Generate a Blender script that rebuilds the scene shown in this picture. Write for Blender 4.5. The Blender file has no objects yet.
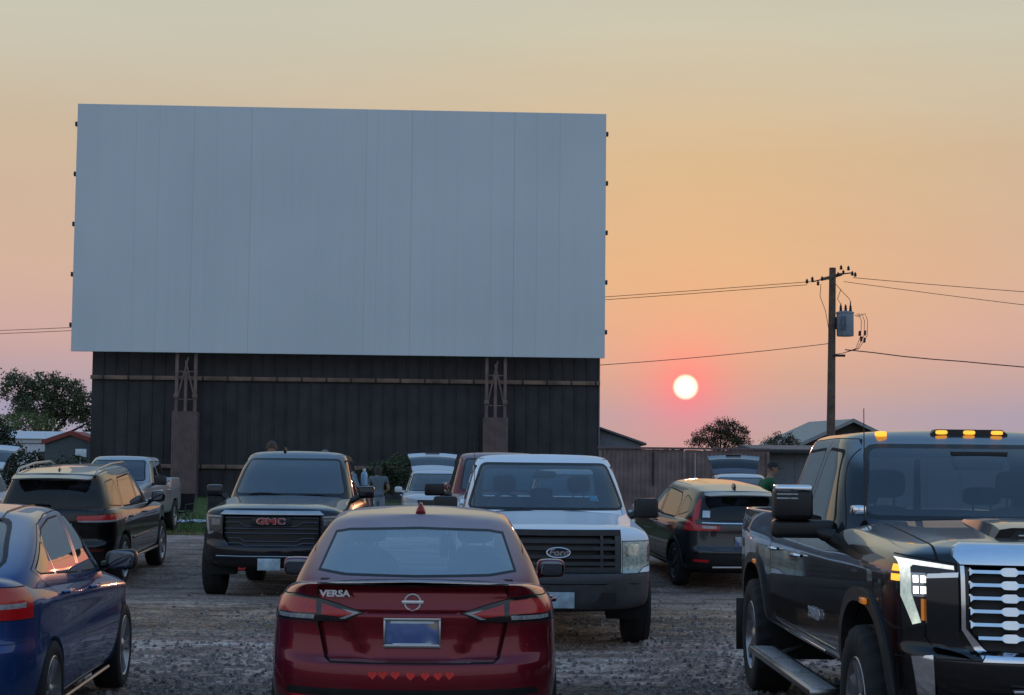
import bpy, bmesh, math, random
from mathutils import Vector, Matrix, geometry
from mathutils.bvhtree import BVHTree
from mathutils.interpolate import poly_3d_calc

R = math.radians
scene = bpy.context.scene
COL = scene.collection
random.seed(7)

# ------------------------------------------------------------------ materials
MATS = {}

def _new(name):
    m = bpy.data.materials.new(name)
    m.use_nodes = True
    nt = m.node_tree
    nt.nodes.clear()
    out = nt.nodes.new('ShaderNodeOutputMaterial')
    return m, nt, out

def N(nt, kind, **kw):
    n = nt.nodes.new(kind)
    for k, v in kw.items():
        if k in n.inputs.keys() if isinstance(k, str) else False:
            n.inputs[k].default_value = v
        else:
            setattr(n, k, v)
    return n

def L(nt, a, b):
    nt.links.new(a, b)

def rgba(c):
    return (c[0], c[1], c[2], 1.0)

def noise(nt, scale, detail=3, rough=.55, vec=None):
    n = nt.nodes.new('ShaderNodeTexNoise')
    n.inputs['Scale'].default_value = scale
    n.inputs['Detail'].default_value = detail
    n.inputs['Roughness'].default_value = rough
    if vec is not None:
        L(nt, vec, n.inputs['Vector'])
    return n

def ramp(nt, fac, stops):
    r = nt.nodes.new('ShaderNodeValToRGB')
    els = r.color_ramp.elements
    while len(els) < len(stops):
        els.new(.5)
    for e, (p, c) in zip(els, stops):
        e.position = p
        e.color = rgba(c) if len(c) == 3 else c
    if fac is not None:
        L(nt, fac, r.inputs['Fac'])
    return r

def mathn(nt, op, a, b=None, clamp=False):
    n = nt.nodes.new('ShaderNodeMath')
    n.operation = op
    n.use_clamp = clamp
    for i, v in enumerate((a, b)):
        if v is None:
            continue
        if isinstance(v, (int, float)):
            n.inputs[i].default_value = v
        else:
            L(nt, v, n.inputs[i])
    return n.outputs[0]

def mixc(nt, fac, a, b, mode='MIX'):
    n = nt.nodes.new('ShaderNodeMix')
    n.data_type = 'RGBA'
    n.blend_type = mode
    for s, v in ((n.inputs[0], fac), (n.inputs[6], a), (n.inputs[7], b)):
        if isinstance(v, (int, float)):
            s.default_value = v
        elif isinstance(v, (tuple, list)):
            s.default_value = rgba(v)
        else:
            L(nt, v, s)
    return n.outputs[2]

def mat(name, col, rough=.6, metal=0., coat=0., var=.12, scale=6., bump=0., bscale=60., emit=None, estr=0., spec=.5):
    """plain surface with procedural mottling in colour and roughness"""
    if name in MATS:
        return MATS[name]
    m, nt, out = _new(name)
    tc = N(nt, 'ShaderNodeTexCoord')
    n1 = noise(nt, scale, 4, .6, tc.outputs['Object'])
    b = N(nt, 'ShaderNodeBsdfPrincipled')
    lo = tuple(max(0, c * (1 - var)) for c in col)
    hi = tuple(min(1, c * (1 + var)) for c in col)
    r = ramp(nt, n1.outputs['Fac'], [(.3, lo), (.7, hi)])
    L(nt, r.outputs[0], b.inputs['Base Color'])
    rr = mathn(nt, 'ADD', mathn(nt, 'MULTIPLY', n1.outputs['Fac'], .16), rough - .08, True)
    L(nt, rr, b.inputs['Roughness'])
    b.inputs['Metallic'].default_value = metal
    b.inputs['Coat Weight'].default_value = coat
    b.inputs['Coat Roughness'].default_value = .05
    b.inputs['Specular IOR Level'].default_value = spec
    if bump:
        n2 = noise(nt, bscale, 5, .6, tc.outputs['Object'])
        bp = N(nt, 'ShaderNodeBump')
        bp.inputs['Strength'].default_value = bump
        bp.inputs['Distance'].default_value = .01
        L(nt, n2.outputs['Fac'], bp.inputs['Height'])
        L(nt, bp.outputs[0], b.inputs['Normal'])
    if emit:
        b.inputs['Emission Color'].default_value = rgba(emit)
        b.inputs['Emission Strength'].default_value = estr
    L(nt, b.outputs[0], out.inputs[0])
    MATS[name] = m
    return m

def paint(name, col, metal=.35, rough=.32, dust=.5, flake=.15, dustcol=(.16, .13, .105), coat=1.0, crough=.015, cior=1.45, top=3.0, film=.30):
    """car paint: clear-coated base, road dust thicker towards the sills, dark unpainted inside"""
    if name in MATS:
        return MATS[name]
    m, nt, out = _new(name)
    tc = N(nt, 'ShaderNodeTexCoord')
    sep = N(nt, 'ShaderNodeSeparateXYZ')
    L(nt, tc.outputs['Object'], sep.inputs[0])
    n1 = noise(nt, 2.3, 5, .62, tc.outputs['Object'])
    n2 = noise(nt, 26., 4, .7, tc.outputs['Object'])
    h = N(nt, 'ShaderNodeMapRange')
    h.inputs['From Min'].default_value = 1.0
    h.inputs['From Max'].default_value = .25
    L(nt, sep.outputs['Z'], h.inputs['Value'])
    d = mathn(nt, 'MULTIPLY', h.outputs[0], mathn(nt, 'ADD', n1.outputs['Fac'], -.18), True)
    d = mathn(nt, 'MULTIPLY', d, dust)
    d2 = mathn(nt, 'MULTIPLY', mathn(nt, 'ADD', n2.outputs['Fac'], -.45, True), dust * .12)
    d = mathn(nt, 'ADD', d, d2, True)
    # pale film and stronger coat on upward panels: sky brightness put into the paint
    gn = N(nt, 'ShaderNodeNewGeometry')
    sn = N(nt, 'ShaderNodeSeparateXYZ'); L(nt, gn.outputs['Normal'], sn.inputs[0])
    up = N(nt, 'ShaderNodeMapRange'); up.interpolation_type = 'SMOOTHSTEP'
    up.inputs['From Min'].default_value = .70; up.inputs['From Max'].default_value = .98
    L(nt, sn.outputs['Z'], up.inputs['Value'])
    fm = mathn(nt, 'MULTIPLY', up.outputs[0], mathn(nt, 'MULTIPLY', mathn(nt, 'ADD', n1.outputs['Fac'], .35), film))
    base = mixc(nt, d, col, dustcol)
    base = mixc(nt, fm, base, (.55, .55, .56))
    b = N(nt, 'ShaderNodeBsdfPrincipled')
    L(nt, base, b.inputs['Base Color'])
    b.inputs['Metallic'].default_value = metal
    b.inputs['Specular IOR Level'].default_value = 0.
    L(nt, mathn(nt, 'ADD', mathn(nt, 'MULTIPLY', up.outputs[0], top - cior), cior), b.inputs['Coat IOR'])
    L(nt, mathn(nt, 'ADD', mathn(nt, 'MULTIPLY', d, .4), rough), b.inputs['Roughness'])
    L(nt, mathn(nt, 'SUBTRACT', coat, mathn(nt, 'MULTIPLY', d, .9), True), b.inputs['Coat Weight'])
    L(nt, mathn(nt, 'ADD', mathn(nt, 'MULTIPLY', n1.outputs['Fac'], .03), crough), b.inputs['Coat Roughness'])
    inner = N(nt, 'ShaderNodeBsdfDiffuse')
    inner.inputs[0].default_value = (.03, .03, .033, 1)
    g = N(nt, 'ShaderNodeNewGeometry')
    mx = N(nt, 'ShaderNodeMixShader')
    L(nt, g.outputs['Backfacing'], mx.inputs[0])
    L(nt, b.outputs[0], mx.inputs[1])
    L(nt, inner.outputs[0], mx.inputs[2])
    L(nt, mx.outputs[0], out.inputs[0])
    MATS[name] = m
    return m

def glass(name, tint=(.55, .62, .62), rough=.01, f0=.05, dust=.04):
    """thin window sheet: tinted see-through plus a mirror reflection that grows at grazing angles, and a dust film"""
    if name in MATS:
        return MATS[name]
    m, nt, out = _new(name)
    tc = N(nt, 'ShaderNodeTexCoord')
    lw = N(nt, 'ShaderNodeLayerWeight')
    lw.inputs['Blend'].default_value = .5
    p = mathn(nt, 'POWER', lw.outputs['Facing'], 4.0)
    f = mathn(nt, 'ADD', mathn(nt, 'MULTIPLY', p, 1 - f0), f0, True)
    tr = N(nt, 'ShaderNodeBsdfTransparent')
    tr.inputs[0].default_value = rgba(tint)
    gl = N(nt, 'ShaderNodeBsdfGlossy')
    gl.inputs['Roughness'].default_value = rough
    gl.inputs['Color'].default_value = (.95, .95, .95, 1)
    mx = N(nt, 'ShaderNodeMixShader')
    L(nt, f, mx.inputs[0]); L(nt, tr.outputs[0], mx.inputs[1]); L(nt, gl.outputs[0], mx.inputs[2])
    df = N(nt, 'ShaderNodeBsdfDiffuse')
    df.inputs[0].default_value = (.40, .42, .44, 1)
    n1 = noise(nt, 5., 5, .65, tc.outputs['Object'])
    fac = mathn(nt, 'MULTIPLY', n1.outputs['Fac'], dust * 2)
    m2 = N(nt, 'ShaderNodeMixShader')
    L(nt, fac, m2.inputs[0]); L(nt, mx.outputs[0], m2.inputs[1]); L(nt, df.outputs[0], m2.inputs[2])
    L(nt, m2.outputs[0], out.inputs[0])
    MATS[name] = m
    return m

# ------------------------------------------------------------------ objects
def tag(o, label=None, cat=None, group=None, kind=None):
    if label: o['label'] = label
    if cat: o['category'] = cat
    if group: o['group'] = group
    if kind: o['kind'] = kind
    return o

def empty(name, loc=(0, 0, 0), rot=(0, 0, 0), label=None, cat=None, group=None):
    o = bpy.data.objects.new(name, None)
    o.empty_display_size = .2
    COL.objects.link(o)
    o.location = loc
    o.rotation_euler = rot
    return tag(o, label, cat, group)

def obj(name, bm, mats, parent=None, angle=38, ref=None, smooth=True, free=True):
    me = bpy.data.meshes.new(name)
    bm.normal_update()
    bm.to_mesh(me)
    if free:
        bm.free()
    if not isinstance(mats, (list, tuple)):
        mats = [mats]
    for m in mats:
        me.materials.append(m)
    if smooth:
        me.polygons.foreach_set('use_smooth', [True] * len(me.polygons))
        if ref is None:
            me.set_sharp_from_angle(angle=R(angle))
        else:
            me.normals_split_custom_set_from_vertices(ref.normals(me))
    o = bpy.data.objects.new(name, me)
    COL.objects.link(o)
    if parent is not None:
        o.parent = parent
    return o

def children_of(o):
    return [c for c in bpy.data.objects if c.parent == o]

def copy_tree(o, parent=None):
    c = o.copy()
    COL.objects.link(c)
    if parent is not None:
        c.parent = parent
    for ch in children_of(o):
        copy_tree(ch, c)
    return c

# ------------------------------------------------------------------ mesh bits
def box(bm, c, s, rot=None, bevel=0., seg=2, mi=0):
    r = bmesh.ops.create_cube(bm, size=1)
    vs = r['verts']
    M = Matrix.Translation(c) @ (rot.to_4x4() if rot is not None else Matrix.Identity(4)) @ Matrix.Diagonal((s[0], s[1], s[2], 1))
    bmesh.ops.transform(bm, matrix=M, verts=vs)
    fs = set(f for v in vs for f in v.link_faces)
    if bevel:
        es = list(set(e for v in vs for e in v.link_edges))
        rr = bmesh.ops.bevel(bm, geom=es, offset=bevel, segments=seg, affect='EDGES', profile=.5)
        fs = set(rr['faces']) | set(f for f in fs if f.is_valid)
    for f in fs:
        if f.is_valid:
            f.material_index = mi
    return bm

def rot_xyz(x=0, y=0, z=0):
    return (Matrix.Rotation(z, 3, 'Z') @ Matrix.Rotation(y, 3, 'Y') @ Matrix.Rotation(x, 3, 'X'))

def tube(bm, pts, r, seg=8, cap=True, mi=0):
    """tube along a polyline; r a number or one radius per point"""
    pts = [Vector(p) for p in pts]
    rs = r if isinstance(r, (list, tuple)) else [r] * len(pts)
    rings = []
    up = Vector((0, 0, 1))
    prev = None
    for i, p in enumerate(pts):
        d = (pts[min(i + 1, len(pts) - 1)] - pts[max(i - 1, 0)]).normalized()
        if prev is None:
            a = d.cross(up)
            if a.length < 1e-3:
                a = d.cross(Vector((1, 0, 0)))
        else:
            a = prev - d * prev.dot(d)
        a.normalize()
        prev = a
        b = d.cross(a)
        rings.append([bm.verts.new(p + (a * math.cos(t) + b * math.sin(t)) * rs[i]) for t in [2 * math.pi * k / seg for k in range(seg)]])
    for i in range(len(rings) - 1):
        for k in range(seg):
            f = bm.faces.new((rings[i][k], rings[i][(k + 1) % seg], rings[i + 1][(k + 1) % seg], rings[i + 1][k]))
            f.material_index = mi
    if cap:
        for rg in (rings[0], rings[-1]):
            f = bm.faces.new(rg if rg is rings[0] else rg[::-1])
            f.material_index = mi
    bmesh.ops.recalc_face_normals(bm, faces=list(set(f for rg in rings for v in rg for f in v.link_faces)))
    return bm

def lathe(bm, prof, seg=32, axis='x', c=(0, 0, 0), mi=0, closed=False, wob=None):
    """prof: list of (axial, radius)"""
    rings = []
    for (a, r) in prof:
        ring = []
        for k in range(seg):
            t = 2 * math.pi * k / seg
            rr = r if wob is None else wob(a, r, k)
            u, v = rr * math.cos(t), rr * math.sin(t)
            p = {'x': (a, u, v), 'y': (u, a, v), 'z': (u, v, a)}[axis]
            ring.append(bm.verts.new((p[0] + c[0], p[1] + c[1], p[2] + c[2])))
        rings.append(ring)
    fs = []
    n = len(rings)
    for i in range(n - (0 if closed else 1)):
        for k in range(seg):
            f = bm.faces.new((rings[i][k], rings[i][(k + 1) % seg], rings[(i + 1) % n][(k + 1) % seg], rings[(i + 1) % n][k]))
            f.material_index = mi
            fs.append(f)
    return rings, fs

def prism(bm, poly, y0, y1, to3=None, mi=0):
    """extrude a 2D polygon between two depths; to3(u, v, d) -> point"""
    to3 = to3 or (lambda u, v, d: (u, d, v))
    a = [bm.verts.new(to3(u, v, y0)) for u, v in poly]
    b = [bm.verts.new(to3(u, v, y1)) for u, v in poly]
    fs = [bm.faces.new(a), bm.faces.new(b[::-1])]
    n = len(poly)
    for i in range(n):
        fs.append(bm.faces.new((a[i], b[i], b[(i + 1) % n], a[(i + 1) % n])))
    for f in fs:
        f.material_index = mi
    bmesh.ops.recalc_face_normals(bm, faces=fs)
    return fs

def text_bm(txt, size, depth=.004, sx=1., shear=0., bold=0.):
    cu = bpy.data.curves.new('lettering', 'FONT')
    cu.body = txt
    cu.size = size
    cu.extrude = depth
    cu.align_x = 'CENTER'
    cu.align_y = 'CENTER'
    cu.shear = shear
    cu.offset = bold
    cu.resolution_u = 3
    o = bpy.data.objects.new('lettering', cu)
    COL.objects.link(o)
    dg = bpy.context.evaluated_depsgraph_get()
    me = bpy.data.meshes.new_from_object(o.evaluated_get(dg))
    bpy.data.objects.remove(o)
    bm = bmesh.new()
    bm.from_mesh(me)
    bpy.data.meshes.remove(me)
    bmesh.ops.scale(bm, vec=(sx, 1, 1), verts=bm.verts)
    return bm

def subsurf(bm, lv):
    me = bpy.data.meshes.new('t')
    bm.to_mesh(me)
    o = bpy.data.objects.new('t', me)
    COL.objects.link(o)
    md = o.modifiers.new('s', 'SUBSURF')
    md.levels = lv
    md.render_levels = lv
    dg = bpy.context.evaluated_depsgraph_get()
    ev = o.evaluated_get(dg)
    m2 = ev.to_mesh()
    nb = bmesh.new()
    nb.from_mesh(m2)
    ev.to_mesh_clear()
    bpy.data.objects.remove(o)
    bpy.data.meshes.remove(me)
    bm.free()
    return nb

def sub_box(c, s, lv=2, shape=None):
    """soft rounded box; shape(v) may move the 8+ cage points first"""
    bm = bmesh.new()
    bmesh.ops.create_cube(bm, size=1)
    bmesh.ops.bevel(bm, geom=list(bm.edges), offset=.16, segments=1, affect='EDGES')
    for v in bm.verts:
        if shape:
            shape(v)
        v.co = Vector((v.co.x * s[0] + c[0], v.co.y * s[1] + c[1], v.co.z * s[2] + c[2]))
    return subsurf(bm, lv)

def add_bm(dst, src, M=None, mi=None):
    vm = {}
    for v in src.verts:
        vm[v] = dst.verts.new(M @ v.co if M is not None else v.co)
    flip = M is not None and M.determinant() < 0
    for f in src.faces:
        vs = [vm[v] for v in f.verts]
        if flip:
            vs.reverse()
        try:
            nf = dst.faces.new(vs)
            nf.material_index = f.material_index if mi is None else mi
        except ValueError:
            pass
    return dst

def pl(pts, x, smooth=False):
    """piecewise interpolation through (x, value) pairs sorted by x"""
    if isinstance(pts, (int, float)):
        return pts
    if x <= pts[0][0]:
        return pts[0][1]
    for (a, va), (b, vb) in zip(pts, pts[1:]):
        if x <= b:
            t = (x - a) / (b - a)
            if smooth:
                t = t * t * (3 - 2 * t)
            return va + (vb - va) * t
    return pts[-1][1]

# ------------------------------------------------------------------ car shells
FR = [(0, 0), (.42, .07), (.78, .33), (.965, .80)]     # outline of a car's end in plan: (share of width, share of sweep)

def outline(ys, w, yf, yr, z, cf=.3, cr=.25):
    """half outline of one level, front centre -> side -> rear centre"""
    pts = []
    for (sx, sy) in FR:
        y = yf - cf * sy
        pts.append((pl(w, y) * sx, y, pl(z, y)))
    for y in ys:
        pts.append((pl(w, y), y, pl(z, y)))
    for (sx, sy) in reversed(FR):
        y = yr + cr * sy
        pts.append((pl(w, y) * sx, y, pl(z, y)))
    return pts

def shell(levels, sub=2, cr_lv=None, cr_st=None):
    bm = bmesh.new()
    Rr, Ll = [], []
    for lv in levels:
        r, l = [], []
        for (x, y, z) in lv:
            a = bm.verts.new((x, y, z))
            r.append(a)
            l.append(a if abs(x) < 1e-6 else bm.verts.new((-x, y, z)))
        Rr.append(r); Ll.append(l)
    ce = bm.edges.layers.float.new('crease_edge')
    for G, flip in ((Rr, False), (Ll, True)):
        for i in range(len(G) - 1):
            for j in range(len(G[0]) - 1):
                vs = [G[i][j], G[i + 1][j], G[i + 1][j + 1], G[i][j + 1]]
                q = []
                for v in vs:
                    if v not in q:
                        q.append(v)
                if len(q) < 3:
                    continue
                if flip:
                    q.reverse()
                try:
                    bm.faces.new(q)
                except ValueError:
                    pass
    for G in (Rr, Ll):
        for i, val in (cr_lv or {}).items():
            lo, hi = 0, len(G[0]) - 1
            if isinstance(val, tuple):
                val, lo, hi = val
            for j in range(lo, hi):
                e = bm.edges.get((G[i][j], G[i][j + 1]))
                if e: e[ce] = val
        for j, val in (cr_st or {}).items():
            lo, hi = 0, len(G) - 1
            if isinstance(val, tuple):
                val, lo, hi = val
            for i in range(lo, hi):
                e = bm.edges.get((G[i][j], G[i + 1][j]))
                if e: e[ce] = val
    nb = subsurf(bm, sub)
    bmesh.ops.recalc_face_normals(nb, faces=nb.faces)
    c = sum((v.co for v in nb.verts), Vector()) / len(nb.verts)
    s = sum(f.normal.dot(f.calc_center_median() - c) * f.calc_area() for f in nb.faces)
    if s < 0:
        bmesh.ops.reverse_faces(nb, faces=nb.faces)
    nb.normal_update()
    return nb

class Ref:
    """smooth normals of an uncut shell, looked up for the pieces cut from it"""
    def __init__(self, bm):
        bm.verts.ensure_lookup_table(); bm.faces.ensure_lookup_table()
        self.bvh = BVHTree.FromBMesh(bm)
        self.faces = [([v.co.copy() for v in f.verts], [v.normal.copy() for v in f.verts]) for f in bm.faces]
    def normals(self, me):
        out = []
        for v in me.vertices:
            co, no, idx, d = self.bvh.find_nearest(v.co)
            cs, ns = self.faces[idx]
            w = poly_3d_calc(cs, co)
            n = Vector()
            for a, b in zip(w, ns):
                n += b * a
            if n.length < 1e-4:
                n = no.copy()
            # keep the piece's own side
            if n.dot(v.normal) < -.2:
                n = -n
            out.append(n.normalized())
        return out

def in_poly(p, poly):
    x, y = p
    c = False
    n = len(poly)
    for i in range(n):
        (x1, y1), (x2, y2) = poly[i], poly[(i + 1) % n]
        if (y1 > y) != (y2 > y) and x < (x2 - x1) * (y - y1) / (y2 - y1) + x1:
            c = not c
    return c

def ccw(poly):
    a = sum(p[0] * q[1] - q[0] * p[1] for p, q in zip(poly, poly[1:] + poly[:1]))
    return list(poly) if a > 0 else list(poly)[::-1]

def offset(poly, d):
    """grow (d>0) or shrink a polygon"""
    poly = ccw(poly)
    n = len(poly)
    out = []
    for i in range(n):
        p0, p1, p2 = Vector(poly[i - 1]), Vector(poly[i]), Vector(poly[(i + 1) % n])
        e1, e2 = (p1 - p0).normalized(), (p2 - p1).normalized()
        n1, n2 = Vector((e1.y, -e1.x)), Vector((e2.y, -e2.x))
        b = n1 + n2
        k = d / max(.35, (1 + n1.dot(n2)))
        out.append(tuple(p1 + b * k))
    return out

def rounded(poly, r, seg=3):
    """round the corners of a polygon"""
    out = []
    n = len(poly)
    for i in range(n):
        p0, p1, p2 = Vector(poly[i - 1]), Vector(poly[i]), Vector(poly[(i + 1) % n])
        d1, d2 = (p0 - p1), (p2 - p1)
        t = min(r, d1.length * .45, d2.length * .45)
        a, b = p1 + d1.normalized() * t, p1 + d2.normalized() * t
        for k in range(seg + 1):
            s = k / seg
            out.append(tuple((1 - s) ** 2 * a + 2 * s * (1 - s) * p1 + s * s * b))
    return out

VIEWS = {'F': (Vector((1, 0, 0)), Vector((0, 0, 1)), Vector((0, 1, 0))),
         'B': (Vector((1, 0, 0)), Vector((0, 0, 1)), Vector((0, -1, 0))),
         'R': (Vector((0, 1, 0)), Vector((0, 0, 1)), Vector((1, 0, 0))),
         'L': (Vector((0, 1, 0)), Vector((0, 0, 1)), Vector((-1, 0, 0))),
         'T': (Vector((1, 0, 0)), Vector((0, 1, 0)), Vector((0, 0, 1)))}

def carve(bm, poly, view, thr=.2, cond=None):
    """cut a polygon's outline into the faces that look towards the view; returns the faces inside it"""
    U, V, Nn = VIEWS[view]
    poly = ccw(poly)
    us = [p[0] for p in poly]; vs = [p[1] for p in poly]
    bb = (min(us), max(us), min(vs), max(vs))
    def ok(f, b):
        if f.normal.dot(Nn) < thr:
            return False
        fu = [v.co.dot(U) for v in f.verts]
        if max(fu) < b[0] or min(fu) > b[1]:
            return False
        fv = [v.co.dot(V) for v in f.verts]
        if max(fv) < b[2] or min(fv) > b[3]:
            return False
        return cond is None or bool(cond(f.calc_center_median()))
    C = set(f for f in bm.faces if ok(f, bb))
    n = len(poly)
    for i in range(n):
        p, q = poly[i], poly[(i + 1) % n]
        d = Vector((q[0] - p[0], q[1] - p[1]))
        if d.length < 1e-6:
            continue
        sb = (min(p[0], q[0]) - 1e-4, max(p[0], q[0]) + 1e-4, min(p[1], q[1]) - 1e-4, max(p[1], q[1]) + 1e-4)
        fs = [f for f in C if f.is_valid and ok(f, sb)]
        if not fs:
            continue
        g = set(fs)
        for f in fs:
            g.update(f.edges); g.update(f.verts)
        no = (U * d.y - V * d.x).normalized()
        r = bmesh.ops.bisect_plane(bm, geom=list(g), dist=1e-5, plane_co=U * p[0] + V * p[1], plane_no=no)
        C = set(f for f in C if f.is_valid)
        for f in r['geom']:
            if isinstance(f, bmesh.types.BMFace) and f.is_valid:
                f.normal_update()
                C.add(f)
    res = []
    for f in C:
        if not f.is_valid or f.normal.dot(Nn) < thr:
            continue
        c = f.calc_center_median()
        if in_poly((c.dot(U), c.dot(V)), poly) and (cond is None or cond(c)):
            res.append(f)
    return res

def take(bm, faces):
    """move faces out of bm into a bmesh of their own"""
    nb = bmesh.new()
    vm = {}
    for f in faces:
        vs = []
        for v in f.verts:
            if v not in vm:
                vm[v] = nb.verts.new(v.co)
            vs.append(vm[v])
        try:
            nf = nb.faces.new(vs)
            nf.material_index = f.material_index
        except ValueError:
            pass
    bmesh.ops.delete(bm, geom=list(faces), context='FACES')
    nb.normal_update()
    return nb

def main_pieces(bm, share=.12):
    """drop stray slivers that a cut left beside the piece that was wanted"""
    seen, isl = set(), []
    for f in bm.faces:
        if f in seen: continue
        st, grp = [f], []
        seen.add(f)
        while st:
            g = st.pop(); grp.append(g)
            for v in g.verts:
                for h in v.link_faces:
                    if h not in seen:
                        seen.add(h); st.append(h)
        isl.append(grp)
    if len(isl) < 2: return bm
    ar = [sum(f.calc_area() for f in g) for g in isl]
    m = max(ar)
    kill = [f for g, a in zip(isl, ar) if a < m * share for f in g]
    if kill: bmesh.ops.delete(bm, geom=kill, context='FACES')
    return bm

def circle(cy, cz, r, n=40, zmin=None):
    return [(cy + r * math.cos(2 * math.pi * k / n), cz + r * math.sin(2 * math.pi * k / n)) for k in range(n)]

def mir(poly):
    return [(-x, z) for x, z in poly]

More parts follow.
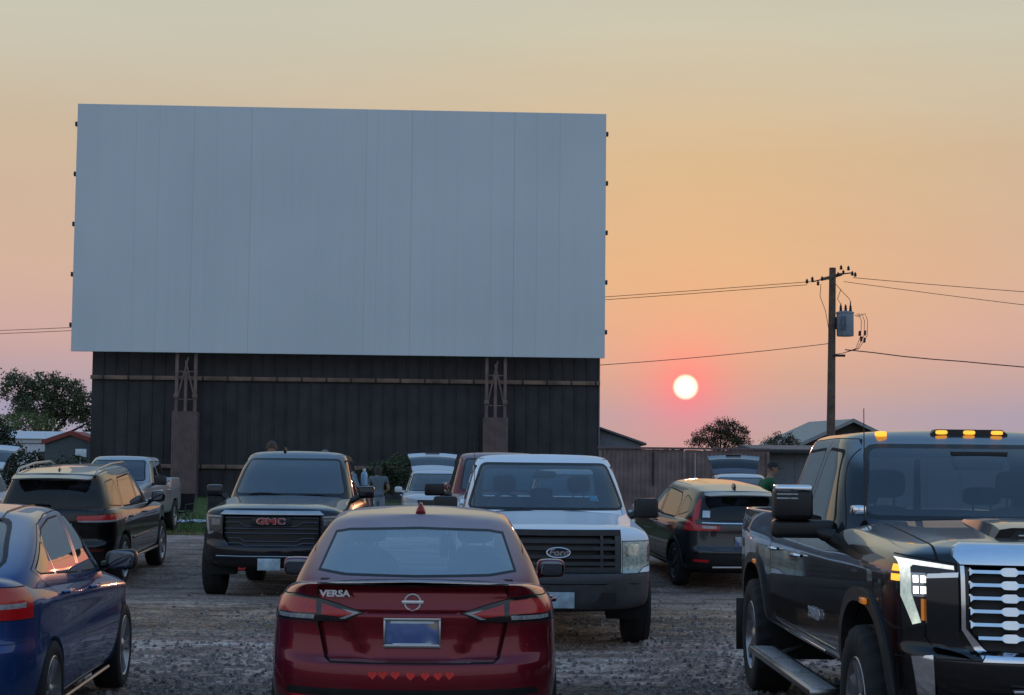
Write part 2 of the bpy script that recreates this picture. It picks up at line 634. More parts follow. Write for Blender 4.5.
class Car:
    """a shell being cut into the parts of one vehicle"""
    def __init__(s, name, label, cat, loc, yaw, pitch=0., group=None):
        s.root = empty(name, loc, (R(pitch), 0, R(yaw)), label, cat, group)
        s.bm = bmesh.new()
        s.refbm = bmesh.new()
        s.done = []
    def add(s, sh, mi=0):
        add_bm(s.bm, sh, mi=mi); add_bm(s.refbm, sh)
        sh.free()
    def ready(s, mats):
        s.bm.normal_update(); s.refbm.normal_update()
        s.ref = Ref(s.refbm)
        s.mats = mats
    def cast(s, o, d):
        """first hit of a ray with the uncut shell"""
        p, n, i, t = s.ref.bvh.ray_cast(Vector(o), Vector(d).normalized())
        return p, n
    def paintf(s, poly, view, mi, thr=.2, cond=None, only=None):
        fs = carve(s.bm, poly, view, thr, cond)
        for f in fs:
            if only is None or f.material_index in only:
                f.material_index = mi
    def cut(s, name, poly, view, mats=None, parent=None, thr=.2, cond=None, push=0., delete=False, seam=None, only=None, label=None, bm=None):
        """cut faces out as a part; seam=(width, material index) leaves a dark joint around it"""
        src = s.bm if bm is None else bm
        fs = s.seamed(src, poly, view, thr, cond, seam)
        if delete:
            bmesh.ops.delete(src, geom=fs, context='FACES')
            return None
        if not fs:
            print('EMPTY CUT', s.root.name, name, view)
            return None
        nb = main_pieces(take(src, fs))
        if mats is None:
            mats = s.mats
        elif not isinstance(mats, (list, tuple)):
            for f in nb.faces:
                f.material_index = 0
        if push:
            for v in nb.verts:
                v.co += v.normal * push
        o = obj(name, nb, mats, parent or s.root, ref=s.ref)
        if label: o['label'] = label
        return o
    def cutbm(s, poly, view, thr=.2, cond=None, seam=None, only=None):
        return take(s.bm, s.seamed(s.bm, poly, view, thr, cond, seam))
    def seamed(s, bm, poly, view, thr, cond, seam):
        if seam:
            carve(bm, poly, view, thr, cond)
            for f in carve(bm, offset(poly, seam[0]), view, thr, cond):
                c = f.calc_center_median()
                U, V, _n = VIEWS[view]
                if not in_poly((c.dot(U), c.dot(V)), poly):
                    f.material_index = seam[1]
        return carve(bm, poly, view, thr, cond)
    def overlay(s, name, poly, view, m, parent=None, thick=.015, cond=None, thr=.08, back=.01):
        """a trim piece lying on the shell: follows its surface, stands proud by its thickness"""
        fs = carve(s.bm, poly, view, thr, cond)
        if not fs:
            print('EMPTY OVERLAY', s.root.name, name)
            return None
        nb = bmesh.new()
        vm = {}
        for f in fs:
            vs = []
            for v in f.verts:
                if v not in vm:
                    vm[v] = nb.verts.new(v.co)
                vs.append(vm[v])
            try:
                nb.faces.new(vs)
            except ValueError:
                pass
        nb.normal_update()
        Nn = VIEWS[view][2]
        for v in nb.verts:
            v.co += (v.normal + Nn).normalized() * thick
        es = [e for e in nb.edges if e.is_boundary]
        rr = bmesh.ops.extrude_edge_only(nb, edges=es)
        for v in rr['geom']:
            if isinstance(v, bmesh.types.BMVert):
                v.co -= Nn * (thick + back)
        bmesh.ops.recalc_face_normals(nb, faces=nb.faces)
        nb.normal_update()
        a = sum(f.normal.dot(Nn) * f.calc_area() for f in nb.faces)
        if a < 0:
            bmesh.ops.reverse_faces(nb, faces=nb.faces)
        return obj(name, nb, m, parent or s.root, angle=40)
    def door(s, poly, view, windows, glassmat, handle=None, cond=None, seam=.006, name='door', trim=.022):
        """a door with its frame, its panes already outlined: windows are polygons"""
        side = 1 if view == 'R' else -1
        nb = s.cutbm(poly, view, thr=.30, cond=cond, seam=(seam, 1))
        panes = []
        for w in windows:
            fs = carve(nb, offset(w, trim), view, .12)
            for f in fs:
                f.material_index = 1
            fs = carve(nb, w, view, .12)
            if fs:
                panes.append(take(nb, fs))
        d = obj(name, main_pieces(nb), s.mats, s.root, ref=s.ref)
        for p in panes:
            main_pieces(p)
            for f in p.faces: f.material_index = 0
            obj('window', p, glassmat, d, ref=s.ref)
        if handle:
            y, z, m = handle
            p, n = s.cast((side * 2, y, z), (-side, 0, 0))
            if p is not None:
                hb = bmesh.new()
                rot = rot_xyz(0, 0, 0)
                pts = [p + Vector((side * .005, .10, 0)), p + Vector((side * .032, .075, .003)), p + Vector((side * .034, -.075, .003)), p + Vector((side * .005, -.10, 0))]
                tube(hb, pts, [.010, .014, .014, .010], 8)
                obj('handle', hb, m, d)
        return d
    def arches(s, ys, z, r, w, lip=.05, xin=.35, shape=None, flare=None):
        """wheel openings on both sides with a lip, an optional flare, and a dark liner; shape(y) gives the outline"""
        out = []
        for y in ys:
            poly = ccw(shape(y) if shape else circle(y, z, r, 44))
            for view, sd in (('R', 1), ('L', -1)):
                cond = lambda c: c.x * sd > w * .55 and c.z < z + r + .2
                fb = None
                if flare:
                    carve(s.bm, poly, view, .05, cond)
                    fo = [f for f in carve(s.bm, offset(poly, flare[0]), view, .05, cond)
                          if not in_poly((f.calc_center_median().y, f.calc_center_median().z), poly)]
                    fb = take(s.bm, fo)
                fs = carve(s.bm, poly, view, .05, cond)
                bmesh.ops.delete(s.bm, geom=fs, context='FACES')
                def near(v):
                    p = Vector((v.co.y, v.co.z))
                    for a, b in zip(poly, poly[1:] + poly[:1]):
                        a, b = Vector(a), Vector(b)
                        t = max(0, min(1, (p - a).dot(b - a) / max(1e-9, (b - a).length_squared)))
                        if (a + (b - a) * t - p).length < .004:
                            return True
                    return False
                src = fb if fb is not None else s.bm
                if fb is not None:
                    for v in fb.verts:
                        v.co.x += sd * flare[1]
                es = [e for e in src.edges if e.is_boundary and all(v.co.x * sd > w * .5 and v.co.z < z + r + .25 for v in e.verts) and (fb is not None or all(near(v) for v in e.verts))]
                if es:
                    rr = bmesh.ops.extrude_edge_only(src, edges=es)
                    for v in rr['geom']:
                        if isinstance(v, bmesh.types.BMVert):
                            v.co.x -= sd * (lip + (flare[1] if flare else 0))
                if fb is not None:
                    bmesh.ops.recalc_face_normals(fb, faces=fb.faces)
                    out.append(obj('fender_flare', fb, flare[2], s.root, angle=40))
        for y in ys:
            for sd in (1, -1):
                lb = bmesh.new()
                n = 20
                prev = None
                c0 = lb.verts.new((sd * xin, y, z))
                for k in range(n + 1):
                    t = math.pi * (k / n) * 1.16 - .08 * math.pi
                    rr = r + (.004 if not shape else .03)
                    yy, zz = y + rr * math.cos(t), z + rr * math.sin(t)
                    a, b = lb.verts.new((sd * (w - .04), yy, zz)), lb.verts.new((sd * xin, yy, zz))
                    if prev:
                        lb.faces.new((prev[0], a, b, prev[1]))
                        lb.faces.new((prev[1], b, c0))
                    prev = (a, b)
                obj('wheel_liner', lb, M_DARK, s.root)
        return out
    def finish(s, name='body'):
        # drop loose bits and build the rest
        lv = [v for v in s.bm.verts if not v.link_faces]
        bmesh.ops.delete(s.bm, geom=lv, context='VERTS')
        return obj(name, s.bm, s.mats, s.root, ref=s.ref)

# ------------------------------------------------------------------ wheels
def wheel_meshes(r, w, rim_r, style, rim_mat, tyre_mat, dark, knobby=False):
    """meshes of hub, tyre and rim about the origin, outer face towards +x"""
    seg = 96 if knobby else 64
    tb = bmesh.new()
    hw = w / 2
    prof = [(-hw * .72, rim_r - .012), (-hw * .92, rim_r + .012), (-hw, rim_r + (r - rim_r) * .45), (-hw * .97, r - .03), (-hw * .86, r - .008),
            (-hw * .45, r), (-hw * .40, r - .008), (-hw * .34, r), (hw * .34, r), (hw * .40, r - .008), (hw * .45, r),
            (hw * .86, r - .008), (hw * .97, r - .03), (hw, rim_r + (r - rim_r) * .45), (hw * .92, rim_r + .012), (hw * .72, rim_r - .012)]
    def wob(a, rr, k):
        if rr > r - .032 and abs(a) > hw * .42:
            return rr - (.013 if knobby and (k // 2) % 2 == 0 else (.004 if (k % 2 == 0) else 0))
        return rr
    rings, fs = lathe(tb, prof, seg, wob=wob)
    bmesh.ops.recalc_face_normals(tb, faces=tb.faces)
    rb = bmesh.new()
    # barrel and lip
    lathe(rb, [(-hw * .7, rim_r - .012), (-hw * .5, rim_r - .04), (hw * .4, rim_r - .045), (hw * .66, rim_r - .03), (hw * .86, rim_r - .006), (hw * .93, rim_r), (hw * .88, rim_r + .008)], 48)
    n, kind = style
    xo = hw * .84
    for k in range(n):
        a0 = 2 * math.pi * k / n + .3
        offs = {'single': [0], 'twin': [-.13, .13], 'star': [0]}[kind]
        for of in offs:
            a = a0 + of * (5.0 / n)
            a_in = a0 + of * .35 * (5.0 / n)
            wi = {'single': .024, 'twin': .015, 'star': .034}[kind] * rim_r / .22
            wo = {'single': .034, 'twin': .017, 'star': .022}[kind] * rim_r / .22
            def P(rad, ang, half, x):
                t = Vector((0, -math.sin(ang), math.cos(ang)))
                return Vector((x, rad * math.cos(ang), rad * math.sin(ang))) + t * half
            r0, r1 = rim_r * .2, rim_r - .014
            v = [rb.verts.new(P(r0, a_in, -wi, xo - .012)), rb.verts.new(P(r0, a_in, wi, xo - .012)), rb.verts.new(P(r1, a, wo, xo + .004)), rb.verts.new(P(r1, a, -wo, xo + .004)),
                 rb.verts.new(P(r0, a_in, -wi * 1.2, xo - .05)), rb.verts.new(P(r0, a_in, wi * 1.2, xo - .05)), rb.verts.new(P(r1, a, wo * 1.2, xo - .045)), rb.verts.new(P(r1, a, -wo * 1.2, xo - .045))]
            for q in ((0, 1, 2, 3), (0, 4, 5, 1), (1, 5, 6, 2), (2, 6, 7, 3), (3, 7, 4, 0)):
                rb.faces.new([v[i] for i in q])
    lathe(rb, [(xo - .05, rim_r * .27), (xo - .012, rim_r * .25), (xo + .002, rim_r * .16), (xo + .004, .001)], 24)
    bmesh.ops.recalc_face_normals(rb, faces=rb.faces)
    hb = bmesh.new()
    lathe(hb, [(-hw * .5, .02), (-hw * .5, rim_r * .8), (0, rim_r * .82), (.012, rim_r * .8), (.012, .02)], 32)
    bmesh.ops.recalc_face_normals(hb, faces=hb.faces)
    return hb, tb, rb

def put_wheels(car, ys, track, r, w, rim_r, style, rim_mat, tyre_mat, dark, knobby=False, z=None):
    hb, tb, rb = wheel_meshes(r, w, rim_r, style, rim_mat, tyre_mat, dark, knobby)
    h = obj('wheel', hb, dark, car.root)
    t = obj('tyre', tb, tyre_mat, h, 50)
    ri = obj('rim', rb, rim_mat, h, 30)
    first = True
    for y in ys:
        for sd in (1, -1):
            if first:
                c = h; first = False
            else:
                c = h.copy(); COL.objects.link(c)
                for ch in (t, ri):
                    d = ch.copy(); COL.objects.link(d); d.parent = c
            c.location = (sd * track, y, r if z is None else z)
            c.rotation_euler = (random.uniform(0, 6), 0, 0 if sd > 0 else math.pi)

def plate_part(car, c, view, size=(.305, .152), parent=None, mats=None, frame=None, tilt=0., name='license_plate'):
    """a licence plate with its frame standing just off the body"""
    U, V, Nn = VIEWS[view]
    pb = bmesh.new()
    box(pb, (0, 0, 0), (size[0], .006, size[1]), bevel=.004)
    M = Matrix.Translation(Vector(c)) @ Matrix.Rotation(tilt, 4, 'X')
    bmesh.ops.transform(pb, matrix=M, verts=pb.verts)
    p = obj(name, pb, mats, parent or car.root)
    if frame:
        fb = bmesh.new()
        t = .012
        d = .008 * Nn.y
        for (cx, cz, sx, sz) in ((0, size[1] / 2, size[0] + t * 2, t * 1.4), (0, -size[1] / 2, size[0] + t * 2, t * 1.8), (-size[0] / 2 - t / 2, 0, t, size[1]), (size[0] / 2 + t / 2, 0, t, size[1])):
            box(fb, (cx, d, cz), (sx, .01, sz), bevel=.003)
        bmesh.ops.transform(fb, matrix=M, verts=fb.verts)
        obj('frame', fb, frame, p)
    return p

def seat(car, x, y, z0, m, back=-1, w=.5, h=.62, head=True, parent=None, lean=.2, hh=.2):
    """front seat backrest with a head restraint; back=-1 leans towards -y"""
    def sh(v):
        if v.co.z > 0:
            v.co.x *= .82
        v.co.y += v.co.z * back * lean
    b = sub_box((x, y, z0 + h / 2), (w, .16, h), 2, sh)
    s = obj('seat', b, m, parent or car.root)
    if head:
        hb = sub_box((x, y + back * lean * .1, z0 + h + .04 + hh / 2), (.27, .11, hh), 2)
        for px in (-.06, .06):
            tube(hb, [(x + px, y + back * lean * .08, z0 + h - .06), (x + px, y + back * lean * .09, z0 + h + .08)], .007, 6)
        obj('headrest', hb, m, s)
    return s

def blade_wiper(car, x0, y0, x1, y1, m, rise=.012):
    """wiper lying on the windshield between two points found on the glass from above"""
    pts = []
    n = 9
    for k in range(n + 1):
        t = k / n
        p, nn = car.cast((x0 + (x1 - x0) * t, y0 + (y1 - y0) * t, 4), (0, 0, -1))
        if p is None:
            continue
        pts.append(p + nn * rise)
    if len(pts) > 2:
        b = bmesh.new()
        tube(b, pts, [.006] + [.010] * (len(pts) - 2) + [.006], 6)
        obj('wiper', b, m, car.root)
# ------------------------------------------------------------------ shared materials
def lv(n, w, yf, yr, z, cf=.3, cr=.25):
    """one level with n evenly spaced side stations"""
    if isinstance(n, (list, tuple)):
        return outline(n, w, yf, yr, z, cf, cr)
    a, b = yf - cf * .8, yr + cr * .8
    ys = [a + (b - a) * (k + 1) / (n + 1) for k in range(n)]
    return outline(ys, w, yf, yr, z, cf, cr)

def plate_mat():
    m, nt, out = _new('plate_blurred')
    tc = N(nt, 'ShaderNodeTexCoord')
    n1 = noise(nt, 7.5, 1, .4, tc.outputs['Object'])
    b = N(nt, 'ShaderNodeBsdfPrincipled')
    r = ramp(nt, n1.outputs['Fac'], [(.30, (.42, .44, .46)), (.40, (.13, .19, .36)), (.52, (.07, .12, .30)), (.62, (.12, .17, .33)), (.72, (.34, .26, .20))])
    L(nt, r.outputs[0], b.inputs['Base Color'])
    b.inputs['Roughness'].default_value = .35
    L(nt, b.outputs[0], out.inputs[0])
    return m

def drl_mat():
    m, nt, out = _new('running_lamp')
    tc = N(nt, 'ShaderNodeTexCoord')
    sep = N(nt, 'ShaderNodeSeparateXYZ'); L(nt, tc.outputs['Object'], sep.inputs[0])
    n1 = noise(nt, 45., 2, .5, tc.outputs['Object'])
    r = ramp(nt, mathn(nt, 'DIVIDE', mathn(nt, 'SUBTRACT', sep.outputs['Z'], .95), .35, True), [(0, (.75, .85, .68)), (.25, (.42, .50, .42)), (.60, (.40, .48, .42)), (.85, (1.1, 1.12, 1.0)), (1, (1.6, 1.6, 1.5))])
    b = N(nt, 'ShaderNodeBsdfPrincipled')
    b.inputs['Base Color'].default_value = (.35, .37, .36, 1)
    b.inputs['Roughness'].default_value = .18
    b.inputs['Coat Weight'].default_value = 1.
    L(nt, r.outputs[0], b.inputs['Emission Color'])
    L(nt, mathn(nt, 'ADD', mathn(nt, 'MULTIPLY', n1.outputs['Fac'], .9), .35), b.inputs['Emission Strength'])
    L(nt, b.outputs[0], out.inputs[0])
    return m

M_RUBBER = mat('tyre_rubber', (.011, .011, .012), .82, var=.35, scale=20, bump=.35, bscale=90)
M_BLACK = mat('black_trim', (.007, .007, .008), .45, var=.3, scale=15, bump=.1, bscale=200)
M_SEAM = mat('dark_joint', (.004, .004, .004), .9)
M_PLASTIC = mat('grey_black_plastic', (.022, .022, .024), .55, var=.3, scale=8, bump=.25, bscale=260)
M_DARK = mat('underbody_dark', (.010, .010, .010), .9, var=.4)
M_CHROME = mat('chrome', (.80, .81, .84), .10, metal=1., var=.06)
M_SATIN = mat('satin_metal', (.42, .43, .45), .3, metal=1., var=.12)
M_ALLOY = mat('alloy_wheel', (.34, .34, .36), .33, metal=.9, var=.2, scale=12)
M_ALLOYD = mat('dark_alloy_wheel', (.06, .06, .065), .35, metal=.7, var=.25, scale=12)
M_SEAT = mat('seat_cloth', (.035, .034, .036), .85, var=.25, scale=30, bump=.3, bscale=300)
M_SEATG = mat('grey_seat_cloth', (.09, .088, .085), .85, var=.25, scale=30, bump=.3, bscale=300)
M_DASH = mat('dashboard', (.02, .02, .022), .7, var=.25)
M_GLASS = glass('window_glass', (.55, .62, .63), f0=.12, dust=.02)
M_TINT = glass('tinted_glass', (.10, .11, .12), f0=.06, dust=.03)
M_PRIV = glass('privacy_glass', (.020, .022, .03), f0=.035, dust=.02)
M_WIND = glass('windshield_glass', (.62, .70, .74), f0=.13, dust=.02)
M_WINDD = glass('dark_windshield_glass', (.42, .48, .52), f0=.17, dust=.015)
M_WINDH = glass('clear_dark_windshield', (.60, .66, .70), f0=.10, dust=.015)
M_MIRROR = mat('mirror_glass', (.13, .16, .20), .04, metal=1., var=.04)
M_RED = mat('red_lens', (.27, .006, .010), .22, coat=.35, var=.25, scale=40, emit=(1, .02, .02), estr=.04)
M_REDDK = mat('dark_red_lens', (.10, .005, .006), .14, coat=1., var=.2, scale=40)
M_CLEAR = mat('clear_lens', (.30, .30, .31), .12, coat=1., var=.35, scale=45)
M_SMOKE = mat('smoked_lens', (.010, .009, .010), .16, coat=.4, var=.3, scale=40)
M_AMBER = mat('amber_lens', (.7, .16, .01), .2, coat=1., var=.2, scale=40, emit=(1, .33, .03), estr=.25)
M_AMBERON = mat('lit_amber_lamp', (.9, .3, .02), .3, emit=(1, .40, .04), estr=1.6)
M_WHITEON = mat('lit_white_lamp', (.9, .9, .9), .3, emit=(1, .98, .9), estr=6.)
M_DRL = drl_mat()
M_PLATE = plate_mat()
M_PLATEW = mat('plate_pale', (.36, .48, .55), .4, var=.35, scale=9)
M_WHITETX = mat('white_lettering', (.8, .8, .8), .4)
M_PAPER = mat('white_sticker', (.55, .65, .72), .5, var=.2)
# ------------------------------------------------------------------ red sedan (seen from behind)
def heart_bm(s, d=.0015):
    b = bmesh.new()
    pts = []
    for k in range(24):
        t = 2 * math.pi * k / 24
        pts.append((16 * math.sin(t) ** 3 / 32 * s, (13 * math.cos(t) - 5 * math.cos(2 * t) - 2 * math.cos(3 * t) - math.cos(4 * t)) / 32 * s))
    prism(b, pts, -d, d)
    return b

def red_sedan(loc, yaw, pitch):
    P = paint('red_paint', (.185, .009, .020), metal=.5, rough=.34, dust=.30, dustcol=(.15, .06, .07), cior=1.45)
    c = Car('sedan', 'dark red sedan with seven small red hearts stuck along its rear bumper', 'car', loc, yaw, pitch)
    W = [(-2.25, .80), (-1.9, .85), (-1.31, .872), (0, .862), (1.31, .865), (1.9, .82), (2.2, .72)]
    def ws(k): return [(y, w * k) for y, w in W]
    n = 11
    low = [
        lv(n, ws(.70), 1.95, -2.08, .26, .4, .3),
        lv(n, ws(.94), 2.12, -2.20, [(-2.2, .30), (-1.5, .22), (1.5, .20), (2.1, .22)], .45, .34),
        lv(n, ws(.99), 2.20, -2.262, [(-2.2, .44), (-1.5, .36), (1.5, .36), (2.1, .38)], .5, .36),
        lv(n, ws(1.0), 2.21, -2.268, [(-2.2, .575), (-1.5, .55), (1.5, .54), (2.1, .52)], .5, .36),
        lv(n, ws(1.0), 2.20, -2.255, [(-2.2, .632), (-1.5, .64), (1.5, .60), (2.1, .58)], .5, .36),
        lv(n, ws(.995), 2.19, -2.200, [(-2.2, .665), (-1.5, .74), (1.5, .68), (2.1, .64)], .5, .34),
        lv(n, ws(.992), 2.17, -2.175, [(-2.2, .78), (-1.5, .82), (1.5, .74), (2.1, .69)], .5, .34),
        lv(n, ws(.985), 2.14, -2.195, [(-2.2, .915), (-1.5, .90), (1.5, .80), (2.1, .73)], .5, .36),
        lv(n, ws(.955), 2.10, -2.172, [(-2.2, .985), (-1.5, .975), (0, .93), (1.0, .88), (2.1, .77)], .5, .38),
        lv(n, [(-2.2, .69), (-1.5, .79), (0, .80), (1.0, .78), (2.1, .60)], 2.02, -2.165, [(-2.2, 1.045), (-1.5, 1.03), (0, .96), (1.0, .92), (2.0, .81)], .45, .24),
        lv(n, [(-2.2, .66), (-1.5, .74), (0, .76), (1.0, .72), (2.1, .52)], 1.95, -2.255, [(-2.25, 1.088), (-1.9, 1.07), (-1.45, 1.05), (-1.2, .96), (.7, .90), (1.1, .95), (2.0, .84)], .45, .24),
        lv(n, [(-2.2, .60), (-1.5, .66), (0, .66), (1.0, .62), (2.1, .44)], 1.88, -2.235, [(-2.25, 1.102), (-1.9, 1.083), (-1.45, 1.06), (-1.2, .96), (.7, .90), (1.1, .97), (2.0, .86)], .4, .22),
        lv(n, 0, 1.85, -2.22, [(-2.25, 1.105), (-1.9, 1.098), (-1.45, 1.075), (-1.2, .96), (.7, .90), (1.15, 1.0), (2.0, .88)], .4, .2),
    ]
    c.add(shell(low, 3, cr_lv={4: (.75, 15, 18), 5: (.5, 15, 18), 7: (.35, 15, 18), 10: (.7, 15, 18)}))
    up = [
        lv(9, .80, 1.16, -1.52, [(-1.5, 1.02), (-1.0, .94), (.6, .86), (1.1, .93)], .52, .3),
        lv(9, .79, 1.04, -1.44, [(-1.44, 1.075), (-1.0, 1.02), (0, .965), (.6, .945), (1.05, .985)], .5, .28),
        lv(9, .705, .62, -1.17, [(-1.2, 1.225), (0, 1.18), (.6, 1.185)], .38, .24),
        lv(9, .60, .22, -.90, [(-.9, 1.350), (-.4, 1.40), (.2, 1.385)], .24, .18),
        lv(9, .54, .10, -.80, [(-.8, 1.398), (-.4, 1.448), (.1, 1.432)], .2, .14),
        lv(9, .36, .03, -.74, [(-.8, 1.422), (-.3, 1.472), (.1, 1.458)], .18, .1),
        lv(9, 0, .0, -.72, [(-.8, 1.432), (-.3, 1.488), (.1, 1.47)], .16, .08),
    ]
    c.add(shell(up, 3, cr_lv={4: (.4, 13, 16)}))
    c.ready([P, M_SEAM, M_BLACK])
    c.arches((1.31, -1.31), .325, .345, .86, .05)
    # rear glass with black surround, windshield
    rg = [(-.605, 1.112), (-.45, 1.092), (0, 1.086), (.45, 1.092), (.605, 1.112), (.535, 1.318), (.45, 1.333), (0, 1.345), (-.45, 1.333), (-.535, 1.318)]
    c.paintf(offset(rg, .016), 'B', 2, cond=lambda p: p.y < -.6 and p.z > 1.06)
    c.cut('rear_window', rg, 'B', glass('rear_glass', (.75, .88, .95), f0=.37, dust=.01), cond=lambda p: p.y < -.6 and p.z > 1.06, thr=.3)
    wsh = rounded([(-.68, .99), (.68, .99), (.55, 1.36), (-.55, 1.36)], .05)
    c.paintf(offset(wsh, .02), 'F', 2, cond=lambda p: p.z > .93 and p.y < 1.2)
    c.cut('windshield', wsh, 'F', M_GLASS, cond=lambda p: p.z > .93 and p.y < 1.2)
    for v in 'RL':
        c.door([(-.13, .26), (.98, .26), (.98, .80), (.80, .95), (.30, 1.30), (.10, 1.375), (-.13, 1.385)], v,
               [rounded([(-.06, .985), (.74, .965), (.24, 1.30), (-.06, 1.345)], .04)], M_GLASS, (.02, .86, P), cond=lambda p: abs(p.x) > .3)
        c.door([(-.15, .26), (-.15, 1.385), (-.55, 1.36), (-.98, 1.20), (-1.10, 1.0), (-1.05, .74), (-.90, .50), (-.90, .26)], v,
               [rounded([(-.21, .99), (-.21, 1.34), (-.55, 1.32), (-.98, 1.08), (-1.0, 1.035)], .03)], M_GLASS, (-.88, .90, P), cond=lambda p: abs(p.x) > .3)
    # tail lamps: dark housing with red and clear elements
    lampo = [(.885, .985), (.68, 1.013), (.565, .999), (.44, .968), (.285, .922), (.395, .872), (.545, .866), (.70, .868), (.90, .86)]
    for sg in (1, -1):
        f = (lambda p: p) if sg > 0 else mir
        seam = f([(.552, 1.02), (.545, 1.02), (.535, .85), (.542, .85)])
        cond = lambda p: p.y < -1.5 and p.x * sg > .2
        nb = c.cutbm(f(lampo), 'B', .08, cond, seam=(.006, 1))
        lamp_parts = []
        for nm, poly, m in (('red_lens', [(.87, .972), (.70, .996), (.565, .985), (.56, .912), (.87, .907)], M_RED),
                            ('red_lens', [(.53, .968), (.415, .937), (.34, .915), (.42, .895), (.53, .905)], M_RED),
                            ('reversing_lens', [(.80, .900), (.57, .902), (.575, .878), (.80, .877)], M_CLEAR),
                            ('reversing_lens', [(.41, .942), (.305, .922), (.39, .884), (.425, .884), (.352, .915)], M_CLEAR)):
            fs = carve(nb, f(poly), 'B', .05)
            if fs: lamp_parts.append((nm, take(nb, fs), m))
        t = obj('tail_light', nb, M_SMOKE, c.root, ref=c.ref)
        for nm, b, m in lamp_parts:
            obj(nm, b, m, t, ref=c.ref)
    # boot lid with its own outline: wide at the top, tapering to the bumper
    c.paintf([(-.6, -1.35), (.6, -1.35), (.6, .95), (-.6, .95)], 'T', 2, .3, cond=lambda q: q.z < 1.0 or (q.y > -1.3 and q.z < 1.06))
    lid = [(-.548, 1.085), (.548, 1.085), (.548, .87), (.545, .84), (.50, .668), (.47, .645), (-.47, .645), (-.50, .668), (-.545, .84), (-.548, .87)]
    nb = c.cutbm(lid, 'B', .0, cond=lambda p: p.y < -1.9, seam=(.006, 1))
    for v in nb.verts:      # dished sides around a raised plate panel
        x, z = abs(v.co.x), v.co.z
        edge = .24 + max(0, min(1, (z - .66) / .26)) * .16
        if z < .915:
            t = max(0, min(1, (x - edge) / .035)) * max(0, min(1, (.91 - z) / .03)) * max(0, min(1, (z - .64) / .012))
            v.co.y += .035 * t
        # lip crease between the lamps, then the hollow under the spoiler
        v.co.y += .012 * math.exp(-((z - .923) / .009) ** 2)
        v.co.y += .02 * math.exp(-((z - 1.05) / .025) ** 2)
    lidm = obj('boot_lid', nb, c.mats, c.root, angle=50)
    # dark underside of the spoiler
    c.paintf([(-.55, 1.083), (.55, 1.083), (.55, 1.064), (-.55, 1.064)], 'B', 2, -1, cond=lambda p: p.y < -2.1)
    p, nn = c.cast((0, -4, .81), (0, 1, 0))
    plate_part(c, (0, p.y - .012, .812), 'B', mats=M_PLATE, frame=M_SATIN, parent=lidm)
    plp = [o for o in children_of(lidm) if o.name.startswith('license_plate')][0]
    for dz, sx2, sz in ((.060, .25, .014), (-.066, .22, .012)):
        b = bmesh.new(); box(b, (0, p.y - .0165, .812 + dz), (sx2, .003, sz))
        obj('plate_strip', b, M_PAPER, plp)
    # round badge with a bar
    p, nn = c.cast((0, -4, .99), (0, 1, 0))
    b = bmesh.new()
    lathe(b, [(0, .040), (-.008, .042), (-.008, .050), (0, .052)], 28, 'y', (0, p.y - .004, .985))
    box(b, (0, p.y - .012, .985), (.125, .01, .020), bevel=.003)
    obj('emblem', b, mat('bright_metal', (.72, .73, .76), .28, metal=.6, var=.06), lidm)
    tb = text_bm('VERSA', .050, .003, 1.2, 0, .002)
    bmesh.ops.transform(tb, matrix=Matrix.Translation((-.447, p.y - .008, 1.03)) @ Matrix.Rotation(R(90), 4, 'X'), verts=tb.verts)
    obj('lettering', tb, mat('bright_metal', (.72, .73, .76), .28, metal=.6, var=.06), lidm)
    b = bmesh.new()
    box(b, (0, p.y + .003, .932), (.22, .02, .018), bevel=.004)
    obj('lid_release', b, M_BLACK, lidm)
    # bumper: painted, black valance, reflectors
    bmp = [(-.95, .655), (-.55, .655), (-.50, .635), (.50, .635), (.55, .655), (.95, .655), (.95, .20), (-.95, .20)]
    bmb = c.cutbm([(-.95, .84), (-.553, .85), (-.506, .662), (-.47, .637), (.47, .637), (.506, .662), (.553, .85), (.95, .84), (.95, .20), (-.95, .20)], 'B', .25, cond=lambda p: p.y < -1.7, seam=(.004, 1))
    for f in carve(bmb, [(-.72, .495), (.72, .495), (.74, .452), (-.74, .452)], 'B', .05): f.material_index = 2
    for f in carve(bmb, [(-.6, .36), (.6, .36), (.6, .18), (-.6, .18)], 'B', .05): f.material_index = 2
    rf = []
    for sg in (1, -1):
        f = (lambda p: p) if sg > 0 else mir
        fs = carve(bmb, f([(.70, .448), (.57, .448), (.58, .415), (.70, .415)]), 'B', .05)
        if fs: rf.append(take(bmb, fs))
    bo = obj('rear_bumper', bmb, c.mats, c.root, ref=c.ref)
    for b in rf:
        obj('reflector', b, M_RED, bo, ref=c.ref)
    mh = mat('heart_sticker', (.75, .035, .03), .45, var=.1)
    for k, xx in enumerate((-.222, -.162, -.090, -.004, .080, .152, .218)):
        p, nn = c.cast((xx, -4, .578), (0, 1, 0))
        b = heart_bm(.052)
        bmesh.ops.transform(b, matrix=Matrix.Translation((xx, p.y - .003, .578 + random.uniform(-.004, .004))) @ Matrix.Rotation(random.uniform(-.12, .12), 4, 'Y'), verts=b.verts)
        obj('heart_sticker', b, mh, bo)
    # shark fin
    fb = sub_box((0, -.62, 1.472), (.085, .20, .085), 2, lambda v: setattr(v.co, 'x', v.co.x * (.25 if v.co.z > 0 else 1)) or setattr(v.co, 'y', v.co.y * (.45 if v.co.z > 0 else 1) - (.18 if v.co.z > 0 else 0)))
    obj('roof_antenna', fb, P, c.root)
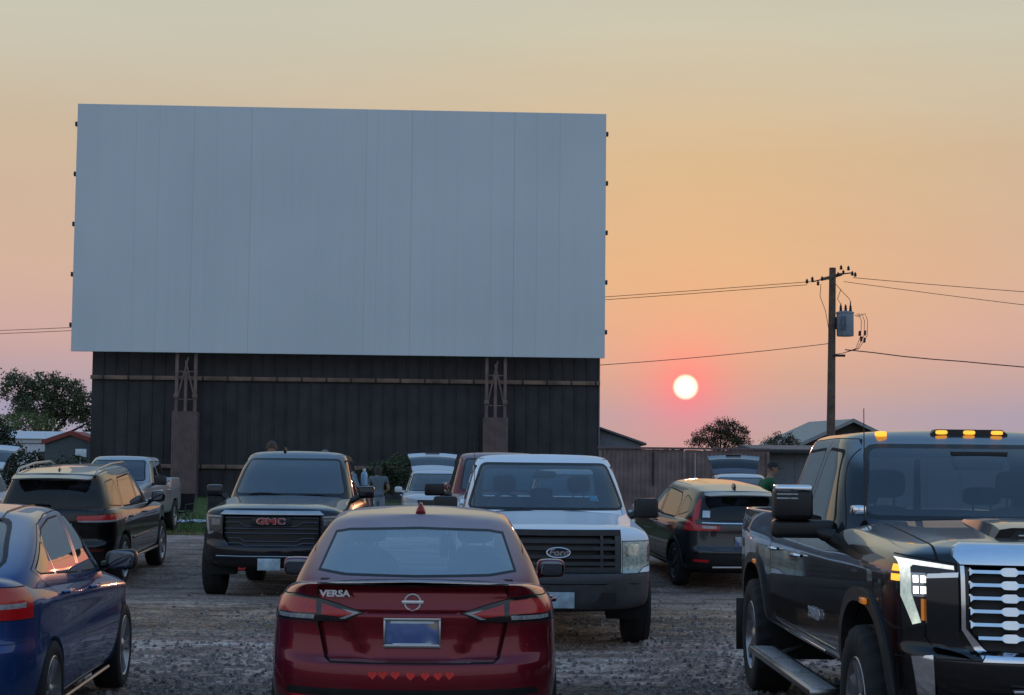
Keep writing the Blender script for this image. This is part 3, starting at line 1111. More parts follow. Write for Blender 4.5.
    # mirrors with glass towards the back
    for sg in (1, -1):
        mb = sub_box((sg * .935, .66, .995), (.215, .13, .145), 2, lambda v: setattr(v.co, 'y', v.co.y * (.8 if v.co.z > 0 else 1)))
        tube(mb, [(sg * .78, .66, .93), (sg * .88, .66, .95)], [.03, .025], 8)
        mm = obj('mirror', mb, P, c.root)
        gb = sub_box((sg * .938, .594, .995), (.18, .012, .117), 2)
        obj('mirror_glass', gb, M_MIRROR, mm)
    # cabin
    ib = bmesh.new()
    box(ib, (0, -1.12, 1.045), (1.2, .5, .03), bevel=.01)
    obj('parcel_shelf', ib, M_DASH, c.root)
    for sx in (-.37, .37):
        seat(c, sx, -.25, .56, M_SEAT)
        seat(c, sx, -.95, .58, M_SEAT, h=.50, hh=.13)
    db = sub_box((0, .72, .90), (1.35, .5, .2), 2)
    obj('dashboard', db, M_DASH, c.root)
    b = bmesh.new()
    bmesh.ops.create_circle(b, cap_ends=False, segments=24, radius=.18)
    rp = [v.co.copy() for v in b.verts]
    b.free()
    b = bmesh.new()
    tube(b, [Vector((-.37 + q.x, .38 - .35 * q.y, .98 + q.y * .9)) for q in rp + [rp[0]]], .014, 8)
    obj('steering_wheel', b, M_DASH, c.root)
    put_wheels(c, (1.31, -1.31), .765, .318, .205, .215, (5, 'twin'), M_ALLOY, M_RUBBER, M_DARK)
    c.finish()
    return c
# ------------------------------------------------------------------ pickups
def pickup_shells(c, p, sub=3):
    """hood, cab sides and open bed as one lower shell, plus the cab roof"""
    g = p.get
    yF, yR, W = p['yF'], p['yR'], p['W']
    wb, cr = p['wb'], p['cabr']
    zb, zr, zc, zh = p['zb'], p['zr'], p['zc'], p['zh']
    zs = p['zs']            # shoulder crease height at the front fenders
    bot = p['bot']
    bump = g('bump', .06)
    cf = g('cf', .45)
    mid = (wb + cr) / 2
    ys = [yF - cf * .8 - .12, p['ax'], p['ax'] - .55, wb - .02, wb - .22, mid + .3, mid - .35, cr + .06, cr - .02, cr - .08, -p['ax'], yR + .55]
    WW = [(yR, W - .02), (yR + .3, W), (-p['ax'], W), (cr, W - .015), (wb, W - .01), (p['ax'], W), (yF - cf * .8, W - .04), (yF, W - .1)]
    def ws(k): return [(y, w * k) for y, w in WW]
    fb = p['fbar']           # z of: bumper bottom, bumper mid, bumper top, grille mid
    def Z(f, m, r): return [(yR, r), (cr, m), (wb, m), (p['ax'] + .5, m * .5 + f * .5), (yF, f)]
    low = [
        lv(ys, ws(.70), yF - .25, yR + .10, Z(fb[0] + .02, bot + .05, bot + .12), cf, .2),
        lv(ys, ws(.97), yF - bump * 0 - .06, yR + .02, Z(fb[0], bot, bot + .06), cf, .2),
        lv(ys, ws(.99), yF + .0, yR, Z(fb[1], bot + .14, bot + .17), cf, .2),
        lv(ys, ws(1.0), yF - .005, yR, Z(fb[2], bot + .30, bot + .32), cf, .2),
        lv(ys, ws(1.0), yF - bump, yR + .02, Z(fb[2] + .02, bot + .40, bot + .42), cf - .05, .2),
        lv(ys, ws(1.0), yF - bump, yR + .02, Z(fb[3], (bot + .4 + zs) / 2, (bot + .4 + zs) / 2), cf - .05, .2),
        lv(ys, ws(.998), yF - bump - .01, yR + .02, [(yR, zr - .16), (cr, zs + .01), (wb, zs), (yF, zh - .14)], cf - .05, .2),
        lv(ys, ws(.975), yF - bump - .03, yR + .02, [(yR, zr - .05), (cr - .05, zr - .05), (cr, zb - .02), (wb, zs + .09), (p['ax'], zh - .03), (yF, zh - .055)], cf - .05, .18),
        lv(ys, [(yR, W - .045), (cr - .05, W - .045), (cr + .05, W - .07), (wb, W - .10), (p['ax'], W - .13), (yF, W - .22)], yF - bump - .07, yR + .02,
           [(yR, zr), (cr - .05, zr), (cr, zb + .03), (wb - .2, zb + .05), (wb, zc - .07), (p['ax'], zh + .02), (yF, zh - .01)], cf - .08, .16),
        lv(ys, [(yR, W - .115), (cr - .05, W - .115), (cr + .05, W - .13), (wb, W - .22), (p['ax'], W - .3), (yF, W - .38)], yF - bump - .16, yR + .07,
           [(yR, zr + .004), (cr - .08, zr + .004), (cr + .06, zb - .12), (wb - .22, zb - .12), (wb - .02, zc - .03), (p['ax'], zh + .045 + g('dome', 0)), (yF, zh + .012)], cf - .1, .14),
        lv(ys, [(yR, W - .135), (cr - .05, W - .135), (cr + .05, W - .2), (wb, W - .45), (p['ax'], W - .5), (yF, W - .55)], yF - bump - .2, yR + .085,
           [(yR, .88), (cr - .08, .88), (cr + .06, zb - .12), (wb - .22, zb - .12), (wb - .02, zc - .012), (p['ax'], zh + .055 + g('dome', 0)), (yF, zh + .02)], cf - .15, .1),
        lv(ys, 0, yF - bump - .22, yR + .09,
           [(yR, .88), (cr - .08, .88), (cr + .06, zb - .12), (wb - .22, zb - .12), (wb - .02, zc), (p['ax'], zh + .065 + g('dome', 0)), (yF, zh + .025)], cf - .16, .1),
    ]
    n = len(low[0])
    s = shell(low, sub, cr_lv={3: .5, 4: .5, 6: .35, 8: .55, 9: .3}, cr_st={11: (.9, 5, 11), 12: (.9, 5, 11), 13: (.9, 8, 11)})
    c.add(s)
    rf, roof = p['rfy'], p['roof']
    gw, rw = p['gw'], p['rw']
    up = [
        lv(9, gw + .015, wb + .06, cr - .0, [(cr, zb - .08), (wb - .3, zb - .08), (wb, zc - .12)], .34, .10),
        lv(9, gw, wb - .02, cr, [(cr, zb + .04), (wb - .3, zb + .04), (wb, zc - .02)], .34, .10),
        lv(9, gw - .03, wb - .14 , cr + .005, [(cr, zb + .16), (wb - .3, zb + .16), (wb, zc + .10)], .32, .10),
        lv(9, gw * .42 + rw * .58, (wb + rf) / 2 - .02, cr + .05, [(cr, (zb + roof) / 2 + .06), (wb, (zc + roof) / 2 + .04)], .28, .10),
        lv(9, rw + .035, rf + .06, cr + .12, roof - .115, .24, .10),
        lv(9, rw - .005, rf - .06, cr + .155, roof - .045, .22, .10),
        lv(9, rw - .10, rf - .14, cr + .20, roof - .012, .18, .10),
        lv(9, rw - .34, rf - .2, cr + .26, roof + .0, .16, .08),
        lv(9, 0, rf - .22, cr + .28, roof + .004, .14, .06),
    ]
    c.add(shell(up, sub, cr_lv={5: .25}, cr_st={3: (.25, 0, 6), 13: (.3, 0, 6)}))

def sq_arch(z, r, k=1.0, top=.0):
    """squarish wheel opening"""
    def f(y):
        pts = []
        n = 40
        for i in range(n):
            t = 2 * math.pi * i / n
            cx, cz = math.cos(t), math.sin(t)
            e = .80
            pts.append((y + r * math.copysign(abs(cx) ** e, cx), z + (r + top) * math.copysign(abs(cz) ** e, cz)))
        return pts
    return f

def truck_cab(c, p, glassm, wsm, handle_mat, cond_top=1.2):
    """windshield, rear window and four doors of a pickup"""
    wb, cr, zb, roof, zc = p['wb'], p['cabr'], p['zb'], p['roof'], p['zc']
    wsp = p['ws']
    con = lambda q: q.z > zb + .02 and q.y < wb + .2 and q.y > cr + .4
    c.paintf(offset(wsp, .03), 'F', 2, .15, cond=con)
    c.cut('windshield', wsp, 'F', wsm, cond=con, thr=.15)
    rw = p['rw']
    rwin = rounded([(-rw + .06, zb + .16), (rw - .06, zb + .16), (rw - .10, roof - .17), (-rw + .10, roof - .17)], .06)
    con = lambda q: q.z > zb + .05 and q.y < cr + .4 and q.y > cr - .06
    c.paintf(offset(rwin, .02), 'B', 2, cond=con)
    c.cut('rear_window', rwin, 'B', p.get('rglass', glassm), cond=con)
    for v in 'RL':
        sg = 1 if v == 'R' else -1
        co = lambda q: q.x * sg > .45 and q.y > cr + .03
        c.door(p['door1'], v, [p['win1']], glassm, (p['hy'][0], p['hz'], handle_mat), cond=co)
        if 'door2' in p:
            c.door(p['door2'], v, [p['win2']], p.get('glass2', glassm), (p['hy'][1], p['hz'], handle_mat), cond=co)
        # joint between cab and bed
        c.paintf([(cr - .012, p['bot'] - .1), (cr - .012, p['zr'] + .1), (cr - .034, p['zr'] + .1), (cr - .034, p['bot'] - .1)], v, 1, .1)
    # bed inside in dark liner
    W = p['W']
    c.paintf([(-W + .12, p['yR'] + .06), (W - .12, p['yR'] + .06), (W - .12, cr - .1), (-W + .12, cr - .1)], 'T', 2, .5, cond=lambda q: q.z < 1.1)
    c.paintf([(-W + .2, cr + .02), (W - .2, cr + .02), (W - .2, wb - .12), (-W + .2, wb - .12)], 'T', 2, .3, cond=lambda q: q.z < zb - .03)
    db = sub_box((0, wb - .32, zb - .02), (W * 1.7, .42, .18), 2)
    obj('dashboard', db, M_DASH, c.root)

def front_seats(c, y, zb, m, sx=.42, h=.62, hh=.2, dy2=None):
    for x in (-sx, sx):
        seat(c, x, y, zb - .42, m, h=h, w=.54, hh=hh)
        if dy2:
            seat(c, x, y - dy2, zb - .40, m, h=h - .08, w=.56, hh=hh * .7)

def steering(c, x, y, z, r=.19):
    b = bmesh.new()
    pts = []
    for k in range(25):
        t = 2 * math.pi * k / 24
        pts.append((x + r * math.cos(t), y - r * .4 * math.sin(t), z + r * .9 * math.sin(t)))
    tube(b, pts, .016, 8, cap=False)
    obj('steering_wheel', b, M_DASH, c.root)

def rear_mirror(c, p, dz=.1):
    q, n = c.cast((0, p['wb'] + 2, p['roof'] - .2), (0, -1, 0))
    if q is None:
        return
    b = sub_box((0, q.y - .08, q.z - .02), (.26, .05, .085), 2)
    obj('rear_view_mirror', b, M_BLACK, c.root)

def cast_poly(c, poly, view, d, name, m, parent=None, push=.0, thick=.012, bevel=0):
    """thin plate laid over the shell: outline points cast on to it"""
    U, V, Nn = VIEWS[view]
    b = bmesh.new()
    top, bot = [], []
    for (u, v) in poly:
        o = U * u + V * v + Nn * 6
        q, n = c.cast(o, -Nn)
        if q is None:
            q = U * u + V * v + Nn * d
        top.append(b.verts.new(q + Nn * (push + thick)))
        bot.append(b.verts.new(q + Nn * (push - .01)))
    b.faces.new(top)
    k = len(top)
    for i in range(k):
        b.faces.new((top[i], bot[i], bot[(i + 1) % k], top[(i + 1) % k]))
    bmesh.ops.recalc_face_normals(b, faces=b.faces)
    return obj(name, b, m, parent or c.root)

# ---- the big black heavy-duty pickup in the right foreground
def black_pickup(loc, yaw, pitch=0.):
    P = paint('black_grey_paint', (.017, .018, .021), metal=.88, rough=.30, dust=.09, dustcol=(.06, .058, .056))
    c = Car('pickup_truck', 'large black crew cab pickup with lit headlights, orange roof lamps and a chrome barred grille', 'pickup truck', loc, yaw, pitch)
    p = dict(yF=3.05, yR=-3.28, W=1.005, ax=2.02, wb=1.12, cabr=-1.24, zb=1.30, zr=1.43, zc=1.475, zh=1.355, zs=1.20, bot=.55, fbar=(.42, .58, .80, 1.02), bump=.07, cf=.36,
             rfy=.42, roof=2.02, gw=.945, rw=.735, dome=.02,
             ws=rounded([(-.74, 1.47), (.74, 1.47), (.635, 1.895), (-.635, 1.895)], .06),
             door1=[(-.17, .60), (.98, .60), (.98, 1.28), (.86, 1.36), (.36, 1.90), (.25, 1.955), (-.17, 1.965)],
             win1=rounded([(-.11, 1.345), (.66, 1.345), (.70, 1.42), (.30, 1.865), (-.11, 1.885)], .05),
             door2=[(-.19, .60), (-.19, 1.965), (-.95, 1.955), (-1.10, 1.88), (-1.16, 1.70), (-1.18, 1.28), (-1.18, .60)],
             win2=rounded([(-.25, 1.345), (-.25, 1.885), (-.90, 1.87), (-1.02, 1.74), (-1.06, 1.37)], .05),
             hy=(-.02, -1.02), hz=1.17, glass2=M_TINT, rglass=M_GLASS)
    pickup_shells(c, p, 3)
    c.ready([P, M_SEAM, M_BLACK])
    c.arches((2.02, -2.02), .45, .52, 1.0, .05, shape=sq_arch(.47, .53, top=.02), flare=(.075, .018, M_PLASTIC), xin=.5)
    truck_cab(c, p, M_TINT, M_WINDH, M_CHROME)
    front_seats(c, -.15, 1.32, M_SEAT, dy2=.85)
    q, n = c.cast((0, 4, 1.83), (0, -1, 0))
    b = bmesh.new()
    prism(b, [(-.17, .045), (.17, .045), (.13, -.075), (-.13, -.075)], q.y - .16, q.y - .05, to3=lambda u, v2, d: (u, d, 1.83 + v2))
    obj('sensor_housing', b, M_BLACK, c.root)
    b = bmesh.new(); box(b, (0, -1.12, 1.62), (.05, .03, .44), bevel=.008)
    obj('window_divider', b, M_BLACK, c.root)
    # hood joint
    c.paintf([(.74, 1.30), (.752, 1.30), (.80, 3.2), (.788, 3.2)], 'T', 1, .2, cond=lambda q: q.z > 1.2 and q.y > .95)
    c.paintf([(-.74, 1.30), (-.752, 1.30), (-.80, 3.2), (-.788, 3.2)], 'T', 1, .2, cond=lambda q: q.z > 1.2 and q.y > .95)
    fcond = lambda q: q.y > 2.3
    # grille opening and its chrome bars
    gr = [(-.655, 1.262), (.655, 1.262), (.655, .94), (.585, .838), (-.585, .838), (-.655, .94)]
    g = c.cut('grille', gr, 'F', M_BLACK, cond=fcond, push=-.06)
    front = lambda x, z: (c.cast((x, 6, z), (0, -1, 0))[0] or Vector((x, 2.9, z)))
    for k, z in enumerate((1.237, 1.171, 1.105, 1.039, .972, .905)):
        lim = .65 if z > .95 else .65 - (.95 - z) * .75
        bb = bmesh.new()
        xs = [-lim + 2 * lim * i / 96 for i in range(97)]
        pts = []
        for x in xs:
            # swells at even steps along the bar
            t = ((abs(x) + .04) / .205) % 1.0
            hh = .010 + .016 * max(0, min(1, (.19 - abs(t - .5)) / .06))
            q = front(x, z)
            pts.append((Vector((x, q.y - .012, z)), hh))
        prev = None
        for (q, hh) in pts:
            r = [bb.verts.new(q + Vector((0, dy, dz))) for dy, dz in ((-.01, hh), (.010, hh * .82), (.018, -hh * .85), (.0, -hh), (-.05, 0))]
            if prev:
                for i in range(5):
                    bb.faces.new((prev[i], prev[(i + 1) % 5], r[(i + 1) % 5], r[i]))
            prev = r
        bmesh.ops.recalc_face_normals(bb, faces=bb.faces)
        obj('grille_bar', bb, M_CHROME, g, 25)
    # chrome surround: thick top bar, slim sides, lower edge
    c.overlay('grille_surround', [(-.70, 1.345), (-.66, 1.362), (.66, 1.362), (.70, 1.345), (.715, 1.30), (.69, 1.268), (-.69, 1.268), (-.715, 1.30)], 'F', M_CHROME, thick=.03, cond=lambda a: a.y > 2.2)
    for sg in (1, -1):
        q = lambda pts: [(sg * x, z) for x, z in pts]
        c.overlay('grille_surround', q([(.672, 1.262), (.690, 1.262), (.690, .945), (.612, .80), (.585, .835), (.672, .95)]), 'F', M_CHROME, thick=.02, cond=lambda a: a.y > 2.2)
    c.overlay('grille_surround', [(-.585, .832), (-.612, .79), (.612, .79), (.585, .832), (.36, .832), (.31, .855), (-.31, .855), (-.36, .832)], 'F', M_CHROME, thick=.022, cond=lambda a: a.y > 2.2)
    for sg in (1, -1):
        q = lambda pts: [(sg * x, z) for x, z in pts]
        cond = lambda a: a.y > 2.2 and a.x * sg > .3
        # painted pillar between lamp and grille with a chrome cap
        c.overlay('grille_pillar', q([(.832, 1.195), (.703, 1.205), (.703, .92), (.66, .80), (.80, .84), (.832, .90)]), 'F', P, thick=.045, cond=lambda a: a.y > 2.2)
        c.overlay('grille_pillar_cap', q([(.825, 1.218), (.70, 1.228), (.703, 1.206), (.832, 1.196)]), 'F', M_CHROME, thick=.047, cond=lambda a: a.y > 2.2)
        nb = c.cutbm(q([(1.03, 1.325), (.71, 1.268), (.71, 1.232), (.84, 1.222), (.84, .955), (.955, .935), (1.03, 1.06)]), 'F', .05, lambda a: a.y > 2.5 and a.x * sg > .3, seam=(.008, 1))
        bits = []
        for nm, poly, m in (('running_light', [(.938, 1.296), (.715, 1.262), (.715, 1.242), (.885, 1.262), (.897, 1.248), (.897, 1.12), (.858, .97), (.893, .957), (.938, 1.10)], M_DRL),
                            ('projector', [(.888, 1.208), (.868, 1.208), (.868, 1.172), (.888, 1.172)], M_WHITEON),
                            ('projector', [(.858, 1.208), (.842, 1.208), (.842, 1.172), (.858, 1.172)], M_WHITEON),
                            ('projector', [(.888, 1.152), (.868, 1.152), (.868, 1.116), (.888, 1.116)], M_WHITEON),
                            ('projector', [(.858, 1.152), (.842, 1.152), (.842, 1.116), (.858, 1.116)], M_WHITEON),
                            ('bezel', [(.903, 1.222), (.836, 1.222), (.836, 1.10), (.903, 1.10)], M_SATIN),
                            ('turn_signal', [(.858, 1.09), (.843, 1.09), (.843, .98), (.858, .98)], M_AMBER)):
            fs = carve(nb, q(poly), 'F', .03)
            if fs:
                bits.append((nm, take(nb, fs), m))
        v = 'R' if sg > 0 else 'L'
        for z0 in (1.225, 1.175):
            fs = carve(nb, [(2.60, z0), (2.69, z0), (2.69, z0 + .035), (2.60, z0 + .035)], v, .5)
            if fs:
                bits.append(('side_marker', take(nb, fs), M_AMBERON))
        h = obj('headlight', nb, M_SMOKE, c.root, ref=c.ref)
        for nm, b, m in bits:
            obj(nm, b, m, h, ref=c.ref)
        # bumper end chrome
        c.overlay('bumper_trim', q([(.90, .80), (.815, .81), (.80, .50), (.86, .50)]), 'F', M_CHROME, thick=.02, cond=lambda a: a.y > 2.2)
    bmb = c.cutbm([(-1.1, .79), (1.1, .79), (1.1, .40), (-1.1, .40)], 'F', .12, cond=lambda q: q.y > 2.62, seam=(.006, 1))
    bo = obj('front_bumper', bmb, [P, M_SEAM, M_BLACK], c.root, ref=c.ref)
    b = bmesh.new(); box(b, (0, 3.02, .565), (1.15, .08, .13), bevel=.02)
    obj('lower_grille', b, M_BLACK, bo)
    b = bmesh.new(); box(b, (0, 3.05, .655), (1.0, .05, .02), bevel=.006)
    obj('bumper_trim', b, M_SATIN, bo)
    # hood scoop
    sb = bmesh.new()
    prof = [(2.60, 1.405), (2.57, 1.465), (2.30, 1.47), (1.55, 1.462)]
    def scoop_ring(y, w, z0, z1):
        return [sb.verts.new((x, y, z)) for x, z in ((-w, z0), (-w * .93, z1 - .01), (-w * .8, z1), (w * .8, z1), (w * .93, z1 - .01), (w, z0))]
    rings = [scoop_ring(2.62, .47, 1.385, 1.452), scoop_ring(2.50, .47, 1.38, 1.475), scoop_ring(2.1, .43, 1.39, 1.485), scoop_ring(1.5, .36, 1.42, 1.475)]
    for a, b2 in zip(rings, rings[1:]):
        for i in range(5):
            sb.faces.new((a[i], a[i + 1], b2[i + 1], b2[i]))
    sb.faces.new(rings[0][::-1])
    bmesh.ops.recalc_face_normals(sb, faces=sb.faces)
    sc = obj('hood_scoop', sb, P, c.root, 30)
    b = bmesh.new()
    prism(b, [(-.40, 1.392), (.40, 1.392), (.36, 1.438), (-.36, 1.438)], 2.55, 2.628)
    obj('scoop_opening', b, M_BLACK, sc)
    b = bmesh.new(); box(b, (0, 2.63, 1.412), (.70, .012, .010), bevel=.003)
    obj('scoop_trim', b, M_SATIN, sc)
    # roof marker lamps
    q, n = c.cast((0, .30, 4), (0, 0, -1))
    b = bmesh.new()
    prism(b, [(-.235, 0), (-.20, .028), (.20, .028), (.235, 0), (.235, -.03), (-.235, -.03)], .22, .32, to3=lambda u, v, d: (u, d, q.z + v))
    lb = obj('roof_lamp_bar', b, M_BLACK, c.root, 30)
    for x in (-.17, 0, .17):
        b = sub_box((x, .315, q.z + .008), (.075, .05, .028), 2)
        obj('marker_lamp', b, M_AMBERON, lb)
    for x in (-.53, .53):
        q2, n = c.cast((x, .25, 4), (0, 0, -1))
        b = sub_box((x, .26, q2.z + .004), (.07, .09, .038), 2)
        obj('marker_lamp', b, M_AMBERON, c.root)
    # tow mirrors
    for sg in (1, -1):
        b = bmesh.new()
        box(b, (sg * 1.145, .70, 1.53), (.23, .16, .20), bevel=.035, seg=3)
        m = obj('mirror', b, M_BLACK, c.root)
        b = bmesh.new()
        box(b, (sg * 1.145, .712, 1.629), (.215, .155, .045), bevel=.018, seg=3)
        obj('mirror_cap', b, M_CHROME, m)
        b = bmesh.new()
        box(b, (sg * 1.08, .68, 1.372), (.37, .13, .115), bevel=.03, seg=3)
        obj('mirror_arm', b, M_BLACK, m)
        b = bmesh.new()
        tube(b, [(sg * .86, .76, 1.32), (sg * .96, .74, 1.34), (sg * 1.0, .69, 1.37)], [.05, .045, .04], 10)
        obj('mirror_foot', b, M_BLACK, m)
        for z in (1.592, 1.566):
            b = bmesh.new()
            box(b, (sg * 1.185, .781, z), (.125, .012, .012), bevel=.004)
            obj('mirror_lamp', b, M_CLEAR, m)
        # camera pod by the hood corner
        b = sub_box((sg * .80, .93, 1.50), (.09, .14, .07), 2)
        obj('hood_hinge_cover', b, M_CHROME, c.root)
        # running board
        b = bmesh.new()
        box(b, (sg * 1.03, -.10, .40), (.19, 2.55, .045), bevel=.012)
        r = obj('running_board', b, M_SATIN, c.root)
        b = bmesh.new()
        for k in range(3):
            box(b, (sg * 1.03, -.95 + k * .85, .424), (.125, .78, .008), bevel=.003)
        obj('step_pad', b, mat('ribbed_step', (.34, .34, .36), .5, metal=.5, var=.5, scale=60), r)
        for yy in (-1.05, .85):
            b = bmesh.new()
            tube(b, [(sg * .98, yy, .385), (sg * .80, yy, .46)], .022, 8)
            obj('step_bracket', b, M_BLACK, r)
        # amber side reflectors on the flares
        for yy in (2.20, -1.86):
            q, n = c.cast((sg * 3, yy, 1.028), (-sg, 0, 0))
            b = bmesh.new()
            box(b, (sg * 1.022, yy, 1.035), (.02, .12, .035), bevel=.006)
            obj('side_reflector', b, M_AMBER, c.root)
        # lower body trim and badge
        b = bmesh.new()
        box(b, (sg * 1.004, -.1, .635), (.012, 2.2, .018), bevel=.004)
        obj('sill_trim', b, M_CHROME, c.root)
        t = text_bm('2500HD', .095, .003, 1.25, 0, .001)
        q, n = c.cast((sg * 3, .66, .83), (-sg, 0, 0))
        M = Matrix.Translation((q.x + sg * .012, .62, .83)) @ Matrix.Rotation(R(90) * sg, 4, 'Z') @ Matrix.Rotation(R(90), 4, 'X')
        bmesh.ops.transform(t, matrix=M, verts=t.verts)
        obj('lettering', t, mat('bright_metal', (.72, .73, .76), .28, metal=.6, var=.06), c.root)
        # chrome strip under the windows
        q, n = c.cast((sg * 3, 0, 1.312), (-sg, 0, 0))
        b = bmesh.new()
        tube(b, [((c.cast((sg * 3, yy, 1.322), (-sg, 0, 0))[0] or q) + Vector((sg * .004, 0, 0)) for yy in (.66, .3, -.1, -.6, -1.08))][0:0] or
             [(c.cast((sg * 3, yy, 1.322), (-sg, 0, 0))[0] or q) + Vector((sg * .004, 0, 0)) for yy in (.66, .3, -.1, -.6, -1.08)], .009, 6)
        obj('window_trim', b, M_CHROME, c.root)
        # tail lamp at the bed's corner
        nb = c.cutbm([(-3.4, 1.33), (-3.10, 1.33), (-3.10, .98), (-3.4, .98)], 'R' if sg > 0 else 'L', .03, cond=lambda a: a.x * sg > .6, seam=(.006, 1))
        obj('tail_light', nb, M_RED, c.root, ref=c.ref)
        # mud flap
        b = bmesh.new()
        box(b, (sg * .93, -2.60, .48), (.26, .012, .42), bevel=.004)
        obj('mud_flap', b, M_BLACK, c.root)
    blade_wiper(c, .62, 1.02, .05, 1.10, M_BLACK)
    blade_wiper(c, -.1, 1.10, -.62, 1.02, M_BLACK)
    b = bmesh.new()
    tube(b, [(.80, 1.12, 1.44), (.79, 1.06, 2.13)], [.004, .0025], 6)
    obj('whip_antenna', b, M_BLACK, c.root)
    put_wheels(c, (2.02, -2.02), .895, .445, .285, .262, (7, 'twin'), M_ALLOY, M_RUBBER, M_DARK, knobby=True)
    b = bmesh.new(); box(b, (0, -.1, .58), (1.3, 5.4, .22), bevel=.03)
    obj('chassis', b, M_DARK, c.root)
    c.root.scale = (1.08, 1, 1)
    c.finish()
    return c


def pickup_mirror(c, x0, x1, y, z0, z1, m, foot=(.9, 1.3), th=.13):
    for sg in (1, -1):
        b = bmesh.new()
        box(b, (sg * (x0 + x1) / 2, y, (z0 + z1) / 2), (x1 - x0, th, z1 - z0), bevel=.035, seg=3)
        o = obj('mirror', b, m, c.root)
        b = bmesh.new()
        tube(b, [(sg * foot[0], y + .06, foot[1]), (sg * (x0 + .04), y, z0 + (z1 - z0) * .25)], [.045, .035], 8)
        obj('mirror_arm', b, M_BLACK, o)

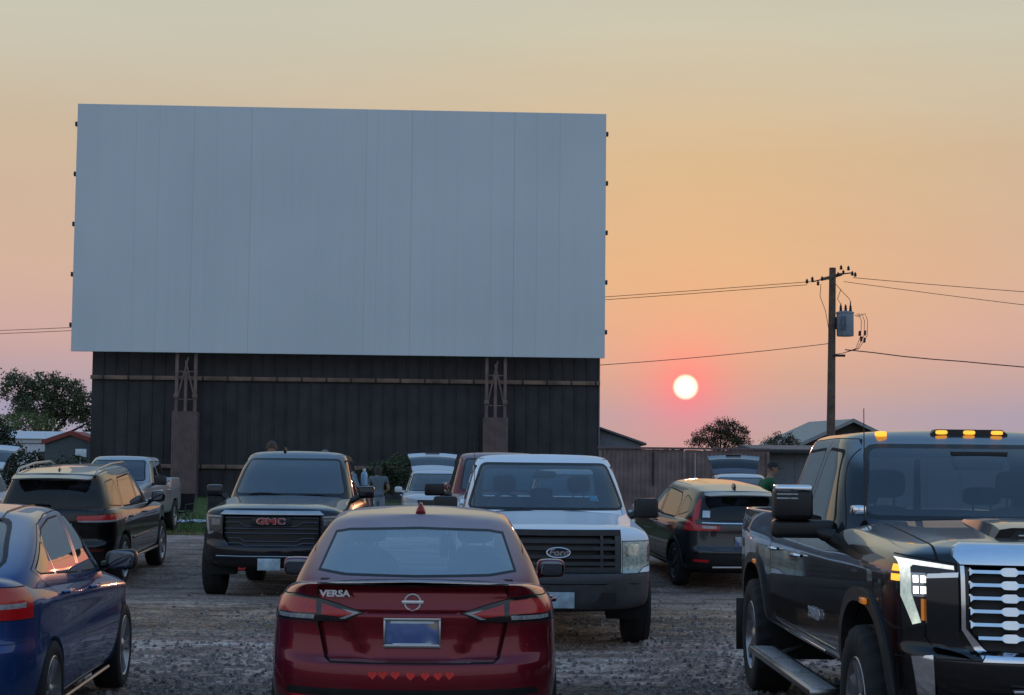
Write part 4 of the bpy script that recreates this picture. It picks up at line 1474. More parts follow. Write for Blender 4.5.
# ---- dark pickup with red lettering on its grille
def dark_pickup(loc, yaw, pitch=0.):
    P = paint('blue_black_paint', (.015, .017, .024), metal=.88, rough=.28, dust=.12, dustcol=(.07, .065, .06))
    c = Car('pickup_truck', 'dark pickup with red letters on its black grille, left of the red sedan', 'pickup truck', loc, yaw, pitch)
    p = dict(yF=2.78, yR=-3.10, W=.985, ax=1.87, wb=.98, cabr=-1.32, zb=1.25, zr=1.40, zc=1.36, zh=1.175, zs=1.10, bot=.45, fbar=(.36, .50, .66, .86), bump=.05, cf=.42,
             rfy=.22, roof=1.965, gw=.91, rw=.715, dome=.035,
             ws=rounded([(-.79, 1.36), (.79, 1.36), (.655, 1.83), (-.655, 1.83)], .05),
             door1=[(-.25, .52), (.86, .52), (.86, 1.2), (.74, 1.27), (.20, 1.85), (.08, 1.91), (-.25, 1.92)],
             win1=rounded([(-.19, 1.29), (.56, 1.29), (.12, 1.81), (-.19, 1.83)], .04),
             door2=[(-.27, .52), (-.27, 1.92), (-1.0, 1.91), (-1.16, 1.82), (-1.24, 1.60), (-1.26, 1.2), (-1.26, .52)],
             win2=rounded([(-.33, 1.29), (-.33, 1.83), (-.95, 1.81), (-1.10, 1.66), (-1.12, 1.31)], .04),
             hy=(-.10, -1.1), hz=1.10)
    pickup_shells(c, p, 2)
    c.ready([P, M_SEAM, M_BLACK])
    c.arches((1.87, -1.87), .42, .47, .98, .05, shape=sq_arch(.43, .475), flare=(.06, .015, M_BLACK), xin=.5)
    truck_cab(c, p, M_TINT, M_WINDD, P)
    front_seats(c, -.2, 1.24, M_SEAT, dy2=.85)
    rear_mirror(c, p)
    fc = lambda a: a.y > 2.1
    # blue-grey brow over the grille, then the stepped black grille
    c.overlay('grille_brow', [(-.64, 1.135), (.64, 1.135), (.70, 1.085), (-.70, 1.085)], 'F', M_SATIN, thick=.02, cond=fc)
    g = c.cut('grille', [(-.66, 1.078), (.66, 1.078), (.66, .80), (.56, .685), (-.56, .685), (-.66, .80)], 'F', M_BLACK, cond=fc, push=-.05)
    for z, drop in ((1.045, 0), (.985, .05), (.905, 0), (.845, 0), (.78, .04), (.715, .03)):
        b = bmesh.new()
        xs = [-.63, -.42, -.34, .34, .42, .63] if z > .8 else [-.58, -.42, -.34, .34, .42, .58]
        pts = []
        for i, x in enumerate(xs):
            q = c.cast((x, 6, z), (0, -1, 0))[0] or Vector((x, 2.7, z))
            pts.append((x, q.y - .015, z - (drop if 2 <= i <= 3 else 0)))
        tube(b, pts, .0085, 6)
        obj('grille_bar', b, mat('dark_satin', (.10, .10, .11), .35, metal=.8), g)
    q = c.cast((0, 6, 1.0), (0, -1, 0))[0]
    b = bmesh.new(); box(b, (0, q.y - .03, 1.0), (.54, .02, .115), bevel=.01)
    obj('badge_panel', b, M_BLACK, g)
    t = text_bm('GMC', .135, .012, 1.22, 0, .006)
    bmesh.ops.scale(t, vec=(1, .72, 1), verts=t.verts)
    bmesh.ops.transform(t, matrix=Matrix.Translation((0, q.y + .0, 1.0)) @ Matrix.Rotation(R(180), 4, 'Z') @ Matrix.Rotation(R(90), 4, 'X'), verts=t.verts)
    obj('lettering', t, mat('red_lettering', (.36, .035, .035), .3, var=.2), g)
    t = text_bm('GMC', .141, .006, 1.22, 0, .009)
    bmesh.ops.scale(t, vec=(1, .72, 1), verts=t.verts)
    bmesh.ops.transform(t, matrix=Matrix.Translation((0, q.y - .008, 1.0)) @ Matrix.Rotation(R(180), 4, 'Z') @ Matrix.Rotation(R(90), 4, 'X'), verts=t.verts)
    obj('lettering_rim', t, M_CHROME, g)
    for sg in (1, -1):
        f = lambda pts: [(sg * x, z) for x, z in pts]
        cond = lambda a: a.y > 2.25 and a.x * sg > .3
        nb = c.cutbm(f([(1.0, 1.10), (.675, 1.085), (.675, .90), (.80, .83), (.90, .80), (1.0, 1.0)]), 'F', .05, cond, seam=(.008, 1))
        bits = []
        for nm, poly, m in (('running_light', [(.965, 1.075), (.90, 1.075), (.855, .86), (.80, .87), (.80, .85), (.875, .825)], M_CLEAR),
                            ('running_light', [(.89, 1.075), (.69, 1.068), (.69, 1.052), (.89, 1.058)], M_CLEAR),
                            ('projector', [(.83, 1.03), (.70, 1.03), (.70, .95), (.83, .95)], mat('lamp_glass', (.10, .10, .11), .08, coat=1., var=.5, scale=60))):
            fs = carve(nb, f(poly), 'F', .03)
            if fs: bits.append((nm, take(nb, fs), m))
        h = obj('headlight', nb, M_SMOKE, c.root, ref=c.ref)
        for nm, b, m in bits: obj(nm, b, m, h, ref=c.ref)
        b = bmesh.new()
        tube(b, [(sg * .36 - .04, 2.76, .40), (sg * .36 - .04, 2.82, .39), (sg * .36 + .04, 2.82, .39), (sg * .36 + .04, 2.76, .40)], .014, 8)
        obj('tow_hook', b, mat('red_hook', (.4, .02, .02), .4), c.root)
        nb = c.cutbm(f([(.93, .47), (.72, .47), (.72, .40), (.93, .40)]), 'F', .05, cond, seam=(.005, 1))
        obj('fog_light', nb, M_SMOKE, c.root, ref=c.ref)
        nb = c.cutbm([(-3.3, 1.30), (-2.95, 1.30), (-2.95, .95), (-3.3, .95)], 'R' if sg > 0 else 'L', .03, cond=lambda a: a.x * sg > .6, seam=(.006, 1))
        obj('tail_light', nb, M_RED, c.root, ref=c.ref)
        b = bmesh.new()
        box(b, (sg * 1.0, -.2, .42), (.14, 2.6, .04), bevel=.015)
        obj('running_board', b, M_BLACK, c.root)
    bmb = c.cutbm([(-1.05, .665), (1.05, .665), (1.05, .30), (-1.05, .30)], 'F', .12, cond=lambda a: a.y > 2.4, seam=(.006, 1))
    fs = carve(bmb, [(-.9, .49), (.9, .49), (.8, .34), (-.8, .34)], 'F', .05)
    for f in fs: f.material_index = 2
    bo = obj('front_bumper', bmb, c.mats, c.root, ref=c.ref)
    b = bmesh.new(); tube(b, [(-.72, 2.74, .555), (-.4, 2.785, .55), (0, 2.795, .55), (.4, 2.785, .55), (.72, 2.74, .555)], .008, 6)
    obj('bumper_trim', b, M_SATIN, bo)
    plate_part(c, (0, 2.805, .45), 'F', mats=M_PLATEW, parent=bo)
    for sg in (1, -1):
        b = sub_box((sg * .28, 2.40, 1.205), (.22, .06, .02), 1)
        obj('hood_vent', b, M_BLACK, c.root)
    pickup_mirror(c, 1.0, 1.225, .66, 1.30, 1.47, P, (.86, 1.24))
    blade_wiper(c, .58, .86, .04, .96, M_BLACK)
    blade_wiper(c, -.1, .96, -.60, .88, M_BLACK)
    fb = sub_box((0.18, -.0, 1.985), (.06, .16, .07), 2, lambda v: setattr(v.co, 'x', v.co.x * (.3 if v.co.z > 0 else 1)))
    obj('roof_antenna', fb, M_BLACK, c.root)
    put_wheels(c, (1.87, -1.87), .86, .42, .275, .235, (6, 'twin'), M_ALLOYD, M_RUBBER, M_DARK, knobby=True)
    b = bmesh.new(); box(b, (0, -.1, .5), (1.3, 5.0, .2), bevel=.03)
    obj('chassis', b, M_DARK, c.root)
    steering(c, .42, .42, 1.30)
    c.root.scale = (1, 1, 1.035)
    c.finish()
    return c

# ---- white work pickup
def white_pickup(loc, yaw, pitch=0.):
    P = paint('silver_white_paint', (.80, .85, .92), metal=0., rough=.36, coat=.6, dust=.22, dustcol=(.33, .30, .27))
    c = Car('pickup_truck', 'white pickup with a grey grille and dark bumper, right of the red sedan', 'pickup truck', loc, yaw, pitch)
    p = dict(yF=2.77, yR=-3.12, W=.955, ax=1.84, wb=.86, cabr=-.95, zb=1.22, zr=1.34, zc=1.31, zh=1.165, zs=1.06, bot=.45, fbar=(.34, .48, .735, .92), bump=.08, cf=.36,
             rfy=.18, roof=1.875, gw=.90, rw=.73, dome=.0,
             ws=rounded([(-.82, 1.31), (.82, 1.31), (.675, 1.755), (-.675, 1.755)], .05),
             door1=[(-.52, .52), (.74, .52), (.74, 1.17), (.62, 1.24), (.15, 1.77), (.04, 1.82), (-.52, 1.83)],
             win1=rounded([(-.46, 1.27), (.46, 1.27), (.06, 1.73), (-.46, 1.74)], .04),
             hy=(-.36,), hz=1.07)
    pickup_shells(c, p, 2)
    c.ready([P, M_SEAM, M_BLACK])
    c.arches((1.84, -1.84), .40, .45, .95, .05, shape=sq_arch(.40, .45), xin=.5)
    truck_cab(c, p, M_GLASS, M_WIND, M_BLACK)
    rear_mirror(c, p)
    for x in (-.42, .42):
        seat(c, x, -.25, .80, M_SEAT, h=.60, w=.54)
    seat(c, 0, -.22, .80, M_SEAT, h=.52, w=.30, hh=.14)
    fc = lambda a: a.y > 2.2
    PL = mat('charcoal_plastic', (.045, .047, .052), .5, var=.25, scale=9, bump=.2, bscale=240)
    g = c.cut('grille', [(-.60, 1.145), (.60, 1.145), (.60, .755), (-.60, .755)], 'F', M_BLACK, cond=fc, push=-.05, seam=(.012, 2))
    fy = lambda x, z: (c.cast((x, 6, z), (0, -1, 0))[0] or Vector((x, 2.7, z))).y
    def frame_bar(x0, z0, x1, z1, t, d=.03, m=PL, nm='grille_bar'):
        b = bmesh.new()
        n = 10
        prev = None
        for i in range(n + 1):
            x = x0 + (x1 - x0) * i / n; z = z0 + (z1 - z0) * i / n
            y = fy(x, z)
            ex = (0, t / 2) if abs(x1 - x0) > abs(z1 - z0) else (t / 2, 0)
            r = [b.verts.new(v) for v in ((x - ex[0], y + .006, z - ex[1]), (x + ex[0], y + .006, z + ex[1]), (x + ex[0] * .8, y - d, z + ex[1] * .8), (x - ex[0] * .8, y - d, z - ex[1] * .8))]
            if prev:
                for k in range(4):
                    b.faces.new((prev[k], prev[(k + 1) % 4], r[(k + 1) % 4], r[k]))
            else:
                b.faces.new(r)
            prev = r
        b.faces.new(prev[::-1])
        bmesh.ops.recalc_face_normals(b, faces=b.faces)
        obj(nm, b, m, g, 30)
    frame_bar(-.60, 1.125, .60, 1.125, .05, nm='grille_frame')
    frame_bar(-.60, .775, .60, .775, .05, nm='grille_frame')
    for sx in (-.575, .575): frame_bar(sx, .80, sx, 1.10, .05, nm='grille_frame')
    for sx in (-.42, .42): frame_bar(sx, .80, sx, 1.10, .025)
    for z in (1.045, .98, .90, .835): frame_bar(-.55, z, .55, z, .036)
    b = bmesh.new()
    y0 = fy(0, .94)
    lathe(b, [(y0 - .01, .118), (y0 + .018, .118), (y0 + .022, .108), (y0 + .018, .104), (y0 + .016, .001)], 36, 'y', (0, 0, 0))
    bmesh.ops.recalc_face_normals(b, faces=b.faces)
    for v in b.verts:
        v.co.z = v.co.z * .44 + .94
        if math.hypot(v.co.x, (v.co.z - .94) / .44) < .106: pass
    e = obj('emblem', b, mat('navy_enamel', (.010, .014, .035), .25, coat=1.), g)
    rb = bmesh.new()
    tube(rb, [(.112 * math.cos(t), y0 + .02, .94 + .048 * math.sin(t)) for t in [2 * math.pi * k / 36 for k in range(37)]], .006, 6, cap=False)
    obj('emblem_rim', rb, M_CHROME, e)
    t = text_bm('Ford', .085, .003, 1.15, .25, .001)
    bmesh.ops.transform(t, matrix=Matrix.Translation((0, y0 + .022, .94)) @ Matrix.Rotation(R(180), 4, 'Z') @ Matrix.Rotation(R(90), 4, 'X'), verts=t.verts)
    obj('lettering', t, M_CHROME, e)
    for sg in (1, -1):
        f = lambda pts: [(sg * x, z) for x, z in pts]
        cond = lambda a: a.y > 2.25 and a.x * sg > .3
        nb = c.cutbm(f([(1.0, 1.045), (.625, 1.045), (.625, .745), (.78, .745), (.84, .80), (1.0, .84)]), 'F', .05, cond, seam=(.008, 1))
        bits = []
        for nm, poly, m in (('amber_reflector', [(.91, 1.03), (.885, 1.03), (.885, .84), (.91, .85)], M_REDDK),
                            ('projector', [(.80, 1.02), (.66, 1.02), (.66, .90), (.80, .90)], mat('reflector_bowl', (.45, .48, .42), .15, metal=.8, var=.5, scale=18)),
                            ('turn_signal', [(.80, .88), (.66, .88), (.66, .78), (.76, .78)], mat('pale_lens', (.40, .44, .38), .12, coat=1., var=.4, scale=30))):
            fs = carve(nb, f(poly), 'F', .03)
            if fs: bits.append((nm, take(nb, fs), m))
        h = obj('headlight', nb, mat('pale_lens', (.40, .44, .38), .12, coat=1., var=.4, scale=30), c.root, ref=c.ref)
        for nm, b, m in bits: obj(nm, b, m, h, ref=c.ref)
        nb = c.cutbm([(-3.3, 1.30), (-2.98, 1.30), (-2.98, .85), (-3.3, .85)], 'R' if sg > 0 else 'L', .03, cond=lambda a: a.x * sg > .6, seam=(.006, 1))
        obj('tail_light', nb, M_RED, c.root, ref=c.ref)
    bmb = c.cutbm([(-1.05, .742), (1.05, .742), (1.05, .27), (-1.05, .27)], 'F', .06, cond=lambda a: a.y > 2.28, seam=(.008, 1))
    fs = carve(bmb, [(-.9, .405), (.9, .405), (.9, .2), (-.9, .2)], 'F', .02)
    for f in fs: f.material_index = 1
    bo = obj('front_bumper', bmb, [PL, M_DARK], c.root, ref=c.ref)
    for m in (0,):
        pass
    for sg in (1, -1):
        b = bmesh.new()
        y1 = fy(sg * .42, .50)
        prism(b, rounded([(sg * .42 - .14, .565), (sg * .42 + .14, .565), (sg * .42 + .13, .43), (sg * .42 - .13, .43)], .03), y1 - .03, y1 + .008)
        obj('bumper_pocket', b, M_BLACK, bo)
    b = bmesh.new()
    pts = []
    for x in (-.9, -.75, -.4, 0, .4, .75, .9):
        pts.append((x, fy(x, .65) + .004, .65))
    tube(b, pts, .012, 6)
    obj('bumper_step', b, M_BLACK, bo)
    plate_part(c, (.0, fy(0, .5) + .012, .495), 'F', mats=M_PLATEW, parent=bo)
    pickup_mirror(c, .955, 1.215, .60, 1.20, 1.415, M_BLACK, (.86, 1.20))
    blade_wiper(c, .62, .78, .06, .86, M_BLACK)
    blade_wiper(c, -.05, .86, -.58, .80, M_BLACK)
    b = bmesh.new(); tube(b, [(.78, .92, 1.25), (.78, .86, 2.1)], [.004, .0025], 6)
    obj('whip_antenna', b, M_BLACK, c.root)
    steering(c, .42, .34, 1.27)
    # registration stickers at the screen's lower corner
    q, n = c.cast((-.52, 3, 1.42), (0, -1, 0))
    if q:
        b = bmesh.new(); box(b, (0, 0, 0), (.10, .004, .08))
        bmesh.ops.transform(b, matrix=Matrix.Translation(q - n * .02) @ n.to_track_quat('Y', 'Z').to_matrix().to_4x4(), verts=b.verts)
        obj('window_sticker', b, mat('teal_sticker', (.05, .30, .42), .5, var=.5, scale=30), c.root)
    put_wheels(c, (1.84, -1.84), .83, .395, .255, .225, (5, 'single'), M_ALLOY, M_RUBBER, M_DARK)
    b = bmesh.new(); box(b, (0, -.1, .46), (1.3, 5.0, .2), bevel=.03)
    obj('chassis', b, M_DARK, c.root)
    c.finish()
    return c

# ---- plainer pickups farther back
def plain_pickup(name, label, P, loc, yaw, pitch=0., mirror=(.98, 1.25, 1.24, 1.46), roof=1.95, scale=1., crew=True, tail=True):
    c = Car('pickup_truck', label, 'pickup truck', loc, yaw, pitch)
    p = dict(yF=2.85, yR=-3.10, W=.985, ax=1.90, wb=1.0, cabr=-1.28 if crew else -.9, zb=1.25, zr=1.40, zc=1.36, zh=1.20, zs=1.10, bot=.47, fbar=(.36, .52, .70, .92), bump=.06, cf=.40,
             rfy=.26, roof=roof, gw=.90, rw=.69, dome=.01,
             ws=rounded([(-.72, 1.36), (.72, 1.36), (.61, roof - .13), (-.61, roof - .13)], .05),
             door1=[(-.23, .54), (.86, .54), (.86, 1.2), (.74, 1.27), (.20, 1.85), (.08, 1.90), (-.23, 1.91)],
             win1=rounded([(-.17, 1.29), (.58, 1.29), (.14, 1.80), (-.17, 1.82)], .04),
             door2=[(-.25, .54), (-.25, 1.91), (-1.0, 1.90), (-1.14, 1.82), (-1.21, 1.60), (-1.22, 1.2), (-1.22, .54)],
             win2=rounded([(-.31, 1.29), (-.31, 1.82), (-.95, 1.80), (-1.07, 1.66), (-1.09, 1.31)], .04),
             hy=(-.08, -1.06), hz=1.10)
    pickup_shells(c, p, 2)
    c.ready([P, M_SEAM, M_BLACK])
    c.arches((1.90, -1.90), .42, .46, .98, .05, shape=sq_arch(.42, .465), xin=.5)
    truck_cab(c, p, M_TINT, M_WIND, M_CHROME)
    front_seats(c, -.2, 1.24, M_SEAT, dy2=.85)
    fc = lambda a: a.y > 2.2
    g = c.cut('grille', [(-.58, 1.13), (.58, 1.13), (.58, .74), (-.58, .74)], 'F', M_BLACK, cond=fc, push=-.05, seam=(.02, 2))
    for z in (1.05, .95, .85):
        b = bmesh.new(); box(b, (0, 2.76, z), (1.12, .03, .035), bevel=.008)
        obj('grille_bar', b, M_CHROME, g)
    for sg in (1, -1):
        f = lambda pts: [(sg * x, z) for x, z in pts]
        nb = c.cutbm(f([(1.0, 1.10), (.62, 1.10), (.62, .84), (1.0, .86)]), 'F', .05, lambda a: a.y > 2.3 and a.x * sg > .3, seam=(.008, 1))
        obj('headlight', nb, M_CLEAR, c.root, ref=c.ref)
        nb = c.cutbm([(-3.3, 1.32), (-2.94, 1.32), (-2.94, .90), (-3.3, .90)], 'R' if sg > 0 else 'L', .03, cond=lambda a: a.x * sg > .6, seam=(.006, 1))
        obj('tail_light', nb, M_RED, c.root, ref=c.ref)
    bmb = c.cutbm([(-1.05, .71), (1.05, .71), (1.05, .30), (-1.05, .30)], 'F', .06, cond=lambda a: a.y > 2.3, seam=(.008, 1))
    obj('front_bumper', bmb, M_CHROME, c.root, ref=c.ref)
    pickup_mirror(c, mirror[0], mirror[1], .68, mirror[2], mirror[3], M_BLACK, (.88, 1.24))
    blade_wiper(c, .62, .9, .06, .99, M_BLACK)
    put_wheels(c, (1.90, -1.90), .855, .41, .265, .235, (6, 'single'), M_ALLOY, M_RUBBER, M_DARK)
    b = bmesh.new(); box(b, (0, -.1, .48), (1.3, 5.0, .2), bevel=.03)
    obj('chassis', b, M_DARK, c.root)
    c.finish()
    return c
# ------------------------------------------------------------------ estates and sport utility cars
def suv_shells(c, p, sub=2):
    """two-box shell: bonnet and sides to the belt line, plus a tall cabin that runs to the tail"""
    yF, yR, W, ax = p['yF'], p['yR'], p['W'], p['ax']
    wb, roof, zb, zbr, zc, zh, bot = p['wb'], p['roof'], p['zb'], p['zbr'], p['zc'], p['zh'], p['bot']
    cf, cr = p.get('cf', .48), p.get('cr', .32)
    n = 11
    WW = [(yR, W - .07), (yR + .35, W - .02), (-ax, W), (0, W - .015), (ax, W), (yF - .35, W - .05), (yF, W - .14)]
    def ws(k): return [(y, w * k) for y, w in WW]
    def Z(r, m, f): return [(yR, r), (-ax - .3, m), (ax + .2, m), (yF, f)]
    t = p['tail']           # y offsets of the tail profile from bumper up to the belt line
    low = [
        lv(n, ws(.70), yF - .25, yR + .15, Z(bot + .08, bot + .04, bot + .04), cf, cr),
        lv(n, ws(.955), yF - .10, yR + .05, Z(bot + .08, bot, bot + .02), cf, cr),
        lv(n, ws(.99), yF - .01, yR + t[0], Z(bot + .22, bot + .14, bot + .16), cf, cr),
        lv(n, ws(1.0), yF, yR + t[1], Z(p['bz'], bot + .33, bot + .30), cf, cr),
        lv(n, ws(1.0), yF - .02, yR + t[2], Z(p['bz'] + .035, bot + .42, bot + .38), cf, cr),
        lv(n, ws(.998), yF - .04, yR + t[3], Z((p['bz'] + zbr) / 2, (bot + .42 + zb) / 2 + .03, (bot + .38 + zh) / 2), cf, cr),
        lv(n, ws(.990), yF - .07, yR + t[4], Z(zbr - .10, zb - .10, zh - .09), cf, cr),
        lv(n, ws(.960), yF - .11, yR + t[5], [(yR, zbr), (0, zb - .02), (wb, zc - .10), (yF, zh - .03)], cf, cr),
        lv(n, [(yR, W - .15), (-ax, W - .09), (0, W - .09), (wb, W - .13), (yF, W - .28)], yF - .17, yR + t[5] + .05, [(yR, zbr + .02), (0, zb + .03), (wb, zc - .04), (yF, zh)], cf - .05, cr - .06),
        lv(n, [(yR, W - .25), (0, W - .20), (wb, W - .30), (yF, W - .42)], yF - .24, yR + t[5] + .12, [(yR, zbr - .12), (0, zb - .10), (wb - .35, zb - .10), (wb - .05, zc - .005), (yF, zh + .03)], cf - .1, cr - .1),
        lv(n, 0, yF - .28, yR + t[5] + .16, [(yR, zbr - .12), (0, zb - .10), (wb - .35, zb - .10), (wb - .05, zc + .015), (yF, zh + .045)], cf - .1, cr - .12),
    ]
    c.add(shell(low, sub, cr_lv={3: (.6, 15, 18), 4: (.5, 15, 18), 8: .3}))
    gw, rw, rf, rr, rz = p['gw'], p['rw'], p['rfy'], p['rry'], p['rrz']
    yb = yR + t[5] + .02
    def zz(a, b, d): return [(yb, a), (0, b), (wb, d)]
    up = [
        lv(10, gw + .02, wb + .10, yb - .01, zz(zbr - .10, zb - .10, zc - .14), .45, .24),
        lv(10, gw, wb, yb + .015, zz(zbr + .03, zb + .03, zc - .02), .45, .24),
        lv(10, gw * .55 + rw * .45, (wb + rf) / 2 + .02, yb * .55 + rr * .45 + .01, zz((zbr + rz) / 2 - .02, (zb + roof) / 2 - .02, (zc + roof) / 2 - .01), .36, .22),
        lv(10, rw + .025, rf + .05, rr + .035, [(rr, rz - .09), (rr + .7, roof - .09), (rf, roof - .11)], .26, .18),
        lv(10, rw - .02, rf - .06, rr - .01, [(rr, rz - .025), (rr + .7, roof - .035), (rf, roof - .05)], .22, .14),
        lv(10, rw - .12, rf - .13, rr + .02, [(rr, rz - .003), (rr + .7, roof - .008), (rf, roof - .02)], .2, .10),
        lv(10, rw - .36, rf - .18, rr + .03, [(rr, rz + .006), (rr + .7, roof + .004), (rf, roof - .008)], .18, .08),
        lv(10, 0, rf - .2, rr + .04, [(rr, rz + .010), (rr + .7, roof + .01), (rf, roof)], .16, .06),
    ]
    c.add(shell(up, sub, cr_lv={4: (.55, 13, 17)}))

def suv_cut(c, p, gm, rm, wm, hatch_hole=False):
    """windows and doors shared by the sport utility cars; returns the tailgate glass"""
    con = lambda q: q.z > p['zb'] + .02 and q.y < p['wb'] + .3 and q.y > 0
    c.paintf(offset(p['ws'], .025), 'F', 2, .15, cond=con)
    c.cut('windshield', p['ws'], 'F', wm, cond=con, thr=.15)
    W = p['W']
    c.paintf([(-W + .18, p['yR'] + .2), (W - .18, p['yR'] + .2), (W - .18, p['wb'] - .2), (-W + .18, p['wb'] - .2)], 'T', 2, .2, cond=lambda q: q.z < p['zb'] + .02)
    con = lambda q: q.y < -1.2 and q.z > p['zb'] + .0
    for v in 'RL':
        sg = 1 if v == 'R' else -1
        co = lambda q: q.x * sg > .4
        c.door(p['door1'], v, [p['win1']], M_GLASS if p.get('clear_front') else gm, (p['hy'][0], p['hz'], p['hm']), cond=co)
        c.door(p['door2'], v, [p['win2']], gm, (p['hy'][1], p['hz'], p['hm']), cond=co)
        if 'win3' in p:
            c.paintf(offset(p['win3'], .02), v, 2, .12, cond=co)
            c.cut('quarter_window', p['win3'], v, rm, cond=co, thr=.12)
    return con

def door_polys(p):
    """doors and side windows from a few stations"""
    a, b, d = p['ap'], p['bp'], p['cp']      # A pillar base, B pillar, C pillar stations at the belt
    zb, zt, bot = p['zb'], p['zt'], p['bot'] + .10
    s = p.get('slant', .42)
    p['door1'] = [(b + .01, bot), (a + .12, bot), (a + .12, zb - .16), (a - .02, zb - .02), (a - s - .16, zt - .04), (a - s - .34, zt + .04), (b + .01, zt + .045)]
    p['win1'] = rounded([(b + .06, zb + .035), (a - .14, zb + .015), (a - s - .24, zt - .04), (b + .06, zt)], .035)
    p['door2'] = [(b - .01, bot), (b - .01, zt + .045), (d + .12, zt + .02), (d - .06, zt - .14), (d - .12, zb), (d + .0, zb - .26), (d + .16, bot + .14), (d + .16, bot)]
    p['win2'] = rounded([(b - .06, zb + .035), (b - .06, zt), (d + .10, zt - .02), (d - .02, zt - .14), (d - .05, zb + .06)], .035)
    return p

def rear_cam_bits(c, y, z):
    pass

# ---- black sport utility car on the left
def black_suv(loc, yaw, pitch):
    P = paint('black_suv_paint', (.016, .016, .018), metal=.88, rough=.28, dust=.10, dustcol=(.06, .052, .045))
    c = Car('suv', 'black SUV with silver roof rails seen from behind, parked ahead of the blue sedan', 'car', loc, yaw, pitch)
    p = dict(yF=2.37, yR=-2.45, W=.965, ax=1.458, wb=1.10, roof=1.72, zb=1.10, zbr=1.16, zc=1.14, zh=.98, bot=.30, bz=.66, tail=(.0, .0, .05, .06, .06, .09), gw=.855, rw=.66, rfy=.28, rry=-2.18, rrz=1.665,
             zt=1.57, ap=.98, bp=-.12, cp=-1.12, hy=(-.0, -1.0), hz=.99, hm=P, slant=.5, clear_front=True)
    door_polys(p)
    p['ws'] = rounded([(-.73, 1.15), (.73, 1.15), (.60, 1.60), (-.60, 1.60)], .05)
    p['win3'] = rounded([(-1.30, 1.17), (-1.30, 1.50), (-1.38, 1.55), (-1.85, 1.53), (-2.02, 1.22)], .04)
    suv_shells(c, p, 2)
    c.ready([P, M_SEAM, M_BLACK])
    c.arches((1.458, -1.458), .385, .425, .955, .05, shape=sq_arch(.39, .43), xin=.5)
    con = suv_cut(c, p, M_TINT, M_PRIV, M_WIND)
    # tailgate with glass, spoiler, lamps
    rg = rounded([(-.74, 1.20), (.74, 1.20), (.62, 1.575), (-.62, 1.575)], .06)
    c.paintf(offset(rg, .03), 'B', 2, cond=con)
    c.cut('rear_window', rg, 'B', M_PRIV, cond=con)
    b = bmesh.new()
    prof = [(-2.16, 1.66), (-2.37, 1.620), (-2.375, 1.603), (-2.20, 1.60), (-2.10, 1.63)]
    ring = None
    for x in (-.60, -.56, -.3, 0, .3, .56, .60):
        dz = -.012 * (abs(x) / .64) ** 2 * 2
        k = .55 if abs(x) > .58 else 1
        r = [b.verts.new((x, -2.12 + (y + 2.12) * k, z + dz)) for y, z in prof]
        if ring:
            for i in range(5):
                b.faces.new((ring[i], ring[(i + 1) % 5], r[(i + 1) % 5], r[i]))
        else:
            b.faces.new(r)
        ring = r
    b.faces.new(ring[::-1])
    bmesh.ops.recalc_face_normals(b, faces=b.faces)
    obj('spoiler', b, P, c.root, 30)
    for sg in (1, -1):
        f = lambda pts: [(sg * x, z) for x, z in pts]
        cond = lambda q: q.y < -1.9 and q.x * sg > .2
        nb = c.cutbm(f([(.99, 1.085), (.42, 1.075), (.40, 1.04), (.43, .985), (.99, .975)]), 'B', .02, cond, seam=(.006, 1))
        fs = carve(nb, f([(.99, 1.005), (.40, 1.005), (.40, .97), (.99, .97)]), 'B', .02)
        low = take(nb, fs) if fs else None
        t = obj('tail_light', nb, M_RED, c.root, ref=c.ref)
        if low: obj('reversing_lens', low, M_CLEAR, t, ref=c.ref)
        c.paintf(f([(.555, 1.20), (.548, 1.20), (.548, .70), (.555, .70)]), 'B', 1, .05, cond=cond)
        nb = c.cutbm(f([(.80, .60), (.62, .60), (.62, .565), (.80, .565)]), 'B', .1, cond, seam=(.005, 1))
        obj('reflector', nb, M_REDDK, c.root, ref=c.ref)
        # roof rails
        b = bmesh.new()
        tube(b, [(sg * .60, -1.98, 1.655), (sg * .60, -1.85, 1.725), (sg * .60, -1.0, 1.765), (sg * .59, -.1, 1.755), (sg * .585, .15, 1.70)], [.016, .02, .02, .02, .016], 8)
        obj('roof_rail', b, M_SATIN, c.root)
        # mirrors
        mb = sub_box((sg * 1.02, .72, 1.18), (.24, .13, .19), 2)
        tube(mb, [(sg * .86, .78, 1.10), (sg * .96, .72, 1.13)], [.04, .03], 8)
        mm = obj('mirror', mb, P, c.root)
        gb = sub_box((sg * 1.022, .652, 1.18), (.195, .012, .15), 2)
        obj('mirror_glass', gb, M_MIRROR, mm)
        b = bmesh.new()
        box(b, (sg * .962, 0, .36), (.03, 2.0, .035), bevel=.01)
        obj('sill_trim', b, M_SATIN, c.root)
        b = bmesh.new()
        box(b, (sg * .968, .05, .655), (.014, 1.9, .03), bevel=.006)
        obj('side_moulding', b, P, c.root)
    b = bmesh.new(); box(b, (0, -2.428, .955), (.72, .02, .028), bevel=.008)
    obj('tailgate_trim', b, M_CHROME, c.root)
    bmb = c.cutbm([(-1.1, .70), (1.1, .70), (1.1, .28), (-1.1, .28)], 'B', .15, cond=lambda q: q.y < -2.0, seam=(.006, 1))
    for f in carve(bmb, [(-.9, .50), (.9, .50), (.9, .25), (-.9, .25)], 'B', .05): f.material_index = 2
    obj('rear_bumper', bmb, c.mats, c.root, ref=c.ref)
    plate_part(c, (0, -2.405, .83), 'B', mats=M_PLATEW, frame=M_SATIN)
    b = bmesh.new(); tube(b, [(.0, -2.36, 1.235), (-.18, -2.345, 1.245), (-.40, -2.34, 1.235)], [.014, .009, .006], 6)
    obj('rear_wiper', b, M_BLACK, c.root)
